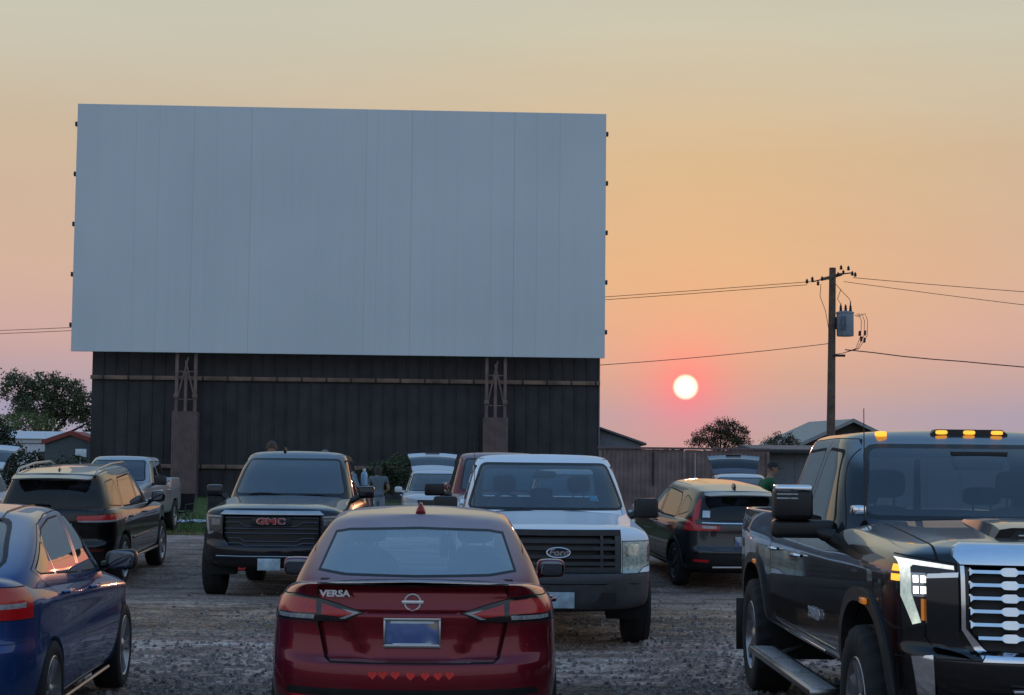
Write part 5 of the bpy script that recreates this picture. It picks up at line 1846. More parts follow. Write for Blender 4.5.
    fb = sub_box((0, -1.75, 1.70), (.07, .18, .085), 2, lambda v: setattr(v.co, 'x', v.co.x * (.25 if v.co.z > 0 else 1)) or setattr(v.co, 'y', v.co.y * (.5 if v.co.z > 0 else 1) - (.15 if v.co.z > 0 else 0)))
    obj('roof_antenna', fb, P, c.root)
    c.paintf([(-.48, -.75), (.48, -.75), (.48, .05), (-.48, .05)], 'T', 2, .5, cond=lambda q: q.z > 1.5)
    front_seats(c, -.05, 1.02, M_SEAT, dy2=.9)
    c.root.scale = (1, 1, 1.045)
    put_wheels(c, (1.458, -1.458), .84, .375, .255, .255, (5, 'twin'), M_ALLOY, M_RUBBER, M_DARK)
    b = bmesh.new(); box(b, (0, 0, .36), (1.3, 4.2, .14), bevel=.03)
    obj('chassis', b, M_DARK, c.root)
    c.finish()
    return c

# ---- dark crossover in the middle right
def dark_crossover(loc, yaw, pitch):
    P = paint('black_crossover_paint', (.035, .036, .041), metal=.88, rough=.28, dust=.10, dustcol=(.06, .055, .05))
    c = Car('suv', 'dark crossover with L-shaped red tail lights, angled away between the white and black pickups', 'car', loc, yaw, pitch)
    p = dict(yF=2.25, yR=-2.34, W=.925, ax=1.33, wb=1.08, roof=1.665, zb=1.06, zbr=1.14, zc=1.08, zh=.92, bot=.27, bz=.68, tail=(.0, .0, .06, .10, .10, .13), gw=.835, rw=.625, rfy=.20, rry=-1.98, rrz=1.60,
             zt=1.51, ap=.92, bp=-.15, cp=-1.08, hy=(-.02, -.98), hz=.96, hm=P, slant=.5, clear_front=True)
    door_polys(p)
    p['ws'] = rounded([(-.70, 1.09), (.70, 1.09), (.57, 1.55), (-.57, 1.55)], .05)
    p['win3'] = rounded([(-1.24, 1.16), (-1.24, 1.44), (-1.34, 1.48), (-1.62, 1.42), (-1.72, 1.26)], .04)
    suv_shells(c, p, 2)
    c.ready([P, M_SEAM, M_BLACK])
    c.arches((1.33, -1.33), .36, .40, .92, .05, flare=(.055, .012, M_BLACK), xin=.5)
    con = suv_cut(c, p, M_TINT, M_PRIV, M_WIND)
    rg = rounded([(-.68, 1.17), (.68, 1.17), (.565, 1.50), (-.565, 1.50)], .06)
    c.paintf(offset(rg, .03), 'B', 2, cond=con)
    c.cut('rear_window', rg, 'B', M_PRIV, cond=con)
    b = bmesh.new()
    prof = [(-1.95, 1.60), (-2.13, 1.560), (-2.135, 1.545), (-2.02, 1.53), (-1.92, 1.55)]
    ring = None
    for x in (-.60, -.56, -.3, 0, .3, .56, .60):
        k = .5 if abs(x) > .58 else 1
        r = [b.verts.new((x, -1.92 + (y + 1.92) * k, z - .02 * (abs(x) / .6) ** 2)) for y, z in prof]
        if ring:
            for i in range(5):
                b.faces.new((ring[i], ring[(i + 1) % 5], r[(i + 1) % 5], r[i]))
        else:
            b.faces.new(r)
        ring = r
    b.faces.new(ring[::-1])
    bmesh.ops.recalc_face_normals(b, faces=b.faces)
    obj('spoiler', b, P, c.root, 30)
    for sg in (1, -1):
        f = lambda pts: [(sg * x, z) for x, z in pts]
        cond = lambda q: q.y < -1.55 and q.x * sg > .2
        nb = c.cutbm(f([(.79, 1.15), (.715, 1.14), (.607, 1.47), (.655, 1.475), (.705, 1.38)]), 'B', .02, cond=lambda q: cond(q) and q.z > 1.1 and q.y < -1.84, seam=(.004, 1))
        t = obj('tail_light', nb, M_RED, c.root, ref=c.ref)
        nb = c.cutbm(f([(.95, 1.16), (.76, 1.145), (.74, 1.075), (.40, 1.065), (.36, 1.03), (.42, .985), (.95, .965)]), 'B', .02, cond=lambda q: cond(q) and q.z < 1.2 and q.y < -1.80, seam=(.005, 1))
        fs = carve(nb, f([(.66, 1.06), (.44, 1.055), (.44, 1.015), (.66, 1.015)]), 'B', .02)
        cl = take(nb, fs) if fs else None
        o = obj('tail_light', nb, M_RED, c.root, ref=c.ref)
        if cl: obj('reversing_lens', cl, M_CLEAR, o, ref=c.ref)
        nb = c.cutbm(f([(.80, .52), (.58, .52), (.58, .48), (.80, .48)]), 'B', .1, cond, seam=(.005, 1))
        obj('reflector', nb, M_RED, c.root, ref=c.ref)
        mb = sub_box((sg * 1.0, .70, 1.10), (.23, .13, .16), 2)
        tube(mb, [(sg * .83, .74, 1.04), (sg * .93, .70, 1.06)], [.035, .03], 8)
        mm = obj('mirror', mb, P, c.root)
        obj('mirror_glass', sub_box((sg * 1.002, .632, 1.10), (.19, .012, .125), 2), M_MIRROR, mm)
        b = bmesh.new()
        box(b, (sg * .925, 0, .33), (.03, 1.9, .05), bevel=.01)
        obj('sill_trim', b, M_BLACK, c.root)
    b = bmesh.new()
    pts = []
    for x in (-.66, -.4, 0, .4, .66):
        q, n = c.cast((x, -5, 1.10), (0, 1, 0))
        pts.append((x, q.y - .010, 1.10))
    tube(b, pts, .016, 6)
    obj('tailgate_trim', b, M_CHROME, c.root)
    bmb = c.cutbm([(-1.1, .72), (-.62, .72), (-.52, .66), (.52, .66), (.62, .72), (1.1, .72), (1.1, .26), (-1.1, .26)], 'B', .15, cond=lambda q: q.y < -1.9, seam=(.006, 1))
    for f in carve(bmb, [(-1.0, .60), (1.0, .60), (1.0, .25), (-1.0, .25)], 'B', .05): f.material_index = 2
    bo = obj('rear_bumper', bmb, c.mats, c.root, ref=c.ref)
    b = bmesh.new(); box(b, (0, -2.34, .41), (1.1, .03, .035), bevel=.01)
    obj('bumper_trim', b, M_SATIN, bo)
    q, n = c.cast((0, -5, .82), (0, 1, 0))
    plate_part(c, (0, q.y - .012, .82), 'B', mats=M_PLATE)
    q, n = c.cast((-.58, -5, 1.24), (0, 1, 0))
    b = bmesh.new(); box(b, (0, 0, 0), (.12, .004, .12))
    bmesh.ops.transform(b, matrix=Matrix.Translation(q + n * .004) @ n.to_track_quat('-Y', 'Z').to_matrix().to_4x4(), verts=b.verts)
    obj('window_sticker', b, M_PAPER, c.root)
    fb = sub_box((0, -1.65, 1.675), (.06, .16, .085), 2, lambda v: setattr(v.co, 'x', v.co.x * (.25 if v.co.z > 0 else 1)))
    obj('roof_antenna', fb, P, c.root)
    front_seats(c, -.05, .98, M_SEAT, dy2=.9)
    put_wheels(c, (1.33, -1.33), .80, .36, .235, .235, (5, 'twin'), M_ALLOYD, M_RUBBER, M_DARK)
    b = bmesh.new(); box(b, (0, 0, .34), (1.3, 4.0, .14), bevel=.03)
    obj('chassis', b, M_DARK, c.root)
    c.finish()
    return c

# ---- plainer crossovers farther back; open_hatch lifts the tailgate
def crossover(name, label, P, loc, yaw, open_hatch=True, hatchglass=None, rails=False, group=None, roof=1.66, sub=2):
    c = Car('suv', label, 'car', loc, yaw, 0, group)
    k = roof - 1.66
    p = dict(yF=2.25, yR=-2.30, W=.92, ax=1.33, wb=1.12, roof=roof, zb=1.05 + k * .5, zbr=1.10 + k * .5, zc=1.10 + k * .5, zh=.96 + k * .4, bot=.26, bz=.68, tail=(.0, .0, .06, .08, .08, .10), gw=.83, rw=.63, rfy=.26, rry=-2.0, rrz=roof - .06,
             zt=roof - .15, ap=.95, bp=-.12, cp=-1.06, hy=(.0, -.96), hz=.95 + k * .5, hm=P, slant=.5, clear_front=True)
    door_polys(p)
    p['ws'] = rounded([(-.70, p['zc'] + .01), (.70, p['zc'] + .01), (.57, roof - .12), (-.57, roof - .12)], .05)
    p['win3'] = rounded([(-1.22, p['zb'] + .09), (-1.22, p['zt'] - .06), (-1.70, p['zt'] - .09), (-1.80, p['zb'] + .14)], .04)
    suv_shells(c, p, sub)
    c.ready([P, M_SEAM, M_BLACK])
    c.arches((1.33, -1.33), .36, .40, .915, .05, xin=.5)
    con = suv_cut(c, p, M_TINT, M_TINT, M_WIND)
    rg = [(-.70, p['zbr'] + .08), (.70, p['zbr'] + .08), (.575, roof - .15), (-.575, roof - .15)]
    hz = p['zbr']
    if open_hatch:
        # opening of the lifted tailgate
        c.cut('x', rounded([(-.74, .74), (.74, .74), (.745, hz), (.59, roof - .10), (-.59, roof - .10), (-.745, hz)], .04), 'B', cond=lambda q: q.y < -1.6, delete=True)
        hb = bmesh.new()
        rows = []
        a = R(68)
        for i in range(7):
            t = i / 6
            row = []
            for j in range(9):
                u = -1 + 2 * j / 8
                w = .60 + .13 * t
                # profile along the gate in its own plane: length then bulge
                ln = t * .98
                bul = .10 * math.sin(math.pi * min(1, t * 1.15)) + .05 * (1 - u * u)
                y = -2.0 - ln * math.cos(R(30)) - bul * math.sin(R(30))
                z = roof - .03 + ln * math.sin(R(30)) + bul * math.cos(R(30))
                row.append(hb.verts.new((u * w, y, z)))
            rows.append(row)
        for r0, r1 in zip(rows, rows[1:]):
            for j in range(8):
                hb.faces.new((r0[j], r1[j], r1[j + 1], r0[j + 1]))
        bmesh.ops.recalc_face_normals(hb, faces=hb.faces)
        if sum(f.normal.z for f in hb.faces) < 0:
            bmesh.ops.reverse_faces(hb, faces=hb.faces)
        gl = take(hb, [f for f in hb.faces if -2.60 < f.calc_center_median().y < -2.16 and abs(f.calc_center_median().x) < .60])
        for bb in (hb,):
            r = bmesh.ops.solidify(bb, geom=list(bb.faces), thickness=.05); bmesh.ops.recalc_face_normals(bb, faces=bb.faces)
        h = obj('tailgate', hb, P, c.root, 40)
        obj('window', gl, hatchglass or M_GLASS, h)
        lb = bmesh.new(); box(lb, (0, -2.84, roof + .50), (.42, .05, .04), bevel=.015)
        obj('handle', lb, M_BLACK, h)
        for sg in (1, -1):
            b = bmesh.new()
            tube(b, [(sg * .66, -2.05, 1.30), (sg * .64, -2.40, roof + .10)], .011, 8)
            obj('gas_strut', b, M_BLACK, c.root)
    else:
        c.paintf(offset(rg, .03), 'B', 2, cond=con)
        c.cut('rear_window', rg, 'B', M_PRIV, cond=con)
    for sg in (1, -1):
        f = lambda pts: [(sg * x, z) for x, z in pts]
        nb = c.cutbm(f([(.95, 1.10), (.755, 1.08), (.755, .86), (.95, .84)]), 'B', .02, cond=lambda q: q.y < -1.8 and q.x * sg > .2, seam=(.006, 1))
        obj('tail_light', nb, M_RED, c.root, ref=c.ref)
        nb = c.cutbm(f([(.92, .92), (.52, .86), (.50, .80), (.92, .80)]), 'F', .04, cond=lambda q: q.y > 1.6 and q.x * sg > .2, seam=(.006, 1))
        obj('headlight', nb, M_CLEAR, c.root, ref=c.ref)
        mb = sub_box((sg * 1.0, .72, 1.12 + k * .5), (.22, .14, .17), 2)
        tube(mb, [(sg * .83, .78, 1.05 + k * .5), (sg * .93, .72, 1.08 + k * .5)], [.035, .03], 8)
        obj('mirror', mb, P, c.root)
        if rails:
            b = bmesh.new()
            tube(b, [(sg * .56, -1.7, roof - .03), (sg * .56, -1.5, roof + .045), (sg * .56, -.3, roof + .06), (sg * .55, .0, roof)], .018, 8)
            obj('roof_rail', b, M_BLACK, c.root)
    nb = c.cutbm([(-.50, .86), (.50, .86), (.46, .72), (-.46, .72)], 'F', .05, cond=lambda q: q.y > 1.8, seam=(.006, 1))
    obj('grille', nb, M_BLACK, c.root, ref=c.ref)
    nb = c.cutbm([(-1.0, .58), (1.0, .58), (1.0, .24), (-1.0, .24)], 'F', .1, cond=lambda q: q.y > 1.8, seam=(.006, 1))
    obj('front_bumper', nb, M_PLASTIC, c.root, ref=c.ref)
    front_seats(c, -.02, .98, M_SEATG)
    put_wheels(c, (1.33, -1.33), .80, .36, .235, .235, (5, 'twin'), M_ALLOY, M_RUBBER, M_DARK)
    b = bmesh.new(); box(b, (0, 0, .34), (1.3, 4.0, .14), bevel=.03)
    obj('chassis', b, M_DARK, c.root)
    c.finish()
    return c

# ---- blue sedan at the left edge
def blue_sedan(loc, yaw, pitch):
    P = paint('blue_paint', (.016, .055, .195), metal=.5, rough=.34, dust=.18, dustcol=(.10, .10, .12))
    c = Car('sedan', 'blue sedan cut off by the left edge, its side windows reflecting the orange sky', 'car', loc, yaw, pitch)
    W = [(-2.3, .82), (-1.9, .885), (-1.324, .905), (0, .895), (1.324, .905), (1.8, .86), (2.2, .74)]
    def ws(k): return [(y, w * k) for y, w in W]
    n = 11
    low = [
        lv(n, ws(.70), 1.95, -2.12, .26, .4, .3),
        lv(n, ws(.94), 2.12, -2.26, [(-2.3, .32), (-1.5, .22), (1.5, .20), (2.1, .22)], .45, .36),
        lv(n, ws(.985), 2.20, -2.325, [(-2.3, .44), (-1.5, .34), (1.5, .34), (2.1, .38)], .5, .38),
        lv(n, ws(1.0), 2.21, -2.335, [(-2.3, .62), (-1.5, .52), (1.5, .52), (2.1, .52)], .5, .38),
        lv(n, ws(1.0), 2.20, -2.325, [(-2.3, .68), (-1.5, .62), (1.5, .60), (2.1, .58)], .5, .38),
        lv(n, ws(.985), 2.19, -2.275, [(-2.3, .72), (-1.5, .70), (1.5, .66), (2.1, .64)], .5, .36),
        lv(n, ws(.985), 2.17, -2.255, [(-2.3, .82), (-1.5, .80), (1.5, .74), (2.1, .69)], .5, .36),
        lv(n, ws(.992), 2.14, -2.265, [(-2.3, .96), (-1.5, .915), (0, .86), (1.5, .80), (2.1, .73)], .5, .36),
        lv(n, ws(.955), 2.10, -2.25, [(-2.3, 1.03), (-1.5, .985), (0, .93), (1.0, .88), (2.1, .77)], .5, .36),
        lv(n, [(-2.3, .70), (-1.5, .80), (0, .81), (1.0, .79), (2.1, .60)], 2.02, -2.26, [(-2.3, 1.085), (-1.5, 1.05), (0, .975), (1.0, .92), (2.0, .81)], .45, .26),
        lv(n, [(-2.3, .62), (-1.5, .70), (0, .74), (1.0, .70), (2.1, .5)], 1.95, -2.24, [(-2.3, 1.10), (-1.6, 1.085), (-1.2, .98), (.7, .92), (1.1, .96), (2.0, .84)], .45, .24),
        lv(n, [(-2.3, .5), (-1.5, .6), (0, .6), (1.0, .6), (2.1, .44)], 1.88, -2.20, [(-2.3, 1.105), (-1.6, 1.095), (-1.2, .98), (.7, .92), (1.1, .98), (2.0, .86)], .4, .22),
        lv(n, 0, 1.85, -2.18, [(-2.3, 1.11), (-1.6, 1.105), (-1.2, .98), (.7, .92), (1.15, 1.01), (2.0, .88)], .4, .2),
    ]
    c.add(shell(low, 3, cr_lv={4: (.6, 15, 18), 5: (.5, 15, 18), 7: .25, 10: (.5, 15, 18)}))
    up = [
        lv(9, .855, 1.22, -2.06, [(-2.0, 1.03), (-1.0, .95), (.6, .88), (1.1, .94)], .52, .34),
        lv(9, .85, 1.10, -1.98, [(-1.9, 1.10), (-1.0, 1.035), (0, .98), (.6, .955), (1.05, 1.0)], .5, .34),
        lv(9, .772, .66, -1.62, [(-1.6, 1.26), (-1.0, 1.235), (0, 1.20), (.6, 1.20)], .38, .28),
        lv(9, .683, .22, -1.20, [(-1.2, 1.375), (-.5, 1.40), (.2, 1.385)], .24, .18),
        lv(9, .61, .10, -1.08, [(-1.1, 1.415), (-.5, 1.445), (.1, 1.43)], .2, .14),
        lv(9, .38, .03, -1.02, [(-1.1, 1.44), (-.4, 1.468), (.1, 1.455)], .18, .1),
        lv(9, 0, .0, -1.0, [(-1.1, 1.45), (-.4, 1.48), (.1, 1.465)], .16, .08),
    ]
    c.add(shell(up, 3, cr_lv={4: (.3, 13, 16)}))
    c.ready([P, M_SEAM, M_BLACK])
    c.arches((1.324, -1.324), .325, .355, .89, .05)
    con = lambda q: q.y < -.6 and q.z > 1.08
    rg = rounded([(-.66, 1.14), (.66, 1.14), (.55, 1.375), (-.55, 1.375)], .05)
    c.paintf(offset(rg, .025), 'B', 2, cond=con)
    GB = glass('blue_tint_glass', (.25, .30, .33), f0=.20, dust=.03)
    c.cut('rear_window', rg, 'B', GB, cond=con)
    con = lambda q: q.z > .95 and q.y < 1.3 and q.y > 0
    w = rounded([(-.68, 1.0), (.68, 1.0), (.56, 1.375), (-.56, 1.375)], .05)
    c.paintf(offset(w, .02), 'F', 2, cond=con)
    c.cut('windshield', w, 'F', M_GLASS, cond=con)
    GS = glass('side_glass', (.03, .032, .035), f0=.26, dust=.02)
    for v in 'RL':
        co = lambda q: abs(q.x) > .3
        c.door([(-.29, .25), (1.0, .25), (1.0, .80), (.84, .96), (.32, 1.33), (.14, 1.40), (-.20, 1.415), (-.29, 1.0)], v,
               [rounded([(-.225, 1.01), (.80, .975), (.26, 1.33), (.10, 1.37), (-.14, 1.38)], .03)], GS, (.03, .885, P), cond=co, trim=.011)
        q2 = [rounded([(-.355, 1.015), (-.27, 1.38), (-.60, 1.372), (-.95, 1.325), (-1.12, 1.27), (-1.04, 1.055)], .02), rounded([(-1.165, 1.25), (-1.36, 1.17), (-1.54, 1.10), (-1.48, 1.08), (-1.09, 1.06)], .02)]
        c.door([(-.31, .25), (-.31, 1.0), (-.22, 1.415), (-.60, 1.405), (-1.0, 1.35), (-1.34, 1.21), (-1.60, 1.105), (-1.50, 1.04), (-1.12, .92), (-1.04, .70), (-.92, .50), (-.92, .25)], v, q2, GS, (-.92, .925, P), cond=co, trim=.011)
        c.paintf([(-1.6, 1.098), (-.3, 1.0), (1.0, .955), (1.0, .947), (-.3, .992), (-1.6, 1.088)], v, 2, .1, cond=co)
    for sg in (1, -1):
        f = lambda pts: [(sg * x, z) for x, z in pts]
        cond = lambda q: q.y < -1.78 and q.x * sg > .2
        nb = c.cutbm(f([(.95, 1.005), (.70, 1.03), (.47, 1.005), (.44, .96), (.50, .85), (.95, .835)]), 'B', .05, cond, seam=(.006, 1))
        fs = carve(nb, f([(.84, .935), (.50, .935), (.50, .905), (.84, .905)]), 'B', .03)
        cl = take(nb, fs) if fs else None
        fs = carve(nb, f([(.84, .985), (.50, .985), (.50, .935), (.84, .935)]), 'B', .03)
        dk = take(nb, fs) if fs else None
        t = obj('tail_light', nb, M_RED, c.root, ref=c.ref)
        if cl: obj('reversing_lens', cl, M_CLEAR, t, ref=c.ref)
        if dk: obj('brake_lens', dk, M_RED, t, ref=c.ref)
        mb = sub_box((sg * .965, .70, 1.03), (.24, .14, .17), 2, lambda v: setattr(v.co, 'z', v.co.z * (1 if v.co.x * sg > 0 else .8)))
        tube(mb, [(sg * .82, .74, .98), (sg * .90, .71, 1.0)], [.035, .03], 8)
        mm = obj('mirror', mb, M_BLACK, c.root)
        obj('mirror_glass', sub_box((sg * .97, .628, 1.03), (.20, .012, .135), 2), M_MIRROR, mm)
        nb = c.cutbm(f([(.72, .50), (.55, .50), (.56, .46), (.72, .46)]), 'B', .1, cond, seam=(.004, 1))
        obj('reflector', nb, M_RED, c.root, ref=c.ref)
        b = bmesh.new()
        pts = []
        for yy in (-1.25, -1.0, -.7, -.4, 0, .4, .8):
            q, nn = c.cast((sg * 3, yy, .24), (-sg, 0, 0))
            pts.append((sg * .865, yy, .232))
        tube(b, pts, .014, 6)
        obj('sill_trim', b, M_SATIN, c.root)
        # dark strip in the roof joint
        b = bmesh.new()
        pts = []
        for yy in (-1.12, -.95, -.8, -.5, -.2, .1):
            q, nn = c.cast((sg * .50, yy, 4), (0, 0, -1))
            pts.append(q)
        tube(b, pts, .009, 6)
        obj('roof_strip', b, M_BLACK, c.root)
    c.paintf([(-.62, -1.8), (.62, -1.8), (.62, .95), (-.62, .95)], 'T', 2, .3, cond=lambda q: q.z < 1.0 or (q.y > -1.85 and q.z < 1.07))
    nb = c.cutbm([(-.56, 1.10), (.56, 1.10), (.50, .74), (-.50, .74)], 'B', .05, cond=lambda q: q.y < -2.0, seam=(.006, 1))
    lid = obj('boot_lid', nb, c.mats, c.root, ref=c.ref)
    q, nn = c.cast((0, -4, .85), (0, 1, 0))
    plate_part(c, (0, q.y - .012, .85), 'B', mats=M_PLATEW, frame=M_SATIN, parent=lid)
    bmb = c.cutbm([(-1, .70), (1, .70), (1, .2), (-1, .2)], 'B', .2, cond=lambda q: q.y < -1.85, seam=(.005, 1))
    for f in carve(bmb, [(-.75, .42), (.75, .42), (.75, .2), (-.75, .2)], 'B', .05): f.material_index = 2
    obj('rear_bumper', bmb, c.mats, c.root, ref=c.ref)
    for sx in (-.38, .38):
        seat(c, sx, -.22, .58, M_SEAT)
        seat(c, sx, -1.1, .60, M_SEAT, h=.46, hh=.12)
    db = sub_box((0, .75, .92), (1.35, .5, .2), 2)
    obj('dashboard', db, M_DASH, c.root)
    put_wheels(c, (1.324, -1.324), .80, .328, .22, .225, (5, 'twin'), M_ALLOY, M_RUBBER, M_DARK)
    b = bmesh.new(); box(b, (0, 0, .30), (1.2, 3.9, .12), bevel=.03)
    obj('chassis', b, M_DARK, c.root)
    c.finish()
    return c
# ------------------------------------------------------------------ ground, grass, screen, fence, buildings
GPTS = [(-40, 0), (16, 0), (19.5, .035), (20.9, .045), (22.5, .0), (25.5, -.115), (27, -.11), (28.8, .0), (30.6, .06), (33, .05), (37, .0), (43, .02), (50, .03), (100, .0), (900, 0)]
def gz(x, y):
    dip = -.15 * max(0, min(1, (x - .4) / 2.)) * math.exp(-((y - 28.2) / 2.2) ** 2)
    return pl(GPTS, y, True) + dip + .012 * math.sin(x * 1.3 + y * .7) * math.sin(y * .9 - x * .4)

def ground_material():
    m, nt, out = _new('gravel')
    tc = N(nt, 'ShaderNodeTexCoord')
    v = tc.outputs['Object']
    big = noise(nt, .25, 4, .6, v)
    mid = noise(nt, 2.2, 5, .65, v)
    fine = noise(nt, 26., 4, .75, v)
    vo = N(nt, 'ShaderNodeTexVoronoi'); vo.inputs['Scale'].default_value = 22.
    L(nt, v, vo.inputs['Vector'])
    vo2 = N(nt, 'ShaderNodeTexVoronoi'); vo2.inputs['Scale'].default_value = 55.
    L(nt, v, vo2.inputs['Vector'])
    sep = N(nt, 'ShaderNodeSeparateXYZ'); L(nt, v, sep.inputs[0])
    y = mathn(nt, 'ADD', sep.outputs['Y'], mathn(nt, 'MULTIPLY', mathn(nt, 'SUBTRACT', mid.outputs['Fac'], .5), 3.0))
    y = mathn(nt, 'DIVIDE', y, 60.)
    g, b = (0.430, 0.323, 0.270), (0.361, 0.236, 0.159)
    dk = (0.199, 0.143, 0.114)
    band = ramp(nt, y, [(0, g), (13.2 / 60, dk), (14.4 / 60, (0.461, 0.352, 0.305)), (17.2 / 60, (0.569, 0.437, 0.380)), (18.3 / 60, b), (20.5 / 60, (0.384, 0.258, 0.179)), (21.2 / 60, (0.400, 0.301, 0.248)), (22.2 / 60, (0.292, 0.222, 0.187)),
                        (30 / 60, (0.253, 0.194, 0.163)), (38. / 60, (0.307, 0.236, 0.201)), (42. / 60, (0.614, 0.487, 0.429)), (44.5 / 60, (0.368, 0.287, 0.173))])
    blotch = noise(nt, .9, 5, .7, v)
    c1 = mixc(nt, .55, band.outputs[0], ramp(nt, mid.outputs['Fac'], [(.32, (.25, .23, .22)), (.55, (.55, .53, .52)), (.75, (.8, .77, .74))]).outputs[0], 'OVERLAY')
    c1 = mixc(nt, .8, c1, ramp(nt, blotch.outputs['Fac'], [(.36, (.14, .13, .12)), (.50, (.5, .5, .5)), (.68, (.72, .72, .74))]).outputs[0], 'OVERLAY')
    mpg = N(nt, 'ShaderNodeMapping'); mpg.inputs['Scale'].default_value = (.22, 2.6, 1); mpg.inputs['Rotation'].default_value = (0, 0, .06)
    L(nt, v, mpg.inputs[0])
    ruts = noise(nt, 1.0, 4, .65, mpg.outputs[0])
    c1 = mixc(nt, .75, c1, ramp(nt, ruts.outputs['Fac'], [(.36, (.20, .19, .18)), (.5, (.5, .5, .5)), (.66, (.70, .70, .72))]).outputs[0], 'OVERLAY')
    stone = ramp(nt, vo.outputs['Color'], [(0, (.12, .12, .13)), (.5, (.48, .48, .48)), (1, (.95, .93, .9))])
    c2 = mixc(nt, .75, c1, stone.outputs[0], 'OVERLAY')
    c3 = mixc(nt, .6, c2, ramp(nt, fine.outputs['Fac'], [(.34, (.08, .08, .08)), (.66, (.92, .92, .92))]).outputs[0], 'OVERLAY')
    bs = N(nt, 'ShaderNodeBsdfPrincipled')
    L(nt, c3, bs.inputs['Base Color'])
    bs.inputs['Roughness'].default_value = .92
    h = mathn(nt, 'ADD', mathn(nt, 'MULTIPLY', vo.outputs['Distance'], -.9), mathn(nt, 'MULTIPLY', vo2.outputs['Distance'], -.4))
    h = mathn(nt, 'ADD', h, mathn(nt, 'MULTIPLY', mid.outputs['Fac'], 2.2))
    h = mathn(nt, 'ADD', h, mathn(nt, 'MULTIPLY', fine.outputs['Fac'], .5))
    bp = N(nt, 'ShaderNodeBump'); bp.inputs['Strength'].default_value = 1.; bp.inputs['Distance'].default_value = .05
    L(nt, h, bp.inputs['Height']); L(nt, bp.outputs[0], bs.inputs['Normal'])
    L(nt, bs.outputs[0], out.inputs[0])
    return m

def build_ground():
    bm = bmesh.new()
    ys = [-300, -80, -30, -10, 0, 4, 8] + [9 + .35 * k for k in range(72)] + [36, 38, 40, 43, 47, 52, 60, 75, 100, 140, 220, 400, 900, 2500]
    xs = [-2500, -600, -200, -90, -50, -30] + [-22 + .9 * k for k in range(50)] + [26, 40, 70, 200, 600, 2500]
    V = [[bm.verts.new((x, y, gz(x, y) if abs(x) < 60 and 8 < y < 60 else pl(GPTS, y))) for x in xs] for y in ys]
    for j in range(len(ys) - 1):
        for i in range(len(xs) - 1):
            bm.faces.new((V[j][i], V[j][i + 1], V[j + 1][i + 1], V[j + 1][i]))
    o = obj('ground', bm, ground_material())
    o['kind'] = 'structure'
    # loose stones
    bm = bmesh.new()
    rnd = random.Random(3)
    def stone(x, y, s):
        z = gz(x, y)
        a = rnd.uniform(0, 6.28)
        n = 5
        top, bot = [], []
        for k in range(n):
            t = a + 2 * math.pi * k / n
            r = s * rnd.uniform(.7, 1.2)
            bot.append(bm.verts.new((x + r * math.cos(t), y + r * math.sin(t), z - s * .2)))
            top.append(bm.verts.new((x + r * .6 * math.cos(t + .3), y + r * .6 * math.sin(t + .3), z + s * rnd.uniform(.45, .95))))
        bm.faces.new(top)
        for k in range(n):
            bm.faces.new((bot[k], bot[(k + 1) % n], top[(k + 1) % n], top[k]))
        for f in top[0].link_faces:
            pass
    for _ in range(14000):
        y = 12.5 + 14 * rnd.random() ** 1.25
        x = rnd.uniform(-.32, .30) * y
        if not (-3.3 < x < -.8 or 1.0 < x < 2.7) and rnd.random() < .55:
            continue
        if y > 20 and rnd.random() < .8: continue
        s = .011 + .028 * rnd.random() ** 2.0
        if rnd.random() < .012: s *= 2.0
        stone(x, y, s)
    o = obj('gravel_stones', bm, mat('stone', (.23, .195, .18), .9, var=.9, scale=22.), smooth=False)
    o['kind'] = 'stuff'
    o['label'] = 'loose grey gravel stones scattered over the car park'
    # lawn beyond the car park
    bm = bmesh.new()
    gx = [-40 + k for k in range(0, 50)]
    gy = [42.6, 44, 46, 50, 56, 65, 78, 92]
    V = [[bm.verts.new((x, y + (.35 * math.sin(x * 2.1) + .2 * math.sin(x * 5.3) if j == 0 else 0), gz(x, y) * (1 if y < 60 else 0) + (.03 if y >= 60 else 0) + .012)) for x in gx] for j, y in enumerate(gy)]
    for j in range(len(gy) - 1):
        for i in range(len(gx) - 1):
            bm.faces.new((V[j][i], V[j][i + 1], V[j + 1][i + 1], V[j + 1][i]))
    o = obj('lawn', bm, mat('lawn_soil', (.045, .068, .022), .95, var=.5, scale=1.2))
    o['kind'] = 'structure'
    bm = bmesh.new()
    for _ in range(15000):
        y = 42.4 + 50 * rnd.random() ** 1.7
        x = rnd.uniform(-.222, -.13) * y - .3 if rnd.random() < .8 else rnd.uniform(-.22, .03) * y
        dry = y < 43.9 + .4 * math.sin(x * 1.7)
        h = rnd.uniform(.05, .13) * (.7 if dry else 1.0)
        a = rnd.uniform(0, 3.14)
        w = .018
        dx, dy = math.cos(a) * w, math.sin(a) * w
        lx, ly = rnd.uniform(-.04, .04), rnd.uniform(-.04, .04)
        z = gz(x, y) if y < 60 else .03
        f = bm.faces.new([bm.verts.new(p) for p in ((x - dx, y - dy, z), (x + dx, y + dy, z), (x + lx, y + ly, z + h))])
        f.material_index = 1 if (dry and rnd.random() < .85) else (0 if rnd.random() < .8 else 2)
    o = obj('grass', bm, [mat('grass_green', (.075, .14, .030), .8, var=.4, scale=3), mat('grass_dry', (.24, .20, .10), .9, var=.35, scale=3), mat('grass_dark', (.045, .085, .02), .8, var=.3, scale=3)], smooth=False)
    o['kind'] = 'stuff'
    o['label'] = 'short green grass with a dry yellow edge beside the gravel'

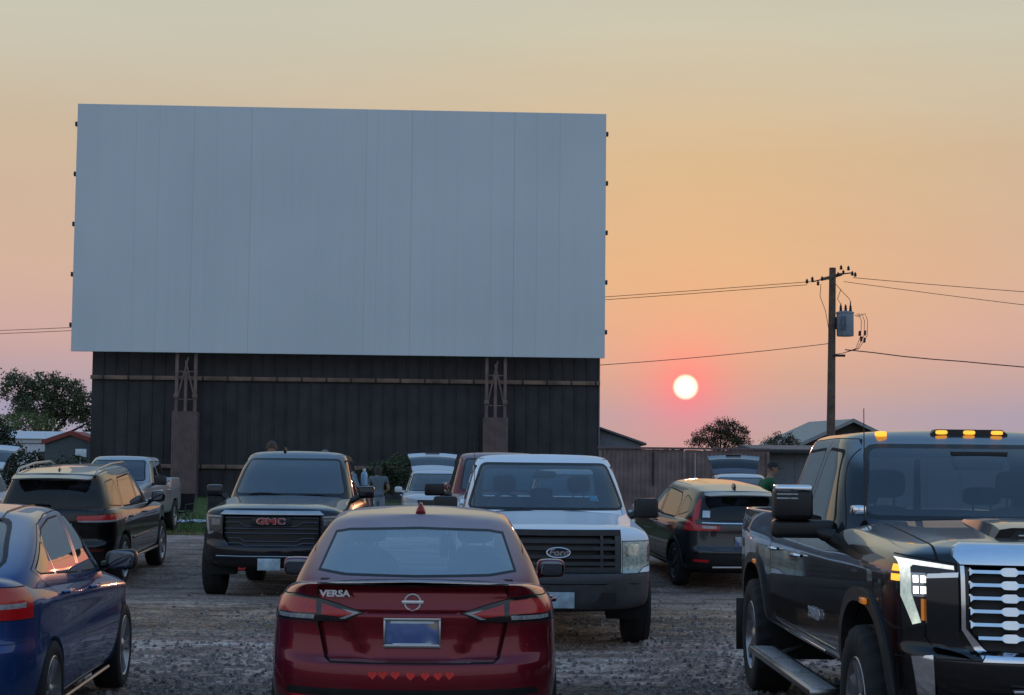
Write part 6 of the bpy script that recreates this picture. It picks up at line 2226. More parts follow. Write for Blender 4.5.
def screen_material():
    m, nt, out = _new('screen_paint')
    tc = N(nt, 'ShaderNodeTexCoord')
    v = tc.outputs['Object']
    sep = N(nt, 'ShaderNodeSeparateXYZ'); L(nt, v, sep.inputs[0])
    # sheets 0.62 m wide, each with a slightly different tone, plus dark joints and vertical streaks
    u = mathn(nt, 'DIVIDE', sep.outputs['X'], .62)
    fl = mathn(nt, 'FLOOR', u)
    wn = N(nt, 'ShaderNodeTexWhiteNoise'); wn.noise_dimensions = '1D'
    L(nt, fl, wn.inputs['W'])
    fr = mathn(nt, 'FRACT', u)
    joint = mathn(nt, 'LESS_THAN', fr, .06)
    jn = mathn(nt, 'MULTIPLY', joint, mathn(nt, 'POWER', wn.outputs['Value'], 4.5))
    mp = N(nt, 'ShaderNodeMapping'); mp.inputs['Scale'].default_value = (3.5, 1, .10)
    L(nt, v, mp.inputs[0])
    st = noise(nt, 1.0, 5, .6, mp.outputs[0])
    bl = noise(nt, .16, 3, .5, v)
    base = ramp(nt, st.outputs['Fac'], [(.25, (.625, .665, .690)), (.75, (.655, .688, .708))])
    base = mixc(nt, .22, base.outputs[0], bl.outputs['Fac'], 'OVERLAY')
    tone = ramp(nt, wn.outputs['Value'], [(0, (.485, .485, .485)), (1, (.515, .515, .515))])
    base = mixc(nt, .5, base, tone.outputs[0], 'OVERLAY')
    base = mixc(nt, mathn(nt, 'MULTIPLY', jn, .42), base, (.20, .21, .23))
    b = N(nt, 'ShaderNodeBsdfPrincipled')
    L(nt, base, b.inputs['Base Color'])
    b.inputs['Roughness'].default_value = .8
    L(nt, b.outputs[0], out.inputs[0])
    return m

def build_screen():
    Wd, z0, z1 = 28.64, 7.80, 21.2
    yaw = math.atan2(1.25, 28.6)
    root = empty('movie_screen', (-9.28, 91.4, 0), (0, 0, yaw), 'huge pale blue-grey outdoor movie screen standing over the dark wall', 'movie screen')
    h = Wd / 2
    bm = bmesh.new()
    box(bm, (0, 0, (z0 + z1) / 2), (Wd, .22, z1 - z0), bevel=.01)
    bmesh.ops.subdivide_edges(bm, edges=list(bm.edges), cuts=1)
    obj('screen_panel', bm, screen_material(), root, smooth=False)
    steel = mat('brown_steel', (.19, .125, .11), .7, var=.3, scale=1.5)
    clad = mat('brown_cladding', (.155, .108, .10), .75, var=.25, scale=2.)
    for k in range(5):
        for sg in (-1, 1):
            b = bmesh.new()
            box(b, (sg * (h + .07), .02, z1 - 1.1 - k * 2.72), (.12, .24, .24), bevel=.02)
            obj('edge_bracket', b, M_PLASTIC, root)
    for cx in (-8.22, 8.45):
        b = bmesh.new()
        # ribbed cladding around the foot
        n = 12
        w = 1.34
        pts = []
        for i in range(n * 4 + 1):
            u = i / (n * 4)
            d = .03 if (i % 4) in (1, 2) else 0
            pts.append((cx - w / 2 + u * w, .02 - d))
        zt = 4.66 if cx < 0 else 4.52
        lo = [b.verts.new((x, y, -.1)) for x, y in pts]
        hi = [b.verts.new((x, y, zt)) for x, y in pts]
        for i in range(len(pts) - 1):
            b.faces.new((lo[i], lo[i + 1], hi[i + 1], hi[i]))
        for (i, s) in ((0, -1), (-1, 1)):
            p0, p1 = pts[i], (pts[i][0], 1.0)
            vs = [b.verts.new((p0[0], p0[1], -.1)), b.verts.new((p1[0], 1.0, -.1)), b.verts.new((p1[0], 1.0, zt)), b.verts.new((p0[0], p0[1], zt))]
            b.faces.new(vs if s < 0 else vs[::-1])
        cap = [hi[0], hi[-1], b.verts.new((pts[-1][0], 1.0, zt)), b.verts.new((pts[0][0], 1.0, zt))]
        b.faces.new(cap)
        col = obj('column', b, clad, root, smooth=False)
        for dx in (-.50, .50):
            bb = bmesh.new()
            box(bb, (cx + dx, .30, (zt + z0 + 2) / 2), (.17, .17, z0 + 2 - zt), bevel=.01)
            obj('post', bb, steel, col)
        for (a, c2, r) in (((-.42, zt + .9), (.10, z0 - .2), .05), ((.42, zt + .9), (-.06, z0 - .4), .055), ((-.02, zt), (-.02, z0 - 1.0), .09), ((-.42, z0 - 1.0), (.42, z0 - 1.0), .035), ((-.42, zt + .65), (.42, zt + .65), .03)):
            bb = bmesh.new()
            tube(bb, [(cx + a[0], .30, a[1]), (cx + c2[0], .33, c2[1])], r, 8)
            obj('brace', bb, steel, col)
        for dx in (-.50, .50):
            bb = bmesh.new()
            box(bb, (cx + dx, .26, zt + .82), (.26, .24, .22), bevel=.02)
            obj('clamp', bb, steel, col)
    # dark ribbed wall under the screen
    wroot = empty('metal_wall', (-9.0, 92.9, 0), (0, 0, yaw), 'dark ribbed metal wall running along the ground under the movie screen', 'wall')
    b = bmesh.new()
    hw = 13.82
    pts = []
    x = -hw
    while x < hw - .01:
        pts += [(x, 0), (x + .54, 0), (x + .57, -.06), (x + .63, -.06)]
        x += .66
    pts.append((hw, 0))
    lo = [b.verts.new((x, y, -.1)) for x, y in pts]
    hi = [b.verts.new((x, y, 9.0)) for x, y in pts]
    for i in range(len(pts) - 1):
        b.faces.new((lo[i], lo[i + 1], hi[i + 1], hi[i]))
    obj('wall_sheet', b, mat('dark_sheet_metal', (.042, .041, .046), .6, var=.35, scale=.7, spec=.3), wroot, smooth=False)
    for z in (6.50, 1.72):
        b = bmesh.new()
        box(b, (.0, -.16, z), (hw * 2 + .1, .12, .22), bevel=.01)
        obj('wall_rail', b, mat('rail_timber', (.21, .14, .11), .8, var=.45, scale=1.1), wroot)
        for k in range(21):
            b = bmesh.new()
            box(b, (-hw + .65 + k * 1.34, -.225, z), (.10, .03, .24), bevel=.005)
            obj('rail_clip', b, M_PLASTIC, wroot)
    b = bmesh.new()
    box(b, (hw + .02, -.05, 4.0), (.06, .10, 8.2), bevel=.005)
    obj('corner_trim', b, mat('grey_trim', (.16, .17, .19), .6), wroot)

def ribbed(name, x0, x1, z0, z1, pitch, depth, m, parent, gap=.2, wob=0., seed=1):
    rnd = random.Random(seed)
    b = bmesh.new()
    pts = []
    x = x0
    while x < x1 - .001:
        w = min(pitch, x1 - x)
        pts += [(x, 0), (x + w * (1 - gap), 0), (x + w * (1 - gap * .7), -depth), (x + w * .95, -depth)]
        x += w
    pts.append((x1, 0))
    lo = [b.verts.new((x, y, z0)) for x, y in pts]
    hi = [b.verts.new((x, y, z1 + rnd.uniform(-wob, wob))) for x, y in pts]
    for i in range(len(pts) - 1):
        b.faces.new((lo[i], lo[i + 1], hi[i + 1], hi[i]))
    return obj(name, b, m, parent, smooth=False)

def gable_building(name, label, loc, yaw, w, d, he, hr, wallm, roofm, over=.4, ridge='y', fascia=None, door=None):
    """box with a pitched roof; the gable faces -y"""
    r = empty(name, loc, (0, 0, R(yaw)), label, 'building')
    b = bmesh.new()
    prof = [(-w / 2, 0), (w / 2, 0), (w / 2, he), (0, hr), (-w / 2, he)]
    prism(b, prof, -d / 2, d / 2)
    obj('wall', b, wallm, r, smooth=False)
    for sg in (-1, 1):
        b = bmesh.new()
        sl = Vector((sg * w / 2, hr - he)).length
        ux, uz = sg * (w / 2), he - hr
        k = over / (w / 2)
        e = [(0, hr + .05), (ux * (1 + k), he + uz * k + .05), (ux * (1 + k), he + uz * k + .17), (0, hr + .17)]
        prism(b, e, -d / 2 - over, d / 2 + over)
        obj('roof', b, roofm, r, smooth=False)
        if fascia:
            b = bmesh.new()
            e = [(0, hr - .06), (ux * (1 + k), he + uz * k - .06), (ux * (1 + k), he + uz * k + .19), (0, hr + .19)]
            prism(b, e, -d / 2 - over - .04, -d / 2 - over - .002)
            obj('fascia', b, fascia, r, smooth=False)
    return r

def build_fence_and_buildings():
    fm = mat('fence_boards', (.20, .14, .135), .85, var=.35, scale=1.6, bump=.3, bscale=40)
    f = empty('board_fence', (3.2, 62, 0), (0, 0, 0), 'tall brown vertical board fence to the right of the movie screen', 'fence')
    for k in range(2):
        x0, x1 = (0, 3.1) if k == 0 else (3.12, 6.2)
        ribbed('fence_panel', x0, x1, -.1, 2.52 if k == 0 else 2.50, .155, .022, fm, f, gap=.16, wob=.012, seed=k + 4)
    for z in (2.56,):
        b = bmesh.new(); box(b, (3.1, -.02, z), (6.3, .14, .07), bevel=.01)
        obj('top_rail', b, mat('fence_cap', (.15, .105, .11), .8), f)
    for x in (.06, 3.11, 6.15):
        b = bmesh.new(); box(b, (x, -.05, 1.2), (.10, .08, 2.5), bevel=.008)
        obj('fence_post', b, fm, f)
    # dark strap and pale rod on the fence
    b = bmesh.new(); tube(b, [(1.98, -.05, 2.42), (1.97, -.06, 1.2)], .035, 6)
    obj('hanging_strap', b, M_BLACK, f)
    b = bmesh.new(); tube(b, [(3.50, -.08, 2.40), (3.50, -.08, 1.0)], .015, 6)
    obj('rod', b, mat('pale_rod', (.5, .5, .5), .5), f)
    g = gable_building('small_house', 'grey house with a sloping roof peeking over the fence beside the movie screen', (2.6, 98, 0), 0, 9.2, 7, 3.2, 4.76, mat('grey_siding', (.16, .17, .20), .8, var=.2), mat('grey_roof', (.11, .11, .13), .8), .3)
    # long low building with a dark roof edge
    r = empty('low_building', (9.35, 63, 0), (0, 0, 0), 'long low building with grey panelled walls and an overhanging flat roof', 'building')
    ribbed('wall', 0, 14, -.1, 2.42, 1.22, .03, mat('panel_wall', (.13, .145, .165), .7, var=.15), r, gap=.05)
    b = bmesh.new(); box(b, (7, 3.0, 1.1), (13.98, 5.9, 2.4))
    obj('wall_core', b, mat('panel_wall', (.13, .145, .165), .7), r, smooth=False)
    b = bmesh.new()
    prism(b, [(-.55, 2.45), (-.55, 2.58), (3.0, 2.78), (6.4, 2.6), (6.4, 2.45)], -.45, 14.5, to3=lambda u, v, d: (d, u, v))
    obj('roof', b, mat('grey_metal_roof', (.10, .095, .105), .6, var=.2), r, smooth=False)
    b = bmesh.new(); box(b, (7.02, -.57, 2.49), (14.98, .035, .13), bevel=.005)
    obj('fascia', b, M_PLASTIC, r)
    gable_building('barn', 'barn with a pale metal roof and dark gable behind the utility pole', (22.5, 119.8, 0), 12, 6.8, 7, 3.75, 5.25, mat('dark_timber', (.035, .028, .026), .85, var=.4), mat('pale_metal_roof', (.22, .25, .25), .5, var=.15), .5, fascia=mat('pale_fascia', (.24, .26, .26), .6))
    # left side: trailer, red-roofed shed, sign
    t = empty('mobile_home', (-27.5, 102, 0), (0, 0, 0), 'long white mobile home behind the bushes on the left', 'mobile home')
    b = bmesh.new(); box(b, (0, 0, 1.75), (9.5, 3.2, 3.0), bevel=.05)
    obj('wall', b, mat('white_siding', (.62, .65, .70), .7, var=.1), t)
    b = bmesh.new(); prism(b, [(-1.8, 3.25), (1.8, 3.25), (0, 3.72)], -4.9, 4.9, to3=lambda u, v, d: (d, u, v))
    obj('roof', b, mat('white_roof', (.66, .68, .72), .6, var=.08), t, smooth=False)
    for x in (-2.6, .2, 2.9):
        b = bmesh.new(); box(b, (x, -1.62, 2.1), (1.1, .05, .8), bevel=.01)
        obj('window', b, M_PRIV, t)
    b = bmesh.new(); box(b, (0, -1.63, 2.98), (9.4, .04, .05))
    obj('trim', b, mat('grey_trim', (.16, .17, .19), .6), t)
    gable_building('red_roof_shed', 'small shed with a red pitched roof beside the dark wall', (-24.55, 96.5, 0), 0, 2.9, 3, 2.95, 3.45, mat('shed_wall', (.09, .11, .12), .8, var=.2), mat('red_roof', (.26, .055, .045), .7, var=.2), .15, fascia=mat('red_roof', (.26, .055, .045), .7))
    s = empty('notice_board', (-20.45, 81, 0), (0, 0, 0), 'small white blank board on a post by the bushes', 'sign')
    b = bmesh.new(); box(b, (0, 0, 2.30), (.52, .04, .38), bevel=.01)
    obj('board', b, mat('white_board', (.62, .68, .74), .6), s)
    b = bmesh.new(); tube(b, [(0, .04, -.05), (0, .04, 2.15)], .04, 8)
    obj('post', b, M_SATIN, s)

# ------------------------------------------------------------------ pole and wires
def sag(a, b, s, n=24):
    a, b = Vector(a), Vector(b)
    out = []
    for i in range(n + 1):
        t = i / n
        p = a.lerp(b, t)
        p.z -= s * 4 * t * (1 - t)
        out.append(p)
    return out

def build_pole():
    X, Y = 13.12, 70
    wood = mat('pole_wood', (.12, .082, .062), .9, var=.4, scale=3, bump=.4, bscale=30)
    dark = mat('hardware', (.02, .018, .018), .6)
    r = empty('utility_pole', (18.75, 100, -.74), (0, 0, 0), 'wooden utility pole carrying a grey transformer and wires', 'utility pole')
    b = bmesh.new(); tube(b, [(0, 0, -.3), (.03, 0, 3.5), (.12, 0, 10.2)], [.19, .175, .135], 14)
    obj('pole', b, wood, r)
    b = bmesh.new(); box(b, (.10, -.16, 9.82), (1.7, .10, .12), rot=rot_xyz(0, R(-12), R(55)), bevel=.01)
    obj('crossarm', b, wood, r)
    rnd = random.Random(5)
    for (x, z) in ((-.95, 9.62), (-.72, 9.72), (-.48, 9.55), (-.30, 9.75), (.35, 9.92), (.58, 10.02), (.72, 10.15), (.45, 10.2), (.95, 9.98), (1.05, 9.92)):
        b = bmesh.new()
        lathe(b, [(-.09, .02), (-.07, .06), (-.03, .065), (-.02, .035), (.01, .06), (.05, .055), (.07, .03), (.11, .02)], 10, 'z', (x, rnd.uniform(-.3, .1), z))
        bmesh.ops.recalc_face_normals(b, faces=b.faces)
        obj('insulator', b, dark, r)
    b = bmesh.new()
    tube(b, [(-.75, -.05, 9.60), (-.35, -.05, 9.70), (.1, 0, 9.75), (.55, -.05, 9.95), (.95, -.05, 10.0)], .03, 6)
    obj('bracket', b, dark, r)
    # transformer tank
    t = bmesh.new()
    lathe(t, [(-.52, .001), (-.52, .33), (-.48, .35), (.40, .35), (.42, .37), (.47, .37), (.50, .30), (.54, .001)], 28, 'z', (.62, -.05, 7.88))
    bmesh.ops.recalc_face_normals(t, faces=t.faces)
    grey = mat('tank_grey', (.23, .27, .33), .45, metal=.1, var=.15)
    tk = obj('transformer', t, grey, r)
    for k in range(7):
        b = bmesh.new(); box(b, (.42 + (k - 3) * .055, -.42, 7.90), (.02, .10, .58), bevel=.004)
        obj('cooling_fin', b, grey, tk)
    b = bmesh.new(); box(b, (.22, 0, 7.9), (.25, .16, .5), bevel=.01)
    obj('mounting', b, dark, tk)
    for (dx, h) in ((-.18, .34), (.02, .30), (.22, .42)):
        b = bmesh.new()
        lathe(b, [(0, .045), (.05, .07), (.09, .045), (.13, .065), (.17, .04), (.21, .055), (.25, .03), (h, .02)], 10, 'z', (.62 + dx, -.08, 8.38))
        bmesh.ops.recalc_face_normals(b, faces=b.faces)
        obj('bushing', b, dark, tk)
    def loop(pts, rad=.013, nm='jumper_wire'):
        b = bmesh.new(); tube(b, pts, rad, 5)
        obj(nm, b, dark, r)
    loop([(.45, -.08, 9.3), (.3, -.1, 8.9), (.42, -.08, 8.72)])
    loop([(.15, -.1, 9.6), (.55, -.1, 9.15), (.8, -.08, 8.9), (.84, -.08, 8.78)])
    loop([(-.38, -.1, 9.5), (-.42, -.1, 9.0), (-.2, -.12, 8.4), (.0, -.15, 7.2)])
    for k, dx in enumerate((.0, .13, .26)):
        loop([(1.0 + dx * .5, -.1, 8.2 - .02 * k), (1.18 + dx, -.1, 8.30), (1.28 + dx, -.1, 8.0), (1.26 + dx, -.1, 7.4), (1.05 + dx * .5, -.1, 6.85), (.5, -.1, 6.65), (.15, -.1, 6.6)])
    for (x, z) in ((1.2, 7.38), (1.27, 7.15), (1.42, 7.4), (1.40, 7.1)):
        b = bmesh.new(); tube(b, [(x, -.1, z), (x + .02, -.1, z + .2)], .05, 8)
        obj('connector', b, dark, r)
    b = bmesh.new(); tube(b, [(.1, -.15, 6.55), (.6, -.15, 6.55)], .05, 8)
    obj('service_clamp', b, dark, r)
    r.scale = (1.4286,) * 3
    X, Y = 18.75, 100
    wm = mat('wire_dark', (.04, .03, .03), .7)
    def wire(a, b2, s, rad, label, kink=0):
        b = bmesh.new()
        pts = sag(a, b2, s, 26)
        if kink:
            rn = random.Random(2)
            for p in pts: p.z += rn.uniform(-kink, kink)
        tube(b, pts, rad, 5)
        tag(obj('power_line', b, wm), label, 'power line', 'wires on the utility pole')
    wire((X - 1.0, Y - .1, 13.0), (-160, 128, 11.9), 3.05, .019, 'upper of the two wires running left from the pole top')
    wire((X - 1.35, Y - .1, 12.8), (-160, 128, 11.5), 3.0, .019, 'lower of the two wires running left from the pole top')
    wire((X + .1, Y - .1, 9.35), (-8.0, 96, 7.0), .35, .021, 'wire running left from just below the transformer')
    wire((X + 1.35, Y - .1, 13.25), (70, 92, 10.2), .5, .019, 'topmost thin wire running right from the pole')
    wire((X + .8, Y - .2, 13.0), (52, 60, 4.9), .4, .017, 'middle thin wire sloping down to the right')
    wire((X + .85, Y - .2, 8.95), (60, 84, 5.6), .5, .032, 'thick twisted service wire sloping right below the transformer', .025)

# ------------------------------------------------------------------ trees and bushes
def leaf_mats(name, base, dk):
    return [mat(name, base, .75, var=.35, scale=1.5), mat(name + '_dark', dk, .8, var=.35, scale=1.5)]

def tree(name, label, cat, loc, blobs, leaf, nleaf, mats, trunk_h, trunk_r, seed=1, wood=None, limbs=True, trunk_dx=0, group=None, droop=.0):
    """blobs: (x, y, z, rx, ry, rz) clumps of leaves around limbs that reach into them"""
    rnd = random.Random(seed)
    r = empty(name, loc, (0, 0, 0), label, cat, group)
    wood = wood or mat('bark', (.035, .028, .024), .9, var=.4, scale=4)
    if limbs:
        b = bmesh.new()
        top = Vector((trunk_dx, 0, trunk_h))
        tube(b, [(0, 0, -.2), (trunk_dx * .4, 0, trunk_h * .5), top], [trunk_r, trunk_r * .8, trunk_r * .6], 9)
        obj('trunk', b, wood, r)
        for (x, y, z, rx, ry, rz) in blobs:
            b = bmesh.new()
            c = Vector((x, y, z))
            m = top.lerp(c, .5) + Vector((rnd.uniform(-.2, .2), rnd.uniform(-.2, .2), -.1 * abs(x)))
            tube(b, [top - Vector((0, 0, .15)), m, c, c + Vector((rnd.uniform(-rx, rx) * .6, rnd.uniform(-ry, ry) * .5, rz * .6))], [trunk_r * .5, trunk_r * .32, trunk_r * .16, trunk_r * .05], 6)
            obj('limb', b, wood, r)
    b = bmesh.new()
    tot = sum(q[3] * q[4] * q[5] for q in blobs)
    for (x, y, z, rx, ry, rz) in blobs:
        n = int(nleaf * (rx * ry * rz) / tot)
        twigs = []
        for _ in range(max(4, n // 26)):
            while True:
                p = Vector((rnd.uniform(-1, 1), rnd.uniform(-1, 1), rnd.uniform(-1, 1)))
                if .25 < p.length < 1: break
            p = p * (rnd.random() ** .25 / p.length * (1 if p.length < 1 else 1)) if rnd.random() < .5 else p
            twigs.append(Vector((x + p.x * rx, y + p.y * ry, z + p.z * rz)))
        for _ in range(n):
            t = rnd.choice(twigs)
            sp = leaf * 2.4
            c = t + Vector((rnd.gauss(0, sp * .5), rnd.gauss(0, sp * .5), rnd.gauss(0, sp * .35) - droop * rnd.random()))
            s = leaf * rnd.uniform(.6, 1.3)
            a = Vector((rnd.uniform(-1, 1), rnd.uniform(-1, 1), rnd.uniform(-.6, .6))).normalized()
            u = a.cross(Vector((rnd.uniform(-1, 1), rnd.uniform(-1, 1), rnd.uniform(-1, 1)))).normalized()
            f = bm_face(b, [c - u * s * .4, c + a * s * .5 - u * s * .1, c + u * s * .4 + a * s * .1, c - a * s * .45])
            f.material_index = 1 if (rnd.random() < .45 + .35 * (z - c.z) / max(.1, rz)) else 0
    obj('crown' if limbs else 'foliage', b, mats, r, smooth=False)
    return r

def bm_face(b, pts):
    return b.faces.new([b.verts.new(p) for p in pts])

def build_plants():
    lm = leaf_mats('leaf_olive', (.11, .135, .068), (.055, .07, .038))
    # big tree on the left, far off
    bl = [(-1.9, 0, 6.6, 1.2, 1.2, 1.0), (-.3, .3, 6.9, 1.3, 1.3, .9), (1.0, 0, 6.6, 1.3, 1.2, .9), (2.2, -.2, 5.9, 1.2, 1.2, 1.0), (-.4, -.3, 5.6, 1.6, 1.4, .9), (1.2, .2, 5.3, 1.6, 1.3, 1.0), (-1.7, .2, 5.2, .9, 1.0, .6), (2.9, 0, 4.6, .8, .9, .7), (3.6, 0, 4.4, .5, .6, .5), (-2.3, .3, 7.4, .8, .8, .5)]
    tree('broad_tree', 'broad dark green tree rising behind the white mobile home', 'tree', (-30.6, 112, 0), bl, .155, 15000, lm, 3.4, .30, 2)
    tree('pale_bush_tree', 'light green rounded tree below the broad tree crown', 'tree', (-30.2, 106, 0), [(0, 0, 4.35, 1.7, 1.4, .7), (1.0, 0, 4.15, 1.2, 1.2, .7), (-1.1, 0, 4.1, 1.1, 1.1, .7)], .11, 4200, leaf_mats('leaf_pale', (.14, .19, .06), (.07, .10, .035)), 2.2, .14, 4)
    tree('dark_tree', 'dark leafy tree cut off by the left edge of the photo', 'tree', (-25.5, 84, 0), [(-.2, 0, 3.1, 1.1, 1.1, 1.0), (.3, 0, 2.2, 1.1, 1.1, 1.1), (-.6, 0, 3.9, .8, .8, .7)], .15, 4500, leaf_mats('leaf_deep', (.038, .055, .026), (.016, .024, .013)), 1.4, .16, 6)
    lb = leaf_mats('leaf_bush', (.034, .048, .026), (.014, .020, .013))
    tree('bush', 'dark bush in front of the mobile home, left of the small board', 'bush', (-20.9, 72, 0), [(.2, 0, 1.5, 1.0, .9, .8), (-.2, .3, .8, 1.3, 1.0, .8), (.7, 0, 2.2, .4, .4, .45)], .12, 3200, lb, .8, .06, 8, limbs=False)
    tree('bush', 'low dark bush just left of the silver pickup roof', 'bush', (-18.6, 72, 0), [(0, 0, 1.3, 1.0, .9, .9), (.5, 0, .7, 1.1, .9, .7)], .12, 2600, lb, .8, .06, 9, limbs=False)
    tree('bush', 'dark bush behind the open white hatchback at the left edge', 'bush', (-23.2, 73, 0), [(0, 0, 1.2, 1.2, .9, 1.0), (-.6, 0, .8, 1.2, .9, .8)], .12, 2600, lb, .8, .06, 10, limbs=False)
    lw = leaf_mats('leaf_hedge', (.050, .080, .032), (.020, .032, .016))
    tree('hedge_bush', 'rounded green bush against the dark wall behind the standing woman', 'bush', (-6.0, 86, 0), [(0, 0, 1.4, 1.4, .9, .95), (-.9, 0, 1.1, .9, .8, .9), (.9, 0, 1.3, 1.0, .8, 1.0)], .13, 4200, lw, .8, .06, 12, limbs=False)
    tree('hedge_bush', 'green bush against the dark wall left of the open white crossover', 'bush', (-3.9, 87, 0), [(0, 0, 1.2, 1.1, .9, .9), (.7, 0, .9, .9, .8, .8)], .13, 2800, lw, .8, .06, 13, limbs=False)
    # trees over the fence on the right, with drooping tips
    lr = leaf_mats('leaf_rust', (.075, .068, .034), (.032, .030, .020))
    bl = [(0, 0, 4.3, .95, .8, .55), (.8, 0, 4.2, .8, .7, .55), (-.9, 0, 3.9, .8, .7, .5), (-1.5, 0, 3.55, .6, .5, .3), (1.35, 0, 3.7, .6, .5, .5), (.3, 0, 3.6, 1.2, .9, .5), (.3, 0, 4.75, .7, .5, .25)]
    tree('drooping_tree', 'round brownish green tree with drooping tips behind the fence, under the sun', 'tree', (12.3, 100, 0), bl, .085, 9500, lr, 2.6, .13, 14, droop=.25)
    tree('small_tree', 'small thin tree between the drooping tree and the barn roof', 'tree', (18.3, 115, 0), [(0, 0, 4.0, .9, .6, .35), (-.8, 0, 3.7, .7, .5, .3), (.7, 0, 3.8, .6, .5, .3)], .12, 1200, lr, 2.8, .09, 15)
    tree('weed', 'tiny dark sprig poking over the fence left of the drooping tree', 'plant', (7.55, 64, 0), [(0, 0, 2.72, .12, .1, .10), (.1, 0, 2.6, .12, .1, .1)], .06, 90, lr, .8, .02, 16, limbs=False)
# ------------------------------------------------------------------ people, chairs, small things
def skin_mesh(chains, lv=2):
    """chains: list of point lists [(x, y, z, r)], joined where points coincide; first point of the first chain is the root"""
    me = bpy.data.meshes.new('s')
    pts, rad, edges, key = [], [], [], {}
    def idx(p):
        k = (round(p[0], 4), round(p[1], 4), round(p[2], 4))
        if k not in key:
            key[k] = len(pts); pts.append(p[:3]); rad.append(p[3])
        return key[k]
    for ch in chains:
        ii = [idx(p) for p in ch]
        for a, b in zip(ii, ii[1:]):
            edges.append((a, b))
    me.from_pydata(pts, edges, [])
    o = bpy.data.objects.new('s', me)
    COL.objects.link(o)
    o.modifiers.new('k', 'SKIN')
    o.modifiers['k'].use_smooth_shade = True
    sv = me.skin_vertices[0].data
    for i, r in enumerate(rad):
        rr = r if isinstance(r, (tuple, list)) else (r, r)
        sv[i].radius = rr
        sv[i].use_root = (i == 0)
    sm = o.modifiers.new('b', 'SUBSURF'); sm.levels = lv; sm.render_levels = lv
    dg = bpy.context.evaluated_depsgraph_get()
    ev = o.evaluated_get(dg)
    m2 = ev.to_mesh()
    bm = bmesh.new(); bm.from_mesh(m2)
    ev.to_mesh_clear()
    bpy.data.objects.remove(o); bpy.data.meshes.remove(me)
    return bm

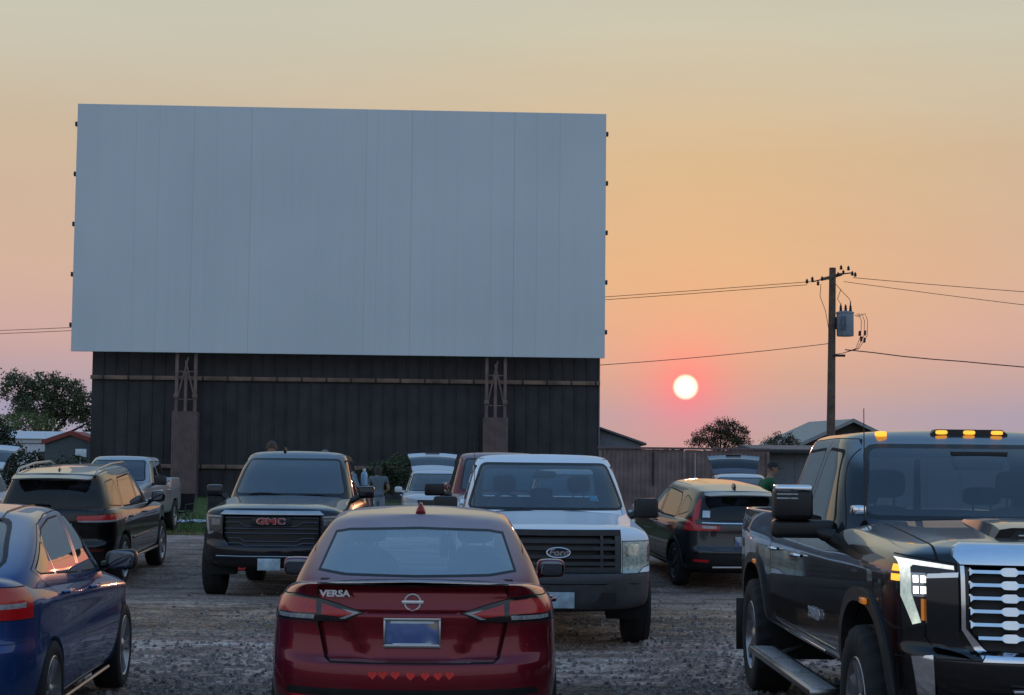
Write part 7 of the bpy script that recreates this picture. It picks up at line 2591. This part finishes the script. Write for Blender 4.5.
def person(label, loc, yaw, pose, skin, hair, top, legs, shoes, hairstyle='short', cap=None, h=1.75, sleeves='short'):
    """pose: joint dictionary in metres for a 1.75 m figure facing +y"""
    k = h / 1.75
    J = {n: tuple(c * k for c in v) for n, v in pose.items()}
    r = empty('person', loc, (0, 0, R(yaw)), label, 'person')
    def P(n, rad): return J[n] + (rad * k,)
    def mid(a, b, t, rad): return tuple(J[a][i] + (J[b][i] - J[a][i]) * t for i in range(3)) + (rad * k,)
    chains = [[P('pelvis', .125), P('waist', .115), P('chest', .135), P('neck0', .065), P('neck', .052), P('head', .085), P('crown', .082)]]
    hands = []
    for s in 'LR':
        chains.append([P('pelvis', .125), P('hip' + s, .09), P('knee' + s, .058), P('ankle' + s, .040), P('toe' + s, .035)])
        chains.append([P('chest', .135), P('sho' + s, .056), P('elb' + s, .040), P('wri' + s, .027), P('palm' + s, .034)])
        w, p = Vector(J['wri' + s]), Vector(J['palm' + s])
        d = (p - w).normalized()
        side = d.cross(Vector((0, 1, 0)))
        if side.length < .1: side = d.cross(Vector((0, 0, 1)))
        side.normalize()
        inn = side.cross(d).normalized()
        for f in range(4):
            o = side * (-.027 + .018 * f) * k
            ln = (.070, .080, .076, .060)[f] * k
            a = p + o + d * .02 * k; b = a + d * ln * .5 + inn * .01 * k; c2 = a + d * ln * .9 + inn * .03 * k
            chains.append([tuple(p) + (.034 * k,), tuple(a) + (.010 * k,), tuple(b) + (.009 * k,), tuple(c2) + (.008 * k,)])
        a = w.lerp(p, .6) - side * .035 * k
        chains.append([tuple(p) + (.034 * k,), tuple(a) + (.012 * k,), tuple(a - side * .018 * k + d * .035 * k) + (.010 * k,), tuple(a - side * .02 * k + d * .065 * k + inn * .01) + (.009 * k,)])
    body = obj('body', skin_mesh(chains, 1), skin, r, angle=80)
    # face: nose, ears, eyes are part of the head shape
    hd, cr = Vector(J['head']), Vector(J['crown'])
    up = (cr - hd).normalized()
    look = Vector(J.get('look', (0, 1, 0))).normalized()
    rt = look.cross(up).normalized()
    c = hd + up * .03 * k
    hb = bmesh.new()
    bmesh.ops.create_uvsphere(hb, u_segments=18, v_segments=14, radius=1)
    M = Matrix((rt, look, up)).transposed().to_4x4()
    for v in hb.verts:
        x, y, z = v.co
        jaw = 1 - .22 * max(0, -z) * (1 if y > -.3 else .5)
        q = Vector((x * .076 * jaw, y * .094 * (1 - .1 * max(0, -z)), z * .118)) * k
        if y > .5:      # brow, eye hollow, nose, mouth
            q.y += .018 * k * math.exp(-((x) / .16) ** 2) * math.exp(-((z + .12) / .2) ** 2)
            q.y -= .006 * k * math.exp(-((abs(x) - .38) / .16) ** 2) * math.exp(-((z - .05) / .12) ** 2)
            q.y += .006 * k * math.exp(-(x / .3) ** 2) * math.exp(-((z + .50) / .08) ** 2)
        v.co = c + M.to_3x3() @ q
    obj('head', hb, skin, body, 60)
    for s in (-1, 1):
        e = sub_box((0, 0, 0), (.018 * k, .034 * k, .055 * k), 1)
        bmesh.ops.transform(e, matrix=Matrix.Translation(c + rt * s * .078 * k - look * .008 * k) @ M, verts=e.verts)
        obj('ear', e, skin, body)
        e = bmesh.new(); bmesh.ops.create_uvsphere(e, u_segments=8, v_segments=6, radius=.010 * k)
        bmesh.ops.transform(e, matrix=Matrix.Translation(c + rt * s * .030 * k + look * .082 * k + up * .006 * k), verts=e.verts)
        obj('eye', e, mat('eye_dark', (.03, .02, .018), .2), body)
    # hair
    hb = bmesh.new()
    bmesh.ops.create_uvsphere(hb, u_segments=20, v_segments=16, radius=1)
    rnd = random.Random(3)
    dele = []
    for v in hb.verts:
        x, y, z = v.co
        cut = .25 if y > .2 else (-.45 if hairstyle == 'short' else -2)
        if z < cut - .35 * y and hairstyle == 'short' or (y > .45 and z < .45):
            dele.append(v)
        fall = 0
        if hairstyle == 'long' and z < 0:
            fall = -z * .20
        w = 1 + rnd.uniform(-.03, .03)
        q = Vector((x * .086 * w * (1 + fall * .6), y * .104 * w - (.012 if fall else 0), z * .124 * w - fall)) * k
        v.co = c + M.to_3x3() @ q
    bmesh.ops.delete(hb, geom=dele, context='VERTS')
    obj('hair', hb, hair, body, 70)
    if cap is not None:
        cb = bmesh.new()
        bmesh.ops.create_uvsphere(cb, u_segments=20, v_segments=12, radius=1)
        bmesh.ops.delete(cb, geom=[v for v in cb.verts if v.co.z < .15], context='VERTS')
        for v in cb.verts:
            x, y, z = v.co
            v.co = c + M.to_3x3() @ (Vector((x * .093, y * .110, z * .125 + .012)) * k)
        pk = [cb.verts.new(c + M.to_3x3() @ (Vector((.075 * math.sin(t), .085 + .10 * math.cos(t) * (1 if abs(t) < 1.3 else .4), .032 - .012 * math.cos(t))) * k)) for t in [-1.5 + 3.0 * i / 10 for i in range(11)]]
        cb.faces.new(pk)
        obj('cap', cb, cap, body, 60)
    # clothes
    sh = [[P('waist', .150), P('chest', .165), P('neck0', .085)], [P('waist', .150), mid('waist', 'pelvis', .8, .155)]]
    for s in 'LR':
        e = .62 if sleeves == 'short' else .98
        sh.append([P('chest', .165), P('sho' + s, .078), mid('sho' + s, 'elb' + s, e, .060)] + ([mid('elb' + s, 'wri' + s, .95, .042)] if sleeves == 'long' else []))
    obj('shirt', skin_mesh(sh, 1), top, body, 80)
    tr = [[P('pelvis', .150), mid('pelvis', 'waist', .7, .142)]]
    for s in 'LR':
        tr.append([P('pelvis', .150), P('hip' + s, .112), P('knee' + s, .078), mid('knee' + s, 'ankle' + s, .92, .060)])
    obj('trousers', skin_mesh(tr, 1), legs, body, 80)
    for s in 'LR':
        a, t = Vector(J['ankle' + s]), Vector(J['toe' + s])
        b = sub_box(((a.x + t.x) / 2, (a.y + t.y) / 2 - .01, min(a.z, t.z) - .01 * k), (.095 * k, .26 * k, .085 * k), 2)
        obj('shoe', b, shoes, body)
    return r

def stand_pose(**kw):
    J = dict(pelvis=(0, 0, .96), waist=(0, .01, 1.10), chest=(0, 0, 1.32), neck0=(0, -.01, 1.46), neck=(0, .0, 1.52), head=(0, .015, 1.59), crown=(0, .01, 1.68),
             hipL=(-.095, 0, .90), kneeL=(-.10, .015, .49), ankleL=(-.105, -.02, .085), toeL=(-.115, .12, .045),
             hipR=(.095, 0, .90), kneeR=(.10, .015, .49), ankleR=(.105, -.02, .085), toeR=(.115, .12, .045),
             shoL=(-.185, 0, 1.40), elbL=(-.235, -.02, 1.12), wriL=(-.24, .06, .88), palmL=(-.235, .085, .80),
             shoR=(.185, 0, 1.40), elbR=(.235, -.02, 1.12), wriR=(.24, .06, .88), palmR=(.235, .085, .80))
    J.update(kw)
    return J

def sit_pose(**kw):
    J = dict(pelvis=(0, 0, .52), waist=(0, -.03, .66), chest=(0, -.06, .88), neck0=(0, -.06, 1.02), neck=(0, -.05, 1.08), head=(0, -.03, 1.15), crown=(0, -.03, 1.24),
             hipL=(-.10, .04, .50), kneeL=(-.13, .44, .50), ankleL=(-.13, .42, .085), toeL=(-.14, .56, .045),
             hipR=(.10, .04, .50), kneeR=(.13, .44, .50), ankleR=(.13, .42, .085), toeR=(.14, .56, .045),
             shoL=(-.185, -.06, .96), elbL=(-.25, .06, .72), wriL=(-.20, .28, .66), palmL=(-.18, .36, .64),
             shoR=(.185, -.06, .96), elbR=(.25, .06, .72), wriR=(.20, .28, .66), palmR=(.18, .36, .64))
    J.update(kw)
    return J

def build_people():
    sk = mat('skin', (.34, .20, .145), .55, var=.08)
    sk2 = mat('skin_tan', (.28, .155, .11), .55, var=.08)
    sh = mat('shoe_dark', (.03, .03, .03), .7)
    brown = mat('hair_brown', (.055, .028, .018), .6, var=.4, scale=40)
    dark = mat('hair_dark', (.018, .012, .010), .6, var=.4, scale=40)
    gx = gz(-3.35, 44)
    person('woman with long dark hair in a grey shirt and pale jeans, seen from behind', (-3.42, 44, gx), 8,
           stand_pose(elbR=(.27, .03, 1.14), wriR=(.20, .20, 1.05), palmR=(.16, .27, 1.05), elbL=(-.25, .03, 1.14), wriL=(-.15, .22, 1.08), palmL=(-.10, .28, 1.09), head=(0, .05, 1.575), crown=(0, .055, 1.665)),
           sk, dark, mat('grey_tee', (.105, .14, .165), .85, var=.15), mat('pale_jeans', (.20, .24, .30), .85, var=.15), sh, 'long', h=1.80)
    person('man in a green shirt and black cap standing behind the dark crossover', (4.60, 31.0, gz(4.60, 31.0) + .03), -78,
           stand_pose(look=(.1, 1, -.12), chest=(0, .06, 1.31), neck0=(0, .10, 1.44), neck=(0, .13, 1.50), head=(0, .16, 1.575), crown=(0, .17, 1.66), shoL=(-.185, .07, 1.38), shoR=(.185, .07, 1.38),
                      elbR=(.24, .18, 1.14), wriR=(.16, .40, 1.10), palmR=(.13, .48, 1.12), elbL=(-.24, .2, 1.15), wriL=(-.14, .42, 1.12), palmL=(-.11, .5, 1.13)),
           sk2, dark, mat('green_shirt', (.012, .095, .040), .85, var=.2), mat('dark_shorts', (.03, .032, .04), .85), sh, 'short', cap=mat('black_cap', (.012, .012, .013), .8), h=1.88)
    # two people sitting in the dark pickup's bed, backs to the camera
    person('person with short brown hair sitting in the bed of the dark pickup', (-3.98, 28.35, .84), 4, sit_pose(), sk, brown, mat('rust_shirt', (.20, .08, .05), .85), mat('blue_jeans', (.05, .07, .12), .85), sh, 'short', h=1.78)
    person('person in a grey cap sitting lower in the dark pickup bed', (-3.10, 28.45, .75), -6, sit_pose(), sk, dark, mat('grey_tee', (.105, .14, .165), .85), mat('blue_jeans', (.05, .07, .12), .85), sh, 'short', cap=mat('grey_cap', (.16, .17, .18), .8), h=1.70)
    person('person in dark clothes standing to the right of the man in green', (6.05, 34.6, gz(6, 34.6)), 100, stand_pose(), sk2, dark, mat('charcoal_shirt', (.03, .03, .034), .85), mat('dark_shorts', (.03, .032, .04), .85), sh, 'short', h=1.76)

def camp_chair(label, loc, yaw, fabric, low=0.):
    r = empty('camp_chair', loc, (0, 0, R(yaw)), label, 'folding chair', 'folding chairs on the lawn')
    st = mat('chair_tube', (.05, .05, .055), .4, metal=.6)
    w, d = .27, .24
    for (a, b2) in (((-w, -d, 0), (w, -d, .45)), ((w, -d, 0), (-w, -d, .45)), ((-w, d, 0), (w, d, .45)), ((w, d, 0), (-w, d, .45)), ((-w, -d, 0), (-w, d, .43)), ((w, -d, 0), (w, d, .43))):
        b = bmesh.new(); tube(b, [a, b2], .012, 6)
        obj('leg', b, st, r)
    for s in (-1, 1):
        b = bmesh.new(); tube(b, [(s * w, -d, .0), (s * w, -d - .02, .45), (s * (w + .01), -d - .12, .92)], .012, 6)
        obj('back_post', b, st, r)
        b = bmesh.new(); tube(b, [(s * w, -d - .04, .64), (s * w, d, .62), (s * w, d, .02)], .013, 6)
        obj('armrest', b, st, r)
    def cloth(rows, nm):
        b = bmesh.new()
        V = [[b.verts.new(p) for p in row] for row in rows]
        for a, c in zip(V, V[1:]):
            for i in range(len(a) - 1):
                b.faces.new((a[i], a[i + 1], c[i + 1], c[i]))
        bmesh.ops.solidify(b, geom=list(b.faces), thickness=.01)
        obj(nm, b, fabric, r, 60)
    cloth([[(-w + 2 * w * i / 6, -d + 2 * d * j / 5, .43 - .07 * math.sin(math.pi * i / 6) * math.sin(math.pi * (j + 1) / 7)) for i in range(7)] for j in range(6)], 'seat')
    cloth([[(-w + 2 * w * i / 6, -d - .02 - .10 * j / 5 - .04 * math.sin(math.pi * i / 6), .44 + .48 * j / 5) for i in range(7)] for j in range(6)], 'backrest')
    return r

def build_small_things():
    camp_chair('black folding camp chair on the lawn, nearest the silver pickup', (-9.35, 48.4, gz(-9.3, 48.4)), 165, mat('black_canvas', (.014, .014, .016), .9))
    camp_chair('grey folding camp chair on the lawn beside the dark pickup mirror', (-8.62, 50.2, gz(-8.6, 50.2)), 190, mat('grey_canvas', (.06, .066, .07), .9, var=.3))
    b = bmesh.new()
    n = 10
    rnd = random.Random(9)
    V = [[b.verts.new((-10.0 + 2.0 * i / n, 50.4 + 1.5 * j / n, gz(-9, 50.6) + .03 + rnd.uniform(0, .06))) for i in range(n + 1)] for j in range(n + 1)]
    for j in range(n):
        for i in range(n):
            b.faces.new((V[j][i], V[j][i + 1], V[j + 1][i + 1], V[j + 1][i]))
    tag(obj('picnic_blanket', b, mat('blanket', (.42, .48, .58), .9, var=.6, scale=2.5)), 'pale blue and white blanket spread on the lawn between the camp chairs', 'blanket')
    # bottle on the pickup's bed rail
    r = empty('water_jug', (-2.335, 27.2, 1.455), (0, 0, 0), 'pale blue water jug standing on the bed rail of the dark pickup', 'jug')
    b = bmesh.new()
    lathe(b, [(0, .001), (0, .075), (.02, .085), (.20, .085), (.24, .07), (.27, .04), (.28, .001)], 18, 'z')
    bmesh.ops.recalc_face_normals(b, faces=b.faces)
    obj('jug', b, mat('pale_blue_plastic', (.30, .46, .66), .3, var=.2), r)
    r.scale = (.62, .62, .8)
    b = bmesh.new(); lathe(b, [(.27, .001), (.275, .042), (.33, .042), (.335, .001)], 14, 'z')
    bmesh.ops.recalc_face_normals(b, faces=b.faces)
    obj('lid', b, mat('white_plastic', (.6, .62, .66), .4), r)
    for (x, y, z, w, zz) in ((-3.98, 28.33, .88, .34, .32), (-3.10, 28.43, .87, .34, .25)):
        b = bmesh.new()
        s = empty('storage_box', (x, y, z), (0, 0, R(4)), 'plastic box used as a seat under the %s person in the pickup bed' % ('brown haired' if x < -3.5 else 'grey capped'), 'box')
        box(b, (0, -.02, zz / 2), (w, .36, zz - .04), bevel=.03)
        obj('bin', b, mat('bin_plastic', (.05, .06, .09), .5), s)
        b = bmesh.new(); box(b, (0, -.02, zz), (w + .03, .39, .04), bevel=.012)
        obj('lid', b, mat('bin_lid', (.03, .03, .035), .5), s)
def place(x, y, yaw, hb):
    """height and pitch of a car whose axles stand hb before and behind its middle"""
    a = R(yaw)
    fx, fy = -math.sin(a) * hb, math.cos(a) * hb
    zf, zr = gz(x + fx, y + fy), gz(x - fx, y - fy)
    return (x, y, (zf + zr) / 2), yaw, math.degrees(math.atan2(zf - zr, 2 * hb))

def build_all():
    build_ground()
    build_screen()
    build_fence_and_buildings()
    build_pole()
    build_plants()
    build_people()
    build_small_things()
    red_sedan((-.614, 12.05, 0), 1.5, .6)
    blue_sedan((-3.80, 11.95, 0), 3.4, .5)
    black_pickup((3.03, 11.58, 0), 180.2, 0)
    l, y, p = place(.36, 19.04, 182.2, 1.84)
    white_pickup(l, y, p)
    l, y, p = place(-3.22, 25.67, 180, 1.87)
    dark_pickup(l, y, p)
    l, y, p = place(-6.93, 28.0, .5, 1.458)
    black_suv(l, y, p)
    l, y, p = place(3.38, 29.9, 10, 1.33)
    dark_crossover(l, y, p)
    l, y, p = place(-.2, 30.6, 184.5, 1.9)
    plain_pickup('red', 'red pickup mostly hidden behind the white pickup, its big black mirror showing', paint('dull_red_paint', (.17, .016, .022), metal=.3, rough=.35, dust=.25), l, y, p, mirror=(1.02, 1.36, 1.24, 1.45), roof=2.0)
    l, y, p = place(-9.75, 42.8, 180, 1.9)
    plain_pickup('silver', 'silver crew cab pickup behind the black SUV, facing the camera', paint('silver_paint', (.36, .38, .41), metal=.5, rough=.33, dust=.25), l, y, p, roof=1.95)
    W = paint('white_paint', (.58, .60, .63), metal=.05, rough=.35, dust=.2)
    l, y, p = place(-2.12, 47.5, 184, 1.33)
    a = crossover('w', 'white crossover with its tailgate raised, by the bush under the screen', W, l, y, group='crossovers with raised tailgates')
    for (x, yy, yaw, lab) in ((-11.5, 34.5, 180, 'white crossover with raised tailgate, cut off by the left edge'), (6.05, 45.0, 176, 'white crossover with dark raised tailgate, beyond the dark crossover')):
        c = copy_tree(a.root)
        l, yw, p = place(x, yy, yaw, 1.33)
        if x > 0:       # this one's raised gate is dark
            for ch in children_of(c):
                if ch.name.startswith('tailgate'):
                    for q in [ch] + children_of(ch):
                        q.data = q.data.copy()
                        q.data.materials[0] = paint('dusk_paint', (.035, .034, .055), metal=.2, rough=.35, dust=.1) if q is ch else M_PRIV
        c.location = l; c.rotation_euler = (R(p), 0, R(yw)); c['label'] = lab
    l, y, p = place(1.05, 28.2, 181, 1.33)
    crossover('g', 'silver SUV with black roof rails hidden behind the white pickup', paint('grey_paint', (.30, .32, .35), metal=.5, rough=.33, dust=.2), l, y, open_hatch=False, rails=True, roof=1.84)
# ------------------------------------------------------------------ sky, sun, camera
SUN_AZ, SUN_EL = R(5.85), R(2.82)
def build_world():
    w = bpy.data.worlds.new('World')
    scene.world = w
    w.use_nodes = True
    nt = w.node_tree
    nt.nodes.clear()
    out = N(nt, 'ShaderNodeOutputWorld')
    bg = N(nt, 'ShaderNodeBackground')
    L(nt, bg.outputs[0], out.inputs[0])
    tc = N(nt, 'ShaderNodeTexCoord')
    nrm = N(nt, 'ShaderNodeVectorMath'); nrm.operation = 'NORMALIZE'
    L(nt, tc.outputs['Generated'], nrm.inputs[0])
    sep = N(nt, 'ShaderNodeSeparateXYZ')
    L(nt, nrm.outputs[0], sep.inputs[0])
    z = sep.outputs['Z']
    el = mathn(nt, 'DIVIDE', mathn(nt, 'ARCSINE', z), math.pi / 2)      # 0 horizon .. 1 zenith
    el = mathn(nt, 'POWER', mathn(nt, 'MAXIMUM', el, 0.0), .5)          # more room near the horizon
    def s(deg): return math.sqrt(max(0, deg) / 90.)
    glow = ramp(nt, el, [(0, (.33, .31, .37)), (s(1.9), (.375, .34, .455)), (s(3.0), (.50, .365, .39)), (s(4.3), (.62, .40, .365)), (s(6.5), (.66, .44, .335)), (s(10.5), (.62, .475, .335)),
                         (s(14.7), (.58, .56, .45)), (s(20), (.50, .52, .47)), (s(30), (.36, .46, .53)), (s(55), (.17, .34, .61)), (1, (.16, .33, .64))])
    back = ramp(nt, el, [(0, (.44, .46, .51)), (s(4), (.50, .53, .59)), (s(10), (.52, .61, .71)), (s(25), (.42, .57, .77)), (s(50), (.22, .42, .72)), (1, (.16, .33, .64))])
    sv = Vector((math.sin(SUN_AZ) * math.cos(SUN_EL), math.cos(SUN_AZ) * math.cos(SUN_EL), math.sin(SUN_EL)))
    dot = N(nt, 'ShaderNodeVectorMath'); dot.operation = 'DOT_PRODUCT'
    L(nt, nrm.outputs[0], dot.inputs[0]); dot.inputs[1].default_value = sv
    d = dot.outputs['Value']
    side = N(nt, 'ShaderNodeMapRange'); side.interpolation_type = 'SMOOTHSTEP'
    side.inputs['From Min'].default_value = -.55; side.inputs['From Max'].default_value = .80
    L(nt, d, side.inputs['Value'])
    base = mixc(nt, side.outputs[0], back.outputs[0], glow.outputs[0])
    ang = mathn(nt, 'ARCCOSINE', mathn(nt, 'MINIMUM', d, 1.0))
    def halo(col, width, power=2.):
        g = mathn(nt, 'POWER', mathn(nt, 'DIVIDE', ang, R(width)), power)
        g = mathn(nt, 'EXPONENT', mathn(nt, 'MULTIPLY', g, -1.0))
        n = N(nt, 'ShaderNodeVectorMath'); n.operation = 'SCALE'
        n.inputs[0].default_value = col
        L(nt, g, n.inputs['Scale'])
        return n.outputs[0]
    def add(a, b):
        n = N(nt, 'ShaderNodeVectorMath'); n.operation = 'ADD'
        L(nt, a, n.inputs[0]); L(nt, b, n.inputs[1])
        return n.outputs[0]
    # haze unevenness
    nz = noise(nt, 3.0, 4, .6)
    mp = N(nt, 'ShaderNodeMapping'); mp.inputs['Scale'].default_value = (1.2, 1.2, 7)
    L(nt, nrm.outputs[0], mp.inputs[0]); L(nt, mp.outputs[0], nz.inputs['Vector'])
    base = mixc(nt, .06, base, nz.outputs['Fac'], 'OVERLAY')
    tot = add(base, halo((.40, -.14, -.05), 1.4, 1.3))
    tot = add(tot, halo((.19, .04, -.095), 10.0, 2.0))
    disc = ramp(nt, ang, [(0, (1, 1, 1)), (R(.22), (1, 1, 1)), (R(.255), (.35, .13, .06)), (R(.33), (0, 0, 0))])
    n = N(nt, 'ShaderNodeVectorMath'); n.operation = 'MULTIPLY'
    L(nt, disc.outputs[0], n.inputs[0]); n.inputs[1].default_value = (3.2, 2.2, 1.3)
    tot = add(tot, n.outputs[0])
    L(nt, tot, bg.inputs['Color'])
    bg.inputs['Strength'].default_value = 1.0
    sun = bpy.data.lights.new('sun', 'SUN')
    sun.energy = .45
    sun.angle = R(.6)
    sun.color = (1, .42, .20)
    so = bpy.data.objects.new('sun', sun)
    COL.objects.link(so)
    so.rotation_euler = (-sv).to_track_quat('-Z', 'Y').to_euler()

def build_camera():
    cd = bpy.data.cameras.new('camera')
    cd.sensor_width = 36
    cd.lens = 1700 / 1024 * 36
    cd.clip_end = 3000
    co = bpy.data.objects.new('camera', cd)
    COL.objects.link(co)
    pitch = math.atan(122 / 1700)
    co.matrix_world = Matrix.Translation((0, 0, 1.73)) @ Matrix.Rotation(R(90) + pitch, 4, 'X') @ Matrix.Rotation(R(.6), 4, 'Z')
    scene.camera = co
    scene.view_settings.view_transform = 'Standard'
    scene.view_settings.look = 'None'
    scene.view_settings.exposure = 0
    scene.view_settings.gamma = 1
def main():
    build_world()
    build_camera()
    build_all()

if __name__ == '__main__':
    main()
